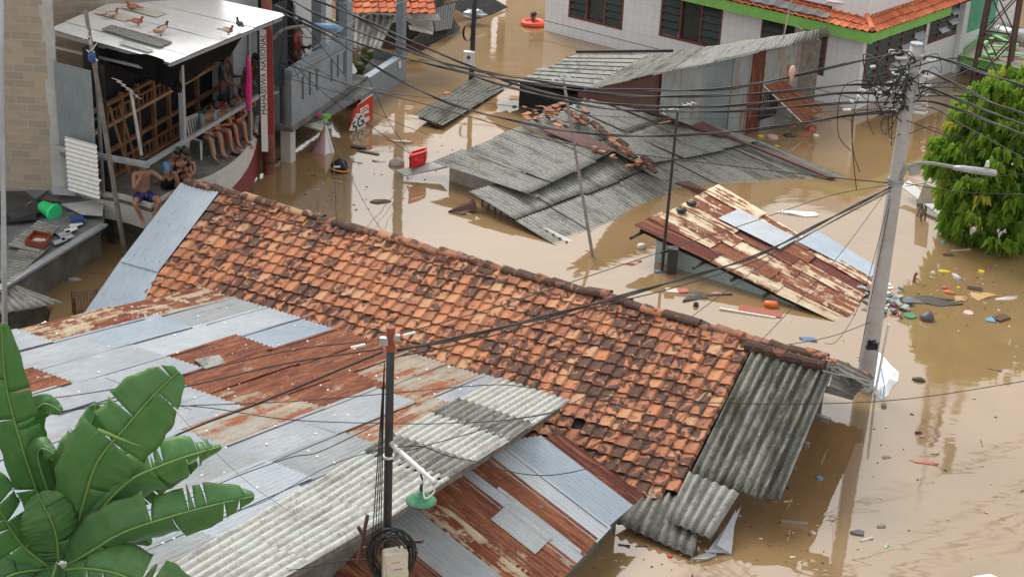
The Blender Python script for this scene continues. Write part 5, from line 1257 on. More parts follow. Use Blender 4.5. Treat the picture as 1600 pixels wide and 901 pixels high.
for k in range(11):
    mb = MB(); R_ = .22+rg.uniform(-.04, .04); cx = dpl.P(612+rg.uniform(-8, 8), 853+rg.uniform(-6, 6), .10+.02*k*.5)
    pts = [cx+dpl.e1*math.cos(t)*R_*rg.uniform(.98, 1.02)+ZZ*math.sin(t)*R_*1.25+dpl.n*.03*math.sin(t*2+k) for t in np.linspace(0, 2*math.pi, 30)]
    mb.tube(pts, .0105, 6, False); mb.build('loop', 'cable' if k != 4 else 'cable_grey', cc)
mb = MB()
for (x0_, y0_, x1_, y1_) in ((560, 818, 600, 880), (570, 850, 590, 901), (640, 842, 662, 835), (575, 800, 560, 870)): mb.beam(dpl.P(x0_, y0_, .05), dpl.P(x1_, y1_, .12), .03, .03)
mb.build('bracket', 'rustiron', cc)
# thin poles with antennas
def antenna(par, c, ax, L, n, w_, mat='white'):
    ax = unit(np.array(ax)); sd = unit(np.cross(ax, ZZ)); mb = MB(); mb.tube([c-ax*L/2, c+ax*L/2], .012, 6)
    for k in range(n): p = c-ax*L/2+ax*L*k/(n-1); ww = w_*(1-.35*k/(n-1)); mb.tube([p-sd*ww, p+sd*ww], .009, 5)
    mb.build('antenna', mat, par)
a = W(926, 400, 0); pl_ = Plane(a, unit(RX*[1, 1, 0]), ZZ); tp = pl_.P(880, 122)
T1 = pole('antenna_mast', 'thin grey mast leaning left over the grey roof with its foot in the bright water', a, tp, .035, .028, 'pipe', 'mast', 8)
antenna(T1, tp, [.8, .3, .1], .45, 5, .16, 'galv_steel')
a = W(1034, 425, 0); pl_ = Plane(a, unit(RX*[1, 1, 0]), ZZ); tp = pl_.P(1059, 172)
T2 = pole('antenna_mast', 'thin dark mast with a small flat aerial beside the rusty lean-to', a, tp, .032, .026, 'poleiron', 'mast', 8)
antenna(T2, tp+ZZ*.05, [.9, .5, .15], .75, 8, .13, 'galv_steel')
a = W(196, 402, 0); pl_ = Plane(a, unit(RX*[1, 1, 0]), ZZ); tp = pl_.P(134, 18)
T3 = pole('leaning_timber_pole', 'long weathered timber pole leaning against the white sheet roof', a, tp, .055, .042, 'wood_old', 'pole', 8)
mb = MB(); rg = random.Random(2)
for k in range(6): c = tp+(a-tp)*rg.uniform(.08, .17); mb.tube([c+[rg.uniform(-.12, .12), -.06, rg.uniform(-.12, .15)] for _ in range(3)], .010, 5)
mb.build('wire_tie', 'white', T3)
mb = MB(); c = tp+(a-tp)*.17; mb.blob(c+[0, -.05, 0], .07, .05, .12, 8, 6, jit=.6); mb.build('rag', simple((50, 85, 140)), T3)
a = W(238, 345, .35); tp = Plane(a, unit(RX*[1, 1, 0]), ZZ).P(204, 140)
T4 = pole('antenna_mast', 'whitish mast with a roof aerial in front of the shirtless man', a, tp, .042, .034, 'plaster_dirty', 'mast', 8)
antenna(T4, tp+[-.05, -.03, .02], [.35, .45, -.55], .7, 6, .15)
a = W(9, 640, 0); tp = Plane(a, unit(RX*[1, 1, 0]), ZZ).P(2, -8)
T5 = pole('galvanised_mast', 'straight grey steel mast at the far left in front of the block wall', a, tp, .05, .03, 'galv_steel', 'mast', 10)
a = W(736, 128, 0); tp = Plane(a, unit(RX*[1, 1, 0]), ZZ).P(742, -8)
T6 = pole('thin_utility_pole', 'thin black pole with a white meter box at the alley mouth', a, tp, .07, .06, 'poleiron', 'utility pole', 8)
mb = MB(); c = a+ZZ*height_at(a, 102); mb.box(c+[-.22, -.2, 0], (.3, -.05, 0), (0, .15, 0), (0, 0, .42)); mb.build('meter_box', 'white', T6)
mb = MB(); mb.blob(c+[-.08, -.24, .28], .045, .02, .05, 8, 5); mb.build('meter_dial', 'slate_dark', T6)
mb = MB()
for k in range(5): cx = a+ZZ*height_at(a, 50)+[-.13, -.1, 0]; mb.tube([cx+[math.cos(t)*(.10+.01*k), -.01*k, math.sin(t)*.22] for t in np.linspace(0, 6.28, 16)], .010, 5, False)
mb.build('cable_loop', 'cable', T6)
a = GF.P(1222, 58, .3); 
mb = MB(); mb.tube([W(1224, 60, 2.6), W(1238, -8, 3.6)], .018, 6); tag(mb.build('thin_rod', 'pipe', None), 'thin grey rod rising from the shed roof before the green fascia', 'rod')
# ================================================================ lattice tower
tb_ = W(1547, 128, 0); TH = 11.8; s0_, s1_ = .62, .28
LT_ = thing('lattice_tower', tb_, 'rusty steel lattice tower rising behind the green tree', 'tower')
def tc(k, z):
    s = s0_+(s1_-s0_)*z/TH; a = rad(25+90*k); return tb_+np.array([math.cos(a)*s*1.05, math.sin(a)*s*1.05, z])
for k in range(4):
    mb = MB(); mb.beam(tc(k, -.3), tc(k, TH), .085, .085); mb.build('leg', 'rustiron', LT_)
mb = MB(); lv = np.linspace(0, TH, 10)
for i in range(9):
    for k in range(4):
        k2 = (k+1) % 4; mb.beam(tc(k, lv[i]), tc(k2, lv[i+1]), .035, .035); mb.beam(tc(k2, lv[i]), tc(k, lv[i+1]), .035, .035); mb.beam(tc(k, lv[i+1]), tc(k2, lv[i+1]), .04, .04)
mb.build('bracing', 'rustiron', LT_)
mb = MB(); 
for k, z in enumerate((9.5, 10.6, 11.5)):
    p = tb_+ZZ*z+np.array([.5-.9*(k % 2), -.3, 0]); mb.box(p, (.28, 0, 0), (0, .12, 0), (0, 0, 1.1))
mb.tube([tb_+ZZ*TH, tb_+ZZ*(TH+2.2)], .03, 6); mb.build('panel_antenna', 'plaster_dirty', LT_)
# ================================================================ cables
def cable(p0, p1, mids, label, r=.02, mat='cable', strands=1, parent=None, wob=.0, n=10, group=None):
    r = r*.62
    """hangs in the vertical plane through its two ends"""
    p0, p1 = np.array(p0, float), np.array(p1, float); pl = Plane(p0*[1, 1, 0], (p1-p0)*[1, 1, 0], ZZ)
    L = np.linalg.norm((p1-p0)[:2]); pts = [(0, p0[2])]
    for (x, y) in mids:
        a, b = pl.pix(x, y)
        if pts[-1][0]+.05 < a < L-.05: pts.append((a, b))
    pts.append((L, p1[2])); ctrl = [pl.pt(a, b) for a, b in pts]; path = dense(ctrl, max(3, int(n*6/len(ctrl))))
    mb = MB()
    if strands == 1: mb.tube(path, r, 6)
    else:
        for s in range(strands):
            ph = s*6.283/strands; q = []
            acc = 0
            for i, p in enumerate(path):
                if i: acc += np.linalg.norm(p-path[i-1])
                q.append(p+(pl.n*math.cos(acc*1.7+ph)+ZZ*math.sin(acc*1.7+ph))*r*1.15)
            mb.tube(q, r, 6)
    o = mb.build('power_cable', mat, parent, smooth=True)
    if parent is None: tag(o, label, 'cable', group)
    return o
HP = lambda x, y, z=4.6: W(x, y, z)
def pol(y): return onpole(y)-np.array([.2, .1, 0])
cable(HP(455, 0), pol(82), [(500, 25), (600, 65), (700, 100), (800, 120), (915, 137), (1002, 141), (1117, 140), (1187, 130), (1250, 117), (1345, 95)], 'highest black cable from the upper left to the chain link at the concrete pole top', .022, strands=2)
cable(HP(430, 8, 4.3), pol(130), [(515, 50), (602, 82), (720, 112), (800, 126), (944, 147), (1045, 151), (1175, 147), (1250, 141), (1320, 133)], 'second thick cable from the red iron pole to the concrete pole', .022, strands=2)
cable(HP(472, -8), pol(146), [(562, 28), (645, 66), (743, 107), (800, 130), (887, 153), (959, 163), (1045, 167), (1146, 165), (1250, 154), (1320, 145)], 'twisted cable passing the white meter box toward the middle of the tangle', .020, strands=3)
cable(HP(512, -8), pol(158), [(553, 24), (637, 72), (743, 120), (850, 150), (950, 170), (1045, 174), (1146, 174), (1250, 166), (1340, 160)], 'black cable starting above the dark doorway and ending low in the tangle', .020, strands=2)
cable(HP(443, 22, 4.0), pol(172), [(515, 57), (602, 113), (703, 162), (800, 188), (887, 205), (1002, 213), (1146, 206), (1250, 193), (1330, 180)], 'cable sagging low across the grey roof seams', .022, strands=2)
cable(HP(437, 78, 3.4), W(640, 240, .3), [(480, 122), (530, 165), (590, 205)], 'slack cable falling from the red iron pole to the red crate', .013)
cable(HP(438, 98, 3.0), onpole(283)-[.15, .1, 0], [(544, 132), (660, 162), (760, 190), (850, 217), (950, 235), (1066, 250), (1166, 262), (1300, 277)], 'long thin cable crossing the grey roof to the lamp bracket of the concrete pole', .017)
cable(HP(420, 60, 3.2), pol(166), [(545, 135), (640, 150), (720, 158), (800, 166), (901, 179), (1030, 185), (1117, 185), (1250, 177)], 'thin straight cable just above the cream broken tiles', .010)
cable(HP(471, 104, 2.9), RP.P(608, 378, .1), [(501, 173), (535, 250), (577, 330)], 'left one of two thin wires dropping to the clay ridge', .010)
cable(HP(500, 170, 2.2), RP.P(528, 356, .1), [(520, 250), (530, 310)], 'short wire dropping past the floating black bag to the clay ridge', .008)
cable(HP(524, 140, 2.4), W(671, 211, .25), [(570, 168), (620, 192)], 'thin wire ending in the water beyond the sign', .010)
cable(HP(575, 120, 2.4), W(642, 240, .35), [(602, 180), (620, 210)], 'thin wire drooping to the red crate from the grey parapet', .010)
cable(W(640, 0, 3.9), HP(470, 90, 3.4), [(560, 30)], 'pale service wire slung under the orange tile roof', .010, 'pipe')
cable(HP(700, -8, 4.5), HP(440, 130, 3.0), [(600, 40), (520, 85)], 'thin wire rising from the alley mouth to the top edge', .010)
for k, (x0_, y0_, x1_, y1_, z0_, z1_) in enumerate(((430, -5, 480, 60, 4.6, 3.3), (440, -5, 540, 120, 4.6, 2.9), (425, 30, 470, 130, 4.2, 2.6), (432, 55, 520, 62, 3.8, 3.6), (436, 90, 500, 112, 3.2, 3.0), (450, -5, 436, 110, 4.6, 2.9), (425, 115, 545, 150, 2.8, 2.3))):
    cable(W(x0_, y0_, z0_), W(x1_, y1_, z1_), [], 'service wire in the snarl between the red iron pole and the grey balcony', .010+.003*(k % 2), group='snarl of wires by the red iron pole')
E_ = lambda x, y, z: W(x, y, z)
PR = lambda y: onpole(y)+np.array([.15, -.05, 0])
for (yp, mids, end, r, st, lb) in (
    (92, [(1451, 88), (1489, 97), (1535, 114), (1600, 135)], (1760, 200, 6.6), .020, 2, 'highest thick cable running off to the right edge'),
    (112, [(1451, 112), (1506, 138), (1546, 159), (1600, 179)], (1760, 250, 6.2), .020, 2, 'thick cable crossing the crown top of the green tree'),
    (135, [(1454, 138), (1512, 162), (1600, 196)], (1760, 270, 5.9), .020, 2, 'cable crossing the middle of the green tree'),
    (156, [(1460, 160), (1503, 173), (1546, 190), (1600, 211)], (1760, 285, 5.6), .020, 2, 'twisted cable sagging in front of the tree leaves'),
    (165, [(1460, 170), (1500, 193), (1600, 248)], (1760, 350, 5.2), .014, 1, 'thin cable falling steeply across the tree'),
    (284, [(1500, 300), (1600, 304)], (1760, 312, 4.4), .012, 1, 'thin cable leaving just under the curved street lamp'),
    (289, [(1473, 283), (1600, 272)], (1760, 262, 4.4), .009, 1, 'very thin wire rising to the right under the street lamp')):
    cable(PR(yp), E_(*end), mids, lb, r, strands=st)
PF = lambda y: onpole(y)+np.array([-.1, -.15, 0]); FT = onf(548)
cable(PF(288), onf(546)+[.08, 0, 0], [(1290, 345), (1180, 400), (1050, 440), (970, 463), (870, 490), (720, 527)], 'thickest cable between the concrete pole and the dark iron pole', .020, strands=2)
cable(PF(294), onf(556)+[.08, 0, 0], [(1290, 352), (1180, 408), (1050, 450), (970, 470), (870, 497), (720, 537)], 'lower of the paired cables between the two utility poles', .012)
cable(PF(284), onf(520)+[.1, 0, 0], [(1300, 305), (1180, 345), (1050, 388), (930, 428), (850, 455), (740, 490)], 'thin wire above the pair stretching over the clay roof', .009)
cable(onf(550)-[.08, 0, 0], W(-60, 812, 3.2), [(500, 590), (403, 630), (300, 669), (150, 734), (0, 788)], 'thick cable crossing the banana leaves diagonally', .018)
cable(onf(535)-[.25, 0, 0], W(-60, 640, 3.4), [(450, 548), (270, 589), (150, 612), (30, 628)], 'cable ending in the left insulator of the dark iron pole', .010)
cable(onf(545)-[.08, 0, 0], W(-60, 675, 3.3), [(450, 567), (330, 595), (210, 620), (78, 646), (0, 660)], 'lower one of two cables heading to the left edge', .013)
cable(W(-60, 672, 3.6), W(885, 641, 1.9), [(0, 659), (150, 636), (300, 634), (450, 655), (600, 661), (700, 661), (800, 655)], 'thin cable sagging across the silver roofs to the pale verge', .010)
cable(W(200, 640, 3.3), W(1700, 575, 2.6), [(280, 634), (450, 627), (600, 615), (760, 601), (820, 604), (890, 612), (1080, 628), (1370, 627), (1600, 595)], 'long low cable crossing the whole clay roof and the water on the right', .010)
cable(onf(650)-[.05, .1, 0], W(195, 860, 2.6), [(500, 705), (451, 715), (350, 752), (280, 790)], 'dark cord from the dark iron pole down over the verge of the silver roof', .009)
cable(onf(692)-[.05, .1, 0], W(330, 805, 2.8), [(520, 725), (450, 762), (400, 788)], 'thin cord slanting along the silver roof behind the dark iron pole', .008)
cable(onf(865)-[.1, .1, 0], W(360, 905, 2.5), [(530, 876), (480, 886), (420, 895)], 'cord leaving the coil for the bottom edge', .009)
cable(onf(690)+[.1, -.1, 0], W(1384, 300, 3.3), [(660, 697), (700, 712), (750, 722), (800, 737), (860, 742), (930, 728), (1000, 700), (1060, 655), (1130, 590), (1220, 500), (1310, 400)], 'wavy cord looping past the lamp arm and up over the clay roof', .010)
cable(onf(700)+[.1, -.1, 0], PF(292), [(750, 672), (800, 655), (870, 640), (960, 590), (1100, 480), (1250, 375)], 'cord lifting over the pale verge toward the concrete pole', .009)
cable(PF(300), RP.P(1290, 545, .15), [(1380, 350), (1345, 470), (1310, 530)], 'wire falling beside the concrete pole to the blackened ridge cap', .009)
cable(onpole(500)+[-.1, -.1, 0], RP.P(1180, 548, .15), [(1300, 525), (1230, 538)], 'wire tied low on the concrete pole and laid on the ridge', .010)
cable(W(300, 640, 3.6), W(165, 590, 3.2), [(230, 615)], 'short thin wire above the banana leaf tip', .006)
cable(W(246, 610, 3.3), W(455, 800, 2.7), [(320, 690), (390, 755)], 'hair thin wire falling across the silver sheets', .005)
for k in range(4):
    cable(onf(560+k*6)+[-.05, -.1, 0], onf(830+k*8)+[-.15+.03*k, -.15, 0], [], 'loose vertical cord hanging down the dark iron pole', .010, group='cords hanging down the dark iron pole')
for k, (xa, ya, xb, yb, zz) in enumerate(((1180, 965, 1720, 700, 9.2), (1240, 975, 1720, 735, 9.3), (1260, 985, 1720, 760, 9.3), (1080, 900, 1720, 640, 9.4), (1300, 1000, 1720, 790, 9.2))):
    a_, b_ = W(xa, ya, -zz), W(xb, yb, -zz); a_[2] = b_[2] = zz; d_ = (b_-a_); cable(a_-d_*1.2, b_+d_*1.5, [], 'overhead cable above the frame whose wavy reflection crosses the lower right water', .032, strands=2, group='overhead cables mirrored in the lower right water')
# curved cable loops as a tangle on the pole : one thing
tg = thing('cable_tangle', onpole(160), 'dense tangle of black cable loops around the top half of the concrete pole', 'cable tangle')
rg = random.Random(44)
for k in range(26):
    y = rg.uniform(90, 185); c = onpole(y); ang = rg.uniform(0, 6.28); R_ = rg.uniform(.25, .85)*(1 if rg.random() < .75 else 1.5); pts = []
    sx = -1 if rg.random() < .68 else 1
    ctrl = [c+[0, -.12, 0], c+[sx*R_*.5, -.25+rg.gauss(0, .1), rg.uniform(-.1, .35)], c+[sx*R_, rg.gauss(0, .25), rg.uniform(-.35, .15)], c+[sx*R_*.6, rg.gauss(0, .2), rg.uniform(-.75, -.05)], c+[sx*.08, -.12, rg.uniform(-.5, .1)]]
    mb = MB(); mb.tube(dense(ctrl, 5), rg.choice((.006, .008, .011)), 5, False); mb.build('cable_loop', 'cable', tg, smooth=True)
for k in range(9):
    c = onpole(rg.uniform(120, 180)); sx = rg.choice((-1, -1, 1)); x = sx*rg.uniform(.2, 1.3); mb = MB()
    mb.tube(dense([c+[sx*.1, 0, 0], c+[x, -.1, .05], c+[x*1.05, -.1, -rg.uniform(.3, .8)], c+[x*.8, -.1, -rg.uniform(.8, 1.4)]], 5), .008, 5, False); mb.build('hanging_end', 'cable', tg)
for k in range(6):
    c = onpole(rg.uniform(100, 180))+[rg.uniform(-1.1, .3), -.2, rg.uniform(-.1, .1)]; mb = MB(); d = np.array([rg.uniform(-.2, .2), 0, rg.uniform(-.05, .05)]); mb.tube([c, c+d], .022, 6); mb.build('connector', 'white', tg)
cable(onpole(285)+[-.05, -.1, 0], onpole(560)+[-.2, -.15, 0], [], 'cord clinging to the front of the concrete pole', .010)
mb = MB(); c = W(1236, 108, 4.3); mb.tube([c-ZZ*.2, c-ZZ*.05, c, c+ZZ*.1, c+ZZ*.16], [.02, .05, .085, .075, .03], 12)
# ================================================================ people
def skinmesh(name, V, Ed, Rr, mats, sub=2):
    me = bpy.data.meshes.new(name); me.from_pydata([tuple(v) for v in V], Ed, [])
    o = bpy.data.objects.new(name, me); C.objects.link(o); md = o.modifiers.new('s', 'SKIN')
    md.use_smooth_shade = True
    for i, r in enumerate(Rr): me.skin_vertices[0].data[i].radius = (r, r) if not isinstance(r, tuple) else r
    me.skin_vertices[0].data[0].use_root = True
    if sub: m2 = o.modifiers.new('u', 'SUBSURF'); m2.levels = sub; m2.render_levels = sub
    bpy.context.view_layer.update(); dg = bpy.context.evaluated_depsgraph_get(); m = bpy.data.meshes.new_from_object(o.evaluated_get(dg)); bpy.data.objects.remove(o)
    m.materials.clear(); m.materials.append(M[mats] if isinstance(mats, str) else mats)
    for p in m.polygons: p.use_smooth = True
    return m
def person(label, loc, fdir, J, skin='skin', wear=(), hair=True, scale=1., group=None, hair_long=False):
    """J: joints in metres, x right, y forward, z up, origin at the hips"""
    V = []; E_ = []; R_ = []
    def add(p, r, link=None):
        V.append(np.array(p, float)*scale); R_.append(tuple(np.array(r)*scale) if isinstance(r, tuple) else r*scale)
        if link is not None: E_.append((link, len(V)-1))
        return len(V)-1
    A = {k: np.array(v, float) for k, v in J.items()}
    pel = add(A['pelvis'], (.15, .115)); wa = add(A['waist'], (.135, .105), pel); ch = add(A['chest'], (.16, .115), wa)
    nb = add(A['chest']*.35+A['neck']*.65, .075, ch); ne = add(A['neck'], .052, nb); hd = A['head']; u = unit(hd-A['neck']); f = A.get('face', np.array([0, 1., 0])); f = unit(f-(f@u)*u)
    h1 = add(hd-u*.06+f*.015, .066, ne); h2 = add(hd+u*.02, .085, h1); h3 = add(hd+u*.085-f*.01, .066, h2)
    nose = add(hd-u*.01+f*.092, .012, h2)
    for s, sx in (('L', -1), ('R', 1)):
        e = add(hd-f*.005+np.cross(f, u)*sx*.088-u*.005, .012, h2)
        sh = A.get('sh'+s, A['chest']+np.array([sx*.17, 0, .10])); a = add(sh, .058, ch); b = add(sh*.5+A['el'+s]*.5, .048, a); c = add(A['el'+s], .040, b); d = add(A['el'+s]*.4+A['ha'+s]*.6, .036, c); w_ = add(A['ha'+s], .026, d)
        hv = unit(A['ha'+s]-A['el'+s]); sd = unit(np.cross(hv, [.3, .9, .2])+1e-6); nrm = np.cross(sd, hv); pm = add(A['ha'+s]+hv*.055, .032, w_)
        for q, (of, ln) in enumerate(((-.030, .062), (-.010, .074), (.010, .070), (.029, .055))):
            k1 = add(A['ha'+s]+hv*(.085+ln*.45)+sd*of*1.15+nrm*.008, .010, pm); add(A['ha'+s]+hv*(.085+ln*.85)+sd*of*1.2+nrm*.03, .008, k1)
        k1 = add(A['ha'+s]+hv*.045+sd*-.052+nrm*.012, .012, pm); add(A['ha'+s]+hv*.085+sd*-.066+nrm*.022, .009, k1)
        hp = add(A['pelvis']+np.array([sx*.085, .02, -.03]), .095, pel); kn = A['kn'+s]; hp0 = A['pelvis']+np.array([sx*.085, .02, -.03])
        t1 = add(hp0*.5+kn*.5, .080, hp); k = add(kn, .056, t1); an = A['an'+s]; cf = add(kn*.62+an*.38, .052, k); a2 = add(an, .036, cf); to = A['to'+s]
        m_ = add(an*.4+to*.6-np.array([0, 0, .02]), .033, a2); add(to, .024, m_); add(an*1.25-to*.25-np.array([0, 0, .03]), .030, a2)
    me = skinmesh('person', V, E_, R_, skin)
    o = bpy.data.objects.new('person', me); C.objects.link(o); o.location = tuple(loc); fd = unit(np.array(fdir, float)*[1, 1, 0]); o.rotation_euler = (0, 0, math.atan2(-fd[0], fd[1]))
    tag(o, label, 'person', group)
    def child(nm, me_, lb=None):
        c = bpy.data.objects.new(nm, me_); C.objects.link(c); c.parent = o
        if lb: c['label'] = lb
        return c
    if hair:
        mb = MB(); ax = np.array([np.cross(f, u), f, u])
        mb.blob((hd+u*.055-f*.018)*scale, .094*scale, .105*scale, .082*scale, 12, 8, .25, ax)
        if hair_long: mb.blob((hd-u*.07-f*.07)*scale, .08*scale, .05*scale, .14*scale, 10, 7, .2, ax)
        m2 = mb.build('hair', 'hair', None, smooth=True, loc=(0, 0, 0)); m2.parent = o
    mb = MB()
    for sx in (-1, 1): mb.blob((hd+f*.083+np.cross(f, u)*sx*.032+u*.018)*scale, .013*scale, .007*scale, .008*scale, 7, 5)
    mb.blob((hd+f*.080-u*.045)*scale, .024*scale, .008*scale, .006*scale, 7, 5, ax=np.array([np.cross(f, u), f, u])); m2 = mb.build('face', 'dim', None, loc=(0, 0, 0)); m2.parent = o
    for kind, mat in wear:
        V, E_, R_ = [], [], []
        if kind in ('shirt', 'tunic'):
            p = add(A['pelvis']+[0, 0, .03], (.165, .135)); q = add(A['waist'], (.155, .128), p); c = add(A['chest'], (.178, .135), q); add(A['chest']*.55+A['neck']*.45, .085, c)
            for s, sx in (('L', -1), ('R', 1)):
                sh = A.get('sh'+s, A['chest']+np.array([sx*.17, 0, .10])); a = add(sh, .075, c); add(sh*.45+A['el'+s]*.55, .064, a)
            if kind == 'tunic':
                kc = (A['knL']+A['knR'])/2; add(A['pelvis']*.5+kc*.5, (.19, .17), p)
        else:
            p = add(A['pelvis']+[0, 0, .06], (.158, .128)); p2 = add(A['pelvis'], (.165, .135), p)
            tt = .72 if kind == 'shorts' else 1.
            for s, sx in (('L', -1), ('R', 1)):
                hp0 = A['pelvis']+np.array([sx*.085, .02, -.03]); a = add(hp0, .112, p2); b = add(hp0*.55+A['kn'+s]*.45, .102, a); c = add(hp0*(1-tt)+A['kn'+s]*tt, .088 if tt < 1 else .075, b)
                if kind == 'trousers': add(A['an'+s], .055, c)
            if kind == 'skirt': kc = (A['knL']+A['knR'])/2; add(kc*.9+(A['anL']+A['anR'])*.05, (.2, .16), p2)
        child({'shirt': 'shirt', 'tunic': 'dress', 'shorts': 'shorts', 'trousers': 'trousers', 'skirt': 'skirt'}[kind], skinmesh('clothing', V, E_, R_, mat, 1))
    return o
def sit(lean=.1, knee=.02, spread=.12, hang=True, armL='knee', armR='knee', turn=0., shin=.0, head_down=.15):
    J = dict(pelvis=(0, 0, .0), waist=(0, lean*.35, .2), chest=(0, lean, .38), neck=(0, lean*1.35, .55), head=(0, lean*1.35+.03+head_down*.2, .70), face=(turn, 1, -head_down*2))
    for s, sx in (('L', -1), ('R', 1)):
        J['kn'+s] = (sx*(.09+spread), .42, knee); J['an'+s] = (sx*(.09+spread*.8), .42+shin+(-.02 if hang else .03), knee-.41); J['to'+s] = (sx*(.10+spread*.9), .60+shin, knee-(.50 if hang else .445))
        a = armL if s == 'L' else armR; c = np.array(J['chest'])
        if a == 'knee': J['el'+s] = (sx*.27, lean+.14, .18); J['ha'+s] = (sx*.13, .36, knee+.10)
        elif a == 'face': J['el'+s] = (sx*.22, lean+.22, .22); J['ha'+s] = (sx*.05, lean*1.35+.17, .50)
        elif a == 'rail': J['el'+s] = (sx*.38, lean+.12, .33); J['ha'+s] = (sx*.42, lean+.28, .50)
        elif a == 'back': J['el'+s] = (sx*.26, lean-.18, .16); J['ha'+s] = (sx*.26, -.20, -.03)
        elif a == 'lap': J['el'+s] = (sx*.25, lean+.08, .14); J['ha'+s] = (sx*.06, .24, .12)
    return J
def stand(lean=0., arms=('down', 'down'), turn=0.):
    J = dict(pelvis=(0, 0, 0), waist=(0, lean*.4, .18), chest=(0, lean, .37), neck=(0, lean*1.4, .54), head=(0, lean*1.4+.04, .69), face=(turn, 1, -.3))
    for s, sx, a in (('L', -1, arms[0]), ('R', 1, arms[1])):
        J['kn'+s] = (sx*.10, .04, -.43); J['an'+s] = (sx*.11, -.01, -.84); J['to'+s] = (sx*.14, .17, -.90)
        if a == 'down': J['el'+s] = (sx*.25, lean-.02, .16); J['ha'+s] = (sx*.26, lean+.06, -.08)
        elif a == 'front': J['el'+s] = (sx*.24, lean+.10, .14); J['ha'+s] = (sx*.10, lean+.32, .20)
        elif a == 'rail': J['el'+s] = (sx*.27, lean+.16, .16); J['ha'+s] = (sx*.22, lean+.36, .08)
        elif a == 'up': J['el'+s] = (sx*.32, lean+.10, .50); J['ha'+s] = (sx*.22, lean+.18, .72)
    return J
tocam = unit((CAM-W(230, 290, 1.2))*[1, 1, 0])
blue = simple((38, 52, 110)); lblue = simple((95, 145, 185)); blk = simple((28, 30, 36)); tealg = simple((110, 140, 140)); gws = simple((150, 155, 165)); redc = simple((185, 30, 35)); grs = simple((75, 82, 92)); stp = simple((120, 120, 125))
J = sit(.04, .0, .16, True, 'rail', 'face', head_down=.05)
J['anL'] = (-.10, .44, -.40); J['toL'] = (-.06, .60, -.47); J['anR'] = (.10, .40, -.40); J['toR'] = (.10, .56, -.47)
person('shirtless man in dark blue shorts sitting on the balcony edge, hand at his mouth', W(224, 303, FZ+.12), tocam+KU*.25, J, 'skin', [('shorts', blue)])
J = sit(.12, .22, .10, True, 'knee', 'knee', turn=.5, head_down=.3); J['anR'] = (.15, .45, -.02); J['toR'] = (.16, .62, -.05); J['knR'] = (.17, .34, .36)
person('person in light blue shirt and dark shorts, one knee drawn up, behind the shirtless man', W(262, 285, FZ+.12), KU, J, 'skin_dark', [('shirt', lblue), ('shorts', blk)])
J = sit(.20, .02, .06, True, 'lap', 'back', turn=-.3, head_down=.5)
person('person in black clothes with bare legs hanging over the balcony edge beside the steel post', W(272, 281, FZ+.12), KU+tocam*.4, J, 'skin', [('shirt', blk), ('shorts', blk)])
J = dict(pelvis=(0, 0, 0), waist=(0, .08, .14), chest=(0, .16, .27), neck=(0, .22, .40), head=(0, .27, .53), face=(0, 1, -.5), shL=(-.13, .16, .33), shR=(.13, .16, .33), elL=(-.18, .30, .18), haL=(-.12, .44, .10), elR=(.18, .30, .18), haR=(.10, .46, .12), knL=(-.14, .32, .14), knR=(.14, .32, .14), anL=(-.12, .14, -.08), anR=(.12, .14, -.08), toL=(-.12, .32, -.11), toR=(.12, .32, -.11))
person('small shirtless child squatting on the balcony floor in front of the white chair', W(304, 272, FZ+.12)-KU*.12, -KU*.2-tocam*-.8, J, 'skin', [('shorts', blk)], scale=.82)
def chair(loc, fdir, mat, label):
    fd = unit(fdir*[1, 1, 0]); sd = np.cross(fd, ZZ); t = thing('plastic_chair', loc, label, 'chair')
    mb = MB(); mb.box(loc+ZZ*.40-sd*.2-fd*.2, sd*.4, fd*.4, ZZ*.03); mb.build('seat', mat, t)
    for a in (-1, 1):
        for b in (-1, 1): mb = MB(); mb.tube([loc+sd*a*.21+fd*b*.21, loc+sd*a*.17+fd*b*.17+ZZ*.4], [.022, .028], 6); mb.build('leg', mat, t)
    mb = MB(); 
    for k in range(5): mb.beam(loc+sd*(-.16+.08*k)-fd*.18+ZZ*.42, loc+sd*(-.15+.075*k)-fd*.26+ZZ*.78, .035, .02)
    mb.beam(loc-sd*.19-fd*.26+ZZ*.8, loc+sd*.19-fd*.26+ZZ*.8, .03, .07); mb.build('backrest', mat, t); return t
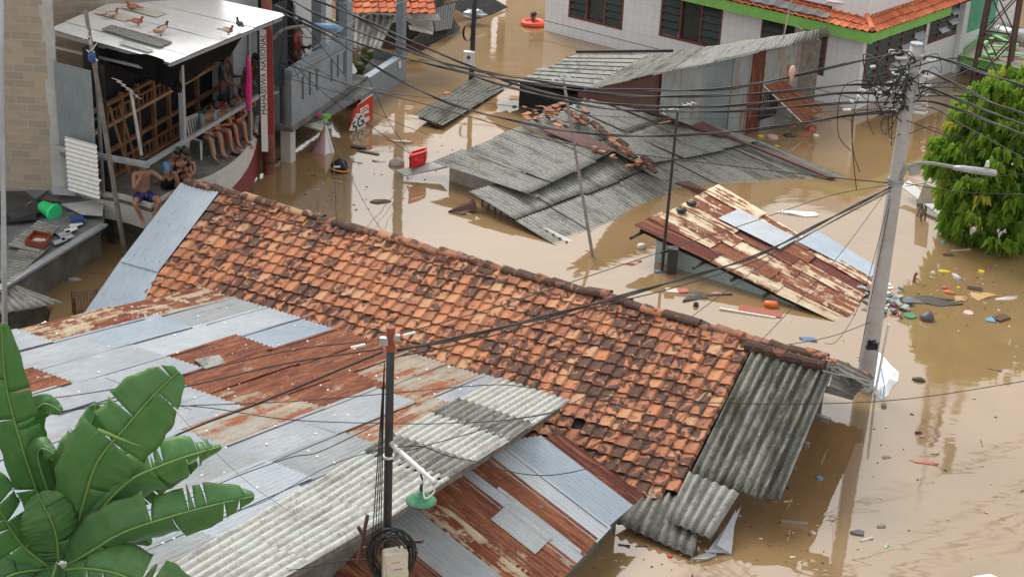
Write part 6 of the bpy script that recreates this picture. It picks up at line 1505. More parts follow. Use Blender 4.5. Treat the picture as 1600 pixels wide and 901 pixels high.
for k, (fx_, fy_, lb, sk, wr, kw, cl, cm) in enumerate((
    (341, 251, 'person in a grey green shirt and black shorts seated on the white chair', 'skin', [('shirt', tealg), ('shorts', blk)], dict(lean=.22, armL='lap', armR='knee', head_down=.6, turn=.2), 'white plastic chair under the person in the grey green shirt', 'white'),
    (356, 244, 'person in a white grey shirt bending over beside the grey green shirt', 'skin', [('shirt', gws), ('shorts', grs)], dict(lean=.30, armL='lap', armR='knee', head_down=.9, turn=-.2), 'teal plastic chair half hidden behind bare legs', simple((25, 120, 115))),
    (379, 231, 'person in red and grey with pale sandals seated near the far end of the balcony', 'skin', [('shirt', gws), ('shorts', redc)], dict(lean=.24, armL='knee', armR='lap', head_down=.7), 'red plastic chair under the person with pale sandals', simple((190, 25, 40))),
    (390, 215, 'person in dark clothes and black sandals at the far end of the seated row', 'skin_dark', [('shirt', stp), ('shorts', blk)], dict(lean=.30, armL='knee', armR='knee', head_down=.8), 'dark plastic chair at the far end of the seated row', blk))):
    ft = W(fx_, fy_, FZ); fd = KU-tocam*-.15; hip = ft-unit(fd*[1, 1, 0])*.50
    chair(hip, fd, cm, cl)
    J = sit(knee=.02, spread=.05, hang=False, shin=.04, **kw)
    o = person(lb, hip+ZZ*.50, fd, J, sk, wr)
    for s in (-1, 1):
        mb = MB(); sd = np.cross(unit(fd*[1, 1, 0]), ZZ); mb.tube([ft+sd*s*.15-unit(fd*[1, 1, 0])*.02+ZZ*.005, ft+sd*s*.15+unit(fd*[1, 1, 0])*.22+ZZ*.005], [.05, .04], 8)
        m_ = mb.build('sandal', (simple((215, 170, 165)) if k == 2 else ('slate' if k == 0 else blk)), None, loc=(0, 0, 0))
        m_.parent = o; m_.matrix_parent_inverse = Matrix.LocRotScale(o.location, o.rotation_euler, None).inverted()
sp = W(372, 203, FZ)-KU*.55+KN*.2
person('woman in a grey shirt standing under the tarpaulin at the far end of the balcony', sp+ZZ*.9, KU+KN*.3, stand(.05, ('front', 'rail')), 'skin_dark', [('shirt', grs), ('trousers', grs)], hair_long=True)
person('woman in black and white stripes leaning on the far rail next to the pink cloth', W(386, 196, FZ)-KU*.25+KN*.25+ZZ*.82, KU, stand(.22, ('rail', 'rail')), 'skin', [('shirt', stp), ('skirt', simple((95, 110, 130)))], hair_long=True)
person('woman in a purple patterned dress standing on the grey balcony behind the slotted wall', JP.pt(.12, .45, -.55)+ZZ*.86, JP.n, stand(.08, ('down', 'front')), 'skin_dark', [('tunic', simple((95, 90, 130)))], hair_long=True)
person('person in a red shirt in the dark doorway of the blue grey house', bkw.pt(2.35, .95, .15)+ZZ*.88, IP.n, stand(.05, ('front', 'down')), 'skin_dark', [('shirt', redc), ('trousers', simple((120, 35, 40)))])
person('person in a pale patterned top beside the one in red in the dark doorway', bkw.pt(2.75, .95, .1)+ZZ*.82, IP.n, stand(.02, ('down', 'front')), 'skin', [('tunic', simple((150, 130, 145)))])
# swimmer with ring
ws = W(835, 38, 0)
person('person in orange wading chest deep inside a red float in the flooded alley', ws-ZZ*.42, [-.4, -1, 0], stand(.05, ('front', 'front')), 'skin_dark', [('shirt', simple((225, 75, 45))), ('shorts', blk)])
mb = MB(); c = ws+[-.04, -.10, .06]; base = 0
mb.tube([c+[math.cos(t)*.30, math.sin(t)*.27, 0] for t in np.linspace(0, 2*math.pi, 25)], .085, 10, False)
tag(mb.build('swim_ring', simple((225, 80, 50), .4), None, smooth=True, loc=c), 'orange red float ring around the wading person', 'swim ring')
# ================================================================ pigeons
def pigeon_parts():
    b = MB(); b.blob((0, 0, .09), .055, .12, .055, 10, 8); b.tube([(0, .07, .11), (0, .10, .155), (0, .105, .175)], [.035, .026, .028], 8); b.blob((0, .112, .185), .026, .032, .027, 8, 6); b.tube([(0, .135, .183), (0, .158, .177)], [.008, .002], 5)
    w_ = MB()
    for s in (-1, 1): w_.blob((s*.045, -.03, .10), .018, .11, .042, 8, 6)
    t_ = MB(); t_.box((-.03, -.24, .075), (.06, 0, 0), (0, .15, .01), (0, 0, .012)); l_ = MB()
    for s in (-1, 1): l_.tube([(s*.022, .01, .05), (s*.022, .015, 0)], .006, 5); l_.tube([(s*.022, .0, .003), (s*.022, .04, .003)], .006, 4)
    return b, w_, t_, l_
rust_ = simple((165, 95, 65)); pink_ = simple((190, 130, 105)); gry_ = simple((60, 60, 66)); wh_ = simple((205, 190, 185))
for (x, y, yaw, c1, c2, lb) in ((207, 17, 80, rust_, pink_, 'rust brown pigeon at the top edge of the white sheet roof'), (176, 28, -60, rust_, wh_, 'brown pigeon with raised neck beside the old grey patch'), (215, 40, -100, rust_, pink_, 'rust brown pigeon on the old grey patch facing right'), (250, 56, -70, wh_, pink_, 'pale pink pigeon crouching below the old grey patch'), (356, 54, -110, rust_, wh_, 'brown pigeon near the right eave beside a black one'), (374, 44, 30, gry_, gry_, 'black pigeon standing upright near the right eave'), (255, 50, -40, gry_, wh_, 'grey winged pigeon pressed against the pale pink one')):
    p = W(x, y, zr+.09); t = thing('pigeon', p, lb, 'pigeon', 'pigeons on the white roof'); t.rotation_euler.z = rad(yaw)
    for nm, mb, mt in zip(('body', 'wing', 'tail', 'leg'), pigeon_parts(), (c1, c2, c1, 'rustiron')):
        o = mb.build(nm, mt, None, smooth=(nm != 'tail'), loc=(0, 0, 0)); o.parent = t
for (x, y, z, lb) in ((152, 140, FZ+1.5, 'white pigeon on the timber frame under the roof'),):
    pass
# ================================================================ tree on the right
tbm = W(1545, 372, 0); TPl = Plane(tbm*[1, 1, 0], unit(RX*[1, 1, 0]), ZZ)
tr = thing('leafy_tree', tbm, 'bright green tree with drooping narrow leaves standing in the water at the right edge', 'tree')
rg = random.Random(12)
lobes = [(1553, 150, .0, .34), (1535, 200, .0, .55), (1585, 195, .2, .62), (1503, 240, .1, .50), (1548, 262, .3, .85), (1497, 305, .2, .46), (1550, 325, .35, .85), (1612, 290, .2, .9), (1640, 210, -.2, .9), (1512, 345, .25, .42), (1480, 262, .0, .28), (1575, 350, .3, .50), (1600, 150, -.3, .38), (1565, 230, -.7, .8), (1620, 345, .3, .6)]
def dirv(): 
    z = rg.uniform(-1, 1); a = rg.uniform(0, 6.283); s = math.sqrt(1-z*z); return np.array([s*math.cos(a), s*math.sin(a), z])
mb = MB(); mb.tube([tbm-ZZ*.5, tbm+[0, 0, .6], tbm+[.05, .1, 1.5], TPl.P(1553, 170, -.1)], [.14, .11, .08, .02], 10)
mb.build('trunk', 'wood_old', tr); cr = MB(); br = MB()
cen_t = TPl.P(1555, 290, -.2)
for (x, y, h, R_) in lobes:
    c = TPl.P(x, y, h-.15); br.tube([cen_t+ZZ*rg.uniform(-.5, .3), (cen_t+c)/2+[0, 0, .1], c], [.04, .028, .012], 5)
    ncl = int(150*R_*R_+16)
    for k in range(ncl):
        d = dirv(); 
        if d[2] < -.75: d[2] *= -1
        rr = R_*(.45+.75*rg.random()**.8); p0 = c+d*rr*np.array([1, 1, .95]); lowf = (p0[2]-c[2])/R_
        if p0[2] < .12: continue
        col = min(1, max(0, rg.gauss(.45+.12*lowf, .24))); tipc = rg.random() < (.16 if lowf > .3 and R_ < .6 else .03)  # leaf colour lightened towards each lobe's top, highlights put into the tone
        out_ = unit(d*[1, 1, .25]+np.array([0, 0, .15])); nlf = rg.randint(12, 18)
        for q in range(nlf):
            a = rg.gauss(0, .85); dd = np.array([out_[0]*math.cos(a)-out_[1]*math.sin(a), out_[0]*math.sin(a)+out_[1]*math.cos(a), out_[2]+rg.gauss(.0, .3)]); ln = rg.uniform(.24, .38); wd_ = rg.uniform(.010, .017)
            s = p0+dirv()*.045; m = s+dd*ln*.45+ZZ*.01; e = m+dd*ln*.22-ZZ*ln*.62; sd = unit(np.cross(dd, ZZ)+dirv()*.35)*wd_
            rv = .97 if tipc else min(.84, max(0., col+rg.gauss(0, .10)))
            i = cr.add([s, m+sd, e, m-sd]); cr.face((i, i+1, i+2), None, rv); cr.face((i, i+2, i+3), None, rv)
cr.build('crown', 'leaf', tr); br.build('branch', 'wood_old', tr)
# ================================================================ banana plant
bc_ = W(98, 868, 4.1); BPn = Plane(bc_*[1, 1, 0], unit(RX*[1, 1, 0]), ZZ)
bp = thing('banana_plant', np.array([bc_[0], bc_[1], 0]), 'banana plant with big torn green leaves in the lower left corner', 'plant')
mb = MB(); mb.tube([[bc_[0], bc_[1]+.1, -.3], [bc_[0]-.03, bc_[1]+.05, 1.6], bc_+[0, 0, -.15]], [.16, .13, .09], 12); mb.build('stem', 'bananastem', bp, smooth=True)
rg = random.Random(5)
def bleaf(mids, wd, roll, dl, dr, tears=3, w0=.25, tipw=.15, gap=.07, ragged=.04, lab=None, curl=0.):
    """mids: (x, y, towards-camera offset); dl, dr = droop of left / right half (radians); roll about the midrib"""
    ctrl = [BPn.P(x, y, h) for x, y, h in mids]; path = dense(ctrl, max(3, int(40/(len(ctrl)-1)))); n = len(path); view = unit(CAM-path[n//2])
    tg_ = [unit(path[min(i+1, n-1)]-path[max(i-1, 0)]) for i in range(n)]; mb = MB()
    for sgn, dr_ in ((-1, dl), (1, dr)):
        cuts = sorted(rg.sample(range(4, n-3), tears)) if tears else []
        segs = []; a = 0
        for c in cuts+[n-1]: segs.append((a, c)); a = c
        for (a, b) in segs:
            if b <= a: continue
            extra = rg.gauss(0, .22) if tears else 0; gp = rg.uniform(.3, 1.8); base = len(mb.v); NA = 6
            for i in range(a, b+1):
                t = i/(n-1); ww = wd*min(1, w0+(1-w0)*math.sin(min(1, t/.35)*math.pi/2))*(1 if t < .6 else max(tipw, math.cos((t-.6)/.4*math.pi/2*.93)**.75)); ww *= 1+.03*math.sin(i*1.3+sgn)
                ww *= 1+rg.uniform(-ragged, ragged)*.5
                lat0 = unit(np.cross(tg_[i], view)); nrm = np.cross(lat0, tg_[i]); nrm = nrm if nrm@view > 0 else -nrm
                lat = lat0*math.cos(roll)+nrm*math.sin(roll); nr2 = nrm*math.cos(roll)-lat0*math.sin(roll)
                p = np.array(path[i]); gshift = tg_[i]*gap*gp*ww*((-1 if i == b and b != n-1 else 0)+(1 if i == a and a != 0 else 0))
                for k in range(NA+1):
                    s = k/NA; ang = (dr_+extra)*(.35+.9*s)
                    if k: p = p+(lat*sgn*math.cos(ang)-nr2*math.sin(ang)-ZZ*math.sin(abs(ang))*.35*s)*ww/NA
                    und = .010*math.sin(i*1.9+sgn*2)*s+.018*noise.noise(Vector((i*.35, s*1.5, wd*30+sgn)))
                    mb.add([p+gshift*s+nr2*und])
            for i in range(b-a):
                for k in range(NA):
                    q = base+i*(NA+1)+k; L0 = (a+i)/(n-1)*2.5; L1 = (a+i+1)/(n-1)*2.5; s0, s1 = sgn*k/NA*.5, sgn*(k+1)/NA*.5
                    mb.face((q, q+1, q+NA+2, q+NA+1), [(s0, L0), (s1, L0), (s1, L1), (s0, L1)], rg.random()*.08+.15+.75*((wd*77.7+mids[0][0]*.31) % 1))
    o = mb.build('leaf', 'banana', bp, smooth=True, solid=.003)
    m2 = MB(); rr = [.014*(1-.85*i/(n-1))+.003 for i in range(n)]; m2.tube([p+unit(CAM-p)*.006 for p in path], rr, 7); m2.build('midrib', 'midrib', o, smooth=True)
    if lab: o['label'] = lab
    return o
L_ = [
 ([(112, 860, 0), (136, 770, .1), (160, 705, .15), (205, 650, .18), (245, 605, .15), (281, 576, .05)], .36, .0, .35, .12, 4),
 ([(100, 860, -.2), (92, 800, -.25), (105, 730, -.2), (130, 690, -.25), (140, 655, -.3)], .24, .2, .3, .3, 3),
 ([(118, 860, .05), (160, 790, .1), (205, 740, .15), (250, 714, .2), (300, 699, .15), (346, 697, 0)], .30, -.15, .7, .95, 6),
 ([(112, 868, .15), (150, 836, .3), (205, 797, .4), (280, 768, .45), (350, 757, .35), (402, 758, .2)], .32, -.1, .5, 1.1, 5),
 ([(108, 872, .2), (150, 852, .4), (205, 848, .55), (255, 868, .6), (300, 902, .5), (330, 940, .3)], .34, .0, .5, .6, 5),
 ([(95, 868, .1), (98, 820, .25), (92, 780, .35), (72, 742, .35)], .30, .0, .25, .25, 2),
 ([(96, 862, .2), (94, 880, .45), (94, 905, .6), (90, 950, .6)], .38, .0, .85, .85, 4),
 ([(80, 870, -.1), (55, 780, -.1), (35, 700, 0), (12, 600, .05), (2, 505, 0)], .24, .0, .3, .3, 4),
 ([(85, 880, .1), (40, 830, .2), (5, 760, .3), (-40, 700, .3)], .34, .0, .5, .5, 4),
 ([(80, 880, .1), (40, 868, .3), (0, 880, .4), (-40, 910, .3)], .34, .1, .5, .5, 4),
 ([(88, 870, -.2), (72, 780, -.1), (60, 720, 0), (68, 692, .1), (90, 696, .15)], .17, .0, .9, .9, 0),
 ([(84, 868, -.3), (50, 740, -.3), (38, 680, -.3), (58, 650, -.25), (88, 658, -.2)], .13, .2, .2, .5, 0),
 ([(120, 862, -.1), (180, 800, -.15), (235, 760, -.2), (300, 745, -.3)], .22, .1, .7, .7, 4),
 ([(100, 868, .0), (125, 800, .0), (160, 750, -.05), (200, 715, -.1), (215, 700, -.15)], .20, .3, .4, .4, 3),
 ([(104, 866, .1), (140, 820, .15), (170, 800, .2), (215, 812, .2), (240, 840, .1)], .18, .2, .5, .6, 3),
]
for k, a in enumerate(L_): bleaf(*a[:5], tears=a[5])
mb = MB(); mb.tube([BPn.P(160, 655, .2), BPn.P(190, 665, .22), BPn.P(228, 672, .3)], [.02, .014, .004], 6); mb.build('dry_tip', 'midrib', bp)
# dark undergrowth below the plant
# ================================================================ floating things
def flo(name, x, y, label, cat, mat, kind='board', w_=.3, l_=.5, yaw=0., h=.03, z=.0, jit=.4, group=None):
    c = W(x, y, z); a = rad(yaw); e1 = np.array([math.cos(a), math.sin(a), 0]); e2 = np.array([-math.sin(a), math.cos(a), 0]); mb = MB()
    if isinstance(mat, tuple): mat = simple(tuple(int(q*.78+r_*.22) for q, r_ in zip(mat, (140, 118, 95))))
    sm = False
    if kind == 'board': mb.box(c-e1*l_/2-e2*w_/2-ZZ*h*.3, e1*l_+ZZ*rg.uniform(-.02, .03), e2*w_, ZZ*h)
    elif kind == 'poly':
        n = rg.choice((5, 6, 9, 11)); N2 = [c+e1*l_/2*math.cos(t)*(1+rg.uniform(-.5, .35))+e2*w_/2*math.sin(t)*(1+rg.uniform(-.55, .35))+ZZ*(.010+rg.uniform(-.008, .03)) for t in [6.283*(k+rg.uniform(-.3, .3))/n for k in range(n)]]
        for k in range(n): k2 = (k+1) % n; top = c+ZZ*(.02+h*1.3)+e1*l_*.08; i_ = mb.add([top, N2[k], N2[k2], N2[k2]-ZZ*.03, N2[k]-ZZ*.03]); mb.face((i_, i_+1, i_+2)); mb.face((i_+1, i_+4, i_+3, i_+2))
    elif kind == 'blob': mb.blob(c+ZZ*h*.3, l_/2, w_/2, h, 12, 8, jit, np.array([e1, e2, ZZ])); sm = True
    elif kind == 'bottle': mb.tube([c-e1*l_/2, c-e1*l_*.48, c+e1*l_*.2, c+e1*l_*.36, c+e1*l_*.38, c+e1*l_*.5], [w_*.4, w_/2, w_/2, w_*.2, w_*.22, w_*.22], 10); sm = True
    elif kind == 'disc': mb.tube([c-ZZ*.01, c+ZZ*h], [w_/2, w_/2*.96], 18)
    elif kind == 'stick': mb.tube([c-e1*l_/2, c+e1*l_*.1+e2*w_*.2, c+e1*l_/2+ZZ*.02], [w_/2, w_/2.2, w_/2.6], 6)
    o = mb.build(name, mat, None, smooth=sm, loc=c); return tag(o, label, cat, group)
rg = random.Random(99)
# red crate
cr_ = thing('red_crate', W(656, 252, .22), 'red plastic crate sitting on the left corner of the grey sunken roof', 'crate')
Cc = W(640, 262, .30); e1 = unit(W(676, 252, .3)-W(642, 262, .3))*.46; e2 = np.array([.02, .28, 0]); mb = MB()
for i in range(9):
    for z in (.0, .11, .22): pass
for z in (.0, .06, .12, .18, .24):
    for (p, q) in ((0*e1, e1), (e2, e1+e2), (0*e1, e2), (e1, e1+e2)): mb.beam(Cc+p+ZZ*z, Cc+q+ZZ*z, .016, .03)
for i in range(8):
    for o_ in (0*e2, e2): mb.beam(Cc+e1*i/7+o_, Cc+e1*i/7+o_+ZZ*.25, .02, .016)
for i in range(5):
    for o_ in (0*e1, e1): mb.beam(Cc+e2*i/4+o_, Cc+e2*i/4+o_+ZZ*.25, .02, .016)
mb.box(Cc, e1, e2, ZZ*.015); mb.build('basket', simple((225, 30, 40), .4), cr_); mb = MB()
for (p, q) in ((0*e1, e1), (e2, e1+e2), (0*e1, e2), (e1, e1+e2)): mb.beam(Cc+p+ZZ*.27, Cc+q+ZZ*.27, .035, .035)
mb.build('rim', simple((230, 40, 50), .4), cr_)
mb = MB(); mb.prism([W(618, 268, .12), W(690, 250, .30), W(700, 262, .28), W(634, 276, .08)], ZZ*.03); tag(mb.build('shelf_board', 'conc', None), 'grey board under the red crate reaching out over the water', 'board')
flo('plastic_jug', 620, 258, 'clear crumpled plastic jug left of the red crate', 'jug', (185, 180, 175), 'blob', .28, .36, 20, .13)
flo('plastic_jug', 646, 247, 'white round lid leaning against the left side of the red crate', 'lid', 'white', 'disc', .24, h=.03, z=.38)
# black bag with orange stripe
bg_ = thing('black_bag', W(531, 266, 0), 'black bag with an orange stripe floating between the red pipe and the tiled roof', 'bag')
c = W(531, 268, 0); mb = MB(); mb.blob(c+ZZ*.06, .20, .16, .26, 14, 10, .25); mb.build('body', simple((26, 30, 42)), bg_, smooth=True)
mb = MB(); mb.tube([c+[math.cos(t)*.205, math.sin(t)*.165, .07-.03*math.cos(t)] for t in np.linspace(0, 6.283, 22)], .018, 6, False); mb.build('stripe', simple((240, 165, 50)), bg_)
mb = MB(); mb.box(c+[-.13, -.165, .15], (.16, 0, .01), (0, .01, .0), (0, .015, .035)); mb.build('white_print', 'white', bg_)
D = [
 ('foam_board', 1240, 333, 'white foam sheet floating beyond the rusty lean-to', 'foam sheet', 'styro', 'poly', .34, 1.0, -8, .03),
 ('painted_board', 1188, 487, 'orange and red peeling board afloat under the rusty lean-to', 'board', (160, 70, 45), 'board', .28, .85, -14, .04),
 ('board_edge_strip', 1168, 490, 'thin white batten along the orange red board', 'batten', 'white', 'board', .04, 1.1, -14, .05),
 ('orange_ball', 1204, 478, 'squashed orange ball behind the floating orange board', 'ball', (225, 100, 30), 'blob', .26, .30, 0, .09),
 ('milk_carton', 1052, 454, 'white printed packet floating by the post of the rusty lean-to', 'packet', (225, 215, 205), 'board', .2, .3, 5, .03),
 ('red_packet', 1067, 455, 'red and white packet touching the white printed packet', 'packet', (190, 90, 80), 'board', .18, .2, 8, .03),
 ('black_plastic', 1085, 465, 'dark plastic sheet drifting below the pale blue wall', 'plastic sheet', (50, 50, 48), 'poly', .4, .7, 30, .02),
 ('stick_bundle', 1110, 462, 'twiggy dark debris near the pale blue wall', 'branch', (60, 52, 42), 'stick', .06, .9, 12, .04),
 ('black_lump', 1087, 478, 'small black lump below the drifting dark plastic', 'lump', (45, 42, 40), 'blob', .12, .12, 0, .07),
 ('pink_packet', 1118, 459, 'pink packet beside the twiggy debris', 'packet', (215, 150, 160), 'blob', .08, .24, 10, .03),
 ('blue_bottle', 1032, 425, 'blue bottle and rubbish by the foot of the thin dark mast', 'bottle', (100, 120, 150), 'bottle', .1, .26, 20, .05),
 ('pink_bag', 987, 410, 'faint pink bag just under the bright water', 'bag', (205, 160, 155), 'poly', .2, .45, 5, .006),
 ('paper_scrap', 1002, 387, 'white scrap hanging at the left corner of the rusty lean-to', 'paper', 'white', 'blob', .16, .22, 20, .08),
 ('dark_float', 598, 315, 'dark leafy clump in the rippled water above the tiled ridge', 'clump', (70, 62, 50), 'poly', .25, .55, 8, .03),
 ('black_strip', 560, 232, 'black bent strip among the foam near the folded parasol', 'strip', (40, 38, 36), 'board', .12, .35, -25, .06),
 ('pale_plank', 577, 239, 'narrow dark plank ending near the foam patch', 'plank', (95, 85, 75), 'board', .08, .5, -20, .04),
 ('foam_patch', 628, 222, 'pale foam streak between the sign and the red crate', 'foam', (205, 190, 170), 'poly', .12, .6, -12, .004),
 ('foam_patch', 590, 252, 'small pale foam fleck left of the plastic jug', 'foam', (205, 190, 170), 'poly', .12, .4, -6, .004),
 ('white_cup', 550, 248, 'white cup floating near the black bag', 'cup', 'white', 'disc', .11, .1, 0, .05),
 ('green_bowl', 510, 184, 'bright green bowl on the pale awning board', 'bowl', (110, 215, 60), 'disc', .20, .2, 0, .07, .76),
 ('pink_bowl', 497, 180, 'pink bowl behind the bright green bowl', 'bowl', (200, 70, 110), 'disc', .19, .2, 0, .06, .80),
 ('orange_tile', 699, 148, 'orange tile fragment lying on the narrow sunken roof strip', 'tile fragment', (220, 120, 60), 'blob', .15, .22, 10, .05, .15),
 ('yellow_board', 820, 154, 'yellow brown board submerged beside the slatted roof shed', 'board', (165, 115, 60), 'board', .35, .8, 0, .012),
 ('blue_knot', 804, 167, 'small turquoise plastic scrap in the greenish water', 'plastic scrap', (90, 150, 160), 'blob', .09, .16, 0, .03),
 ('green_ring', 1421, 494, 'green plastic ring floating right of the concrete pole', 'ring', (60, 130, 95), 'disc', .26, .2, 0, .03),
 ('grey_ball', 1449, 499, 'dark grey ball floating right of the concrete pole', 'ball', (75, 75, 78), 'blob', .25, .25, 0, .125),
 ('black_sheet', 1455, 470, 'large black plastic sheet stretched on the water right of the concrete pole', 'plastic sheet', (52, 52, 48), 'poly', .42, 1.15, 3, .02),
 ('grey_sheet', 1421, 470, 'grey fabric at the left end of the black plastic sheet', 'cloth', (100, 100, 104), 'poly', .4, .5, -20, .025),
 ('beige_cloth', 1530, 463, 'large beige cardboard sheet folded open right of the black sheet', 'cardboard', (205, 165, 110), 'poly', .42, .62, 10, .03),
 ('beige_flap', 1503, 468, 'smaller brown flap joined to the beige cardboard sheet', 'cardboard', (185, 145, 90), 'poly', .36, .35, 60, .03),
 ('white_bag_strip', 1572, 467, 'white twisted bag at the far right near the beige cardboard', 'bag', (225, 215, 205), 'poly', .16, .6, 20, .03),
 ('dark_board', 1523, 451, 'short black board above the beige cardboard', 'board', (48, 42, 38), 'board', .14, .3, -15, .03),
 ('orange_packet', 1484, 458, 'orange packet above the black plastic sheet', 'packet', (215, 110, 60), 'blob', .14, .26, -10, .04),
 ('red_cup', 1477, 451, 'red cup above the orange packet', 'cup', (205, 90, 80), 'blob', .09, .12, 0, .04),
 ('yellow_tape', 1498, 450, 'small yellow curl between the red cup and short black board', 'scrap', (230, 200, 40), 'blob', .07, .1, 60, .03),
 ('pink_plate', 1513, 489, 'pink and white oval plate on open water', 'plate', (235, 200, 190), 'disc', .2, .2, 0, .02),
 ('blue_packet', 1547, 499, 'blue packet leaning against a brown board at the far right', 'packet', (70, 150, 195), 'poly', .26, .32, 10, .03),
 ('brown_board', 1564, 498, 'brown board beside the blue packet', 'board', (80, 55, 42), 'board', .2, .32, 35, .06),
 ('yellow_bag', 1475, 425, 'crumpled yellow bag in front of the green tree', 'bag', (230, 205, 50), 'blob', .14, .26, 0, .04),
 ('plastic_disc', 1533, 425, 'yellow lid floating under the tree', 'lid', (235, 215, 40), 'disc', .14, .1, 0, .03),
 ('clear_bottle', 1494, 432, 'clear bottle between the yellow bag and yellow lid', 'bottle', (195, 200, 215), 'bottle', .10, .3, 110, .04),
 ('foam_ball', 1458, 428, 'white foam ball left of the crumpled yellow bag', 'ball', (220, 205, 190), 'blob', .10, .11, 0, .05),
 ('turquoise_scrap', 1474, 379, 'turquoise scrap below the left side of the tree', 'scrap', (60, 160, 175), 'blob', .09, .12, 0, .03),
 ('hatchet_board', 1480, 398, 'grey block joined to a white stick below the tree', 'block', (110, 85, 60), 'board', .12, .22, 0, .06),
 ('white_stick', 1501, 391, 'white stick pointing right below the tree', 'stick', (220, 200, 170), 'stick', .04, .45, 12, .03),
 ('grey_plank', 1566, 378, 'grey plank end at the foot of the tree', 'plank', (120, 100, 80), 'board', .2, .3, -10, .04),
 ('thin_twig', 1534, 380, 'thin pale twig leaning in the water under the tree', 'twig', (215, 205, 190), 'stick', .03, .3, 40, .03),
 ('blue_tarp_scrap', 1266, 531, 'blue scrap in the water just above the ridge end', 'scrap', (80, 130, 185), 'poly', .2, .35, -10, .02),
 ('black_lump', 1436, 594, 'black floating lump right of the white sack', 'lump', (60, 58, 55), 'blob', .12, .24, -20, .05),
 ('bottle_neck', 1381, 633, 'bottle neck with a dark mouth below the white sack', 'bottle', (150, 140, 130), 'bottle', .10, .16, 80, .05),
 ('thin_leaf', 1554, 578, 'thin brown leaf on the open water right', 'leaf', (110, 90, 80), 'stick', .03, .26, -20, .02),
 ('red_blur', 1443, 722, 'faded red cloth just under the surface at lower right', 'cloth', (205, 125, 115), 'poly', .20, .44, -8, .006),
 ('green_packet', 1376, 822, 'dull green packet afloat at lower right', 'packet', (150, 160, 125), 'poly', .12, .22, 12, .015),
 ('green_leaf', 1385, 853, 'pale green curved leaf at lower right', 'leaf', (165, 205, 150), 'poly', .09, .2, 70, .01),
 ('dark_blue_bag', 1343, 832, 'dark blue bag sinking at lower right', 'bag', (85, 90, 105), 'poly', .14, .24, 0, .01),
 ('white_tube', 1354, 843, 'white tube touching the dark blue bag', 'tube', (215, 215, 215), 'stick', .05, .22, 25, .05),
 ('driftwood', 1241, 818, 'pale piece of driftwood right of the grey eave', 'driftwood', (150, 138, 125), 'board', .06, .42, -6, .05),
 ('foam_cup', 1271, 832, 'white foam cup near the driftwood', 'cup', (225, 210, 200), 'bottle', .05, .10, -50, .03),
 ('plastic_disc', 1281, 747, 'light blue lid off the mossy roof edge', 'lid', (110, 175, 215), 'disc', .11, .1, 0, .02),
 ('purple_scrap', 1233, 762, 'purple scrap beside the mossy roof edge', 'scrap', (95, 60, 80), 'blob', .08, .1, 0, .02),
 ('orange_scrap', 1208, 783, 'orange scrap under the corner of the mossy roof', 'scrap', (160, 85, 45), 'blob', .06, .16, 0, .02),
 ('white_feather', 1231, 783, 'white sliver right of the orange scrap', 'scrap', (225, 205, 185), 'stick', .03, .14, 8, .02),
 ('red_float', 1047, 869, 'small bright red thing in the water under the grey eave', 'scrap', (220, 60, 30), 'blob', .06, .09, 0, .03),
 ('brown_stick', 975, 852, 'short dark stick under the grey eave', 'stick', (50, 35, 28), 'stick', .04, .18, -12, .03),
 ('brown_twig', 1002, 853, 'second darker twig right of the short stick', 'twig', (80, 65, 50), 'stick', .03, .18, 5, .03),
 ('tan_scrap', 942, 871, 'tan bark flake by the silver roof corner', 'bark', (140, 120, 90), 'stick', .05, .22, -10, .02),
 ('white_specks', 973, 886, 'white foam crumbs at the bottom of the photo', 'foam', (225, 215, 205), 'blob', .05, .09, 0, .02),
 ('black_scrap', 1434, 676, 'black scrap right of the pole reflection', 'scrap', (70, 60, 58), 'poly', .07, .13, 0, .015),
 ('pink_scrap', 1442, 683, 'pink scrap under the black scrap', 'scrap', (215, 155, 145), 'poly', .06, .11, 0, .015),
 ('tan_leaf', 1384, 714, 'yellowish leaf left of the faded red cloth', 'leaf', (200, 185, 150), 'poly', .07, .14, 0, .01),
 ('floating_twig', 1534, 693, 'upright looking twig on the open water right', 'twig', (120, 95, 80), 'stick', .02, .20, 85, .02),
 ('floating_twig', 1461, 709, 'thin level twig right of the tan leaf', 'twig', (120, 100, 85), 'stick', .02, .14, 0, .02),
 ('yellow_flower', 1189, 214, 'yellow bag beside the pink swirled packet near the tin wall', 'bag', (235, 215, 50), 'blob', .12, .18, 0, .04),
 ('pink_swirl', 1207, 215, 'pink and white round packet by the tin walled shed', 'packet', (235, 190, 200), 'disc', .28, .2, 0, .04),
 ('yellow_scrap', 1214, 229, 'small yellow scrap below the pink round packet', 'scrap', (235, 220, 70), 'blob', .08, .14, -20, .03),
 ('black_heap', 1234, 213, 'black tangled rubbish right of the pink round packet', 'rubbish', (45, 40, 42), 'poly', .25, .35, 0, .06),
 ('red_arrow', 1257, 213, 'orange red strip right of the black rubbish', 'strip', (200, 80, 60), 'board', .08, .3, 0, .03),
 ('pink_shirt', 1267, 202, 'bright pink cloth below the tin shed corner', 'cloth', (215, 60, 95), 'poly', .22, .34, -40, .05),
 ('white_packet', 1275, 213, 'white packet under the bright pink cloth', 'packet', 'white', 'blob', .1, .16, 10, .05),
 ('grey_tarp', 1278, 187, 'grey flattened box floating at the white building corner', 'box', (125, 122, 118), 'poly', .3, .55, -6, .04),
 ('pink_scrap', 1240, 198, 'small salmon scrap at the foot of the tin wall', 'scrap', (210, 140, 130), 'stick', .05, .2, 10, .03),
 ('plastic_bottle', 117, 437, 'clear plastic bottle floating below the low left roof', 'bottle', (185, 190, 195), 'bottle', .09, .26, 12, .05),
 ('white_bag', 80, 427, 'flat white bag at the foot of the low roof wall', 'bag', (220, 215, 205), 'poly', .12, .4, 0, .02),
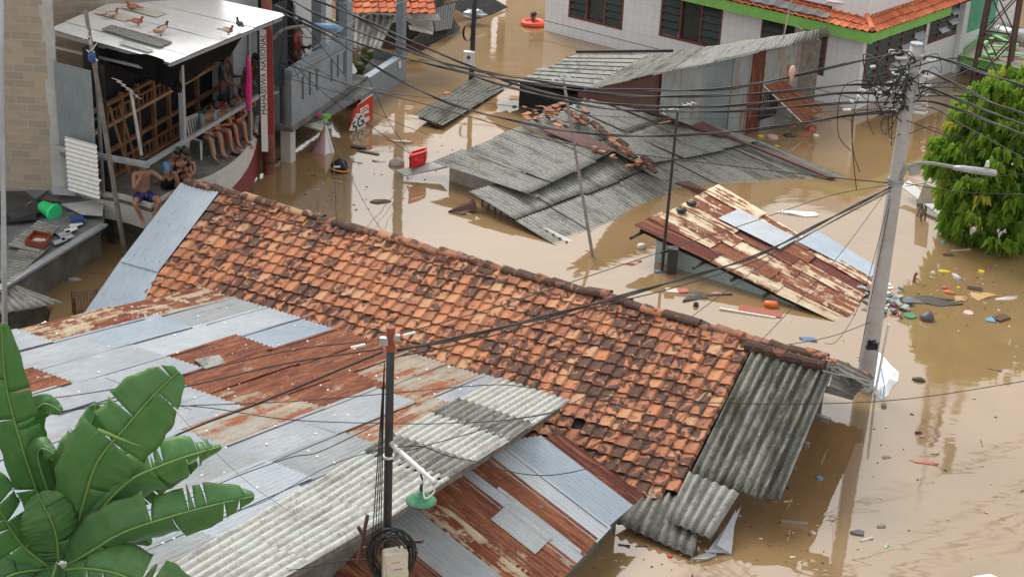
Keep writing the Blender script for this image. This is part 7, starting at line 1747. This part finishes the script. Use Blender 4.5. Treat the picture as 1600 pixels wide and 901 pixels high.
 ('white_scrap', 92, 416, 'white crumpled scrap above the flat white bag', 'scrap', 'white', 'blob', .09, .12, 0, .05),
 ('brown_reed', 152, 427, 'brown reed in the water right of the plastic bottle', 'reed', (120, 80, 50), 'stick', .03, .3, 5, .02),
 ('foam_board', 1542, 908, 'bright white torn foam board at the bottom right edge', 'foam board', 'styro', 'poly', .34, .75, 8, .05, .05),
]
for d in D:
    nm, x, y, lb, cat, mt, kd, w_, l_, yaw, h = d[:11]; flo(nm, x, y, lb, cat, mt, kd, w_, l_, yaw, h, d[11] if len(d) > 11 else 0.)
sk = thing('white_sack', W(1378, 590, 0), 'large white woven sack with a blue line floating behind the concrete pole', 'sack')
mb = MB(); rim = [W(x, y, .005) for x, y in ((1371, 547), (1380, 556), (1392, 570), (1405, 582), (1403, 596), (1394, 604), (1388, 618), (1376, 624), (1366, 614), (1360, 600), (1364, 570))]
mid = [(p*.55+W(1381, 588, .11)*.45)+[0, 0, .05+rg.uniform(-.03, .03)] for p in rim]; i0_ = mb.add(rim); i1_ = mb.add(mid); i2_ = mb.add([W(1382, 586, .13)]); nr = len(rim)
for k in range(nr): k2 = (k+1) % nr; mb.face((i0_+k, i0_+k2, i1_+k2, i1_+k)); mb.face((i1_+k, i1_+k2, i2_))
mb.build('sack_body', 'styro', sk)
mb = MB(); mb.tube([W(1372, 552, .03), W(1376, 570, .12), W(1379, 588, .155), W(1382, 604, .11), W(1380, 620, .02)], .012, 5); mb.build('blue_line', simple((110, 160, 215)), sk)
# rubbish heap against the pole
rg = random.Random(17)
hp = MB(); mats_ = [simple(c) for c in ((205, 205, 200), (150, 160, 155), (90, 110, 120), (120, 60, 55), (60, 60, 58), (170, 190, 185))]
for k in range(70):
    t = rg.random(); x = 1345+60*t+rg.gauss(0, 6); y = 450+28*t+rg.gauss(0, 9); c = W(x, y, rg.uniform(.01, .06)); a = rg.uniform(0, 6.28); s = rg.uniform(.04, .14)
    hp.box(c, np.array([math.cos(a), math.sin(a), rg.uniform(-.2, .3)])*s*1.6, np.array([-math.sin(a), math.cos(a), 0])*s, ZZ*.03, rg.random(), rg.randrange(6))
tag(hp.build('rubbish_raft', mats_), 'raft of mixed plastic rubbish drifted between the rusty roof and the concrete pole', 'rubbish', kind='stuff')
hp = MB(); mats_ = [simple(c) for c in ((120, 95, 65), (215, 205, 190), (80, 65, 50), (185, 165, 140))]
for k in range(260):
    x, y = rg.choice(((rg.uniform(1180, 1600), rg.uniform(380, 900)), (rg.uniform(470, 740), rg.uniform(180, 330)), (rg.uniform(870, 1300), rg.uniform(780, 900)), (rg.gauss(1500, 60), rg.gauss(450, 30))))
    c = W(x, y, .004); a = rg.uniform(0, 6.28); s = rg.uniform(.008, .03); hp.box(c, np.array([math.cos(a), math.sin(a), 0])*s*rg.uniform(1, 3), np.array([-math.sin(a), math.cos(a), 0])*s, ZZ*.008, rg.random(), rg.randrange(4))
tag(hp.build('floating_specks', mats_), 'tiny specks of dirt and foam scattered over the water', 'debris', kind='stuff')
# white sheets by the tree
mb = MB(); mb.prism([W(1408, 292, .25), W(1420, 282, .30), W(1480, 340, .05), W(1478, 346, .03)], ZZ*.02, .2); mb.prism([W(1432, 318, .1), W(1444, 286, .75), W(1462, 292, .75), W(1455, 318, .25)], (.03, .02, 0)); tag(mb.build('torn_sheet', 'plaster', None), 'torn white sheet standing in the water between the concrete pole and the tree', 'sheet')
mb = MB(); 
for k in range(12): c = W(1440+rg.uniform(-5, 8), 322+rg.uniform(-14, 16), .1); mb.tube([c+ZZ*.1, c+[rg.uniform(-.1, .1), 0, -.1]], .02, 5)
tag(mb.build('rag_fringe', 'conc_dark', None), 'dark frayed rags hanging below the torn white sheet', 'rags')
mb = MB(); c = W(1427, 440, 0); mb.tube([c-ZZ*.1, c+ZZ*.16+[.02, 0, 0], c+ZZ*.2+[.05, 0, 0]], [.03, .03, .04], 7); tag(mb.build('stake', 'wood', None), 'short brown stake sticking out of the water right of the concrete pole', 'stake')
# splice on the upper cable
mb = MB(); c = W(1236, 112, 4.3); ppl = Plane((onpole(100)-[.2, .1, 0])*[1, 1, 0], (W(455, 0, 4.6)-onpole(100))*[1, 1, 0], ZZ); c = ppl.P(1238, 112); mb.tube([c+ZZ*.10, c+ZZ*.06, c, c-ZZ*.07, c-ZZ*.13, c-ZZ*.22], [.02, .045, .06, .05, .02, .012], 12)
tag(mb.build('cable_splice', simple((215, 175, 165)), None, smooth=True), 'pale pink splice bulb hanging on the cable before the tin shed', 'cable splice')
# objects inside the balcony house
rg = random.Random(1)
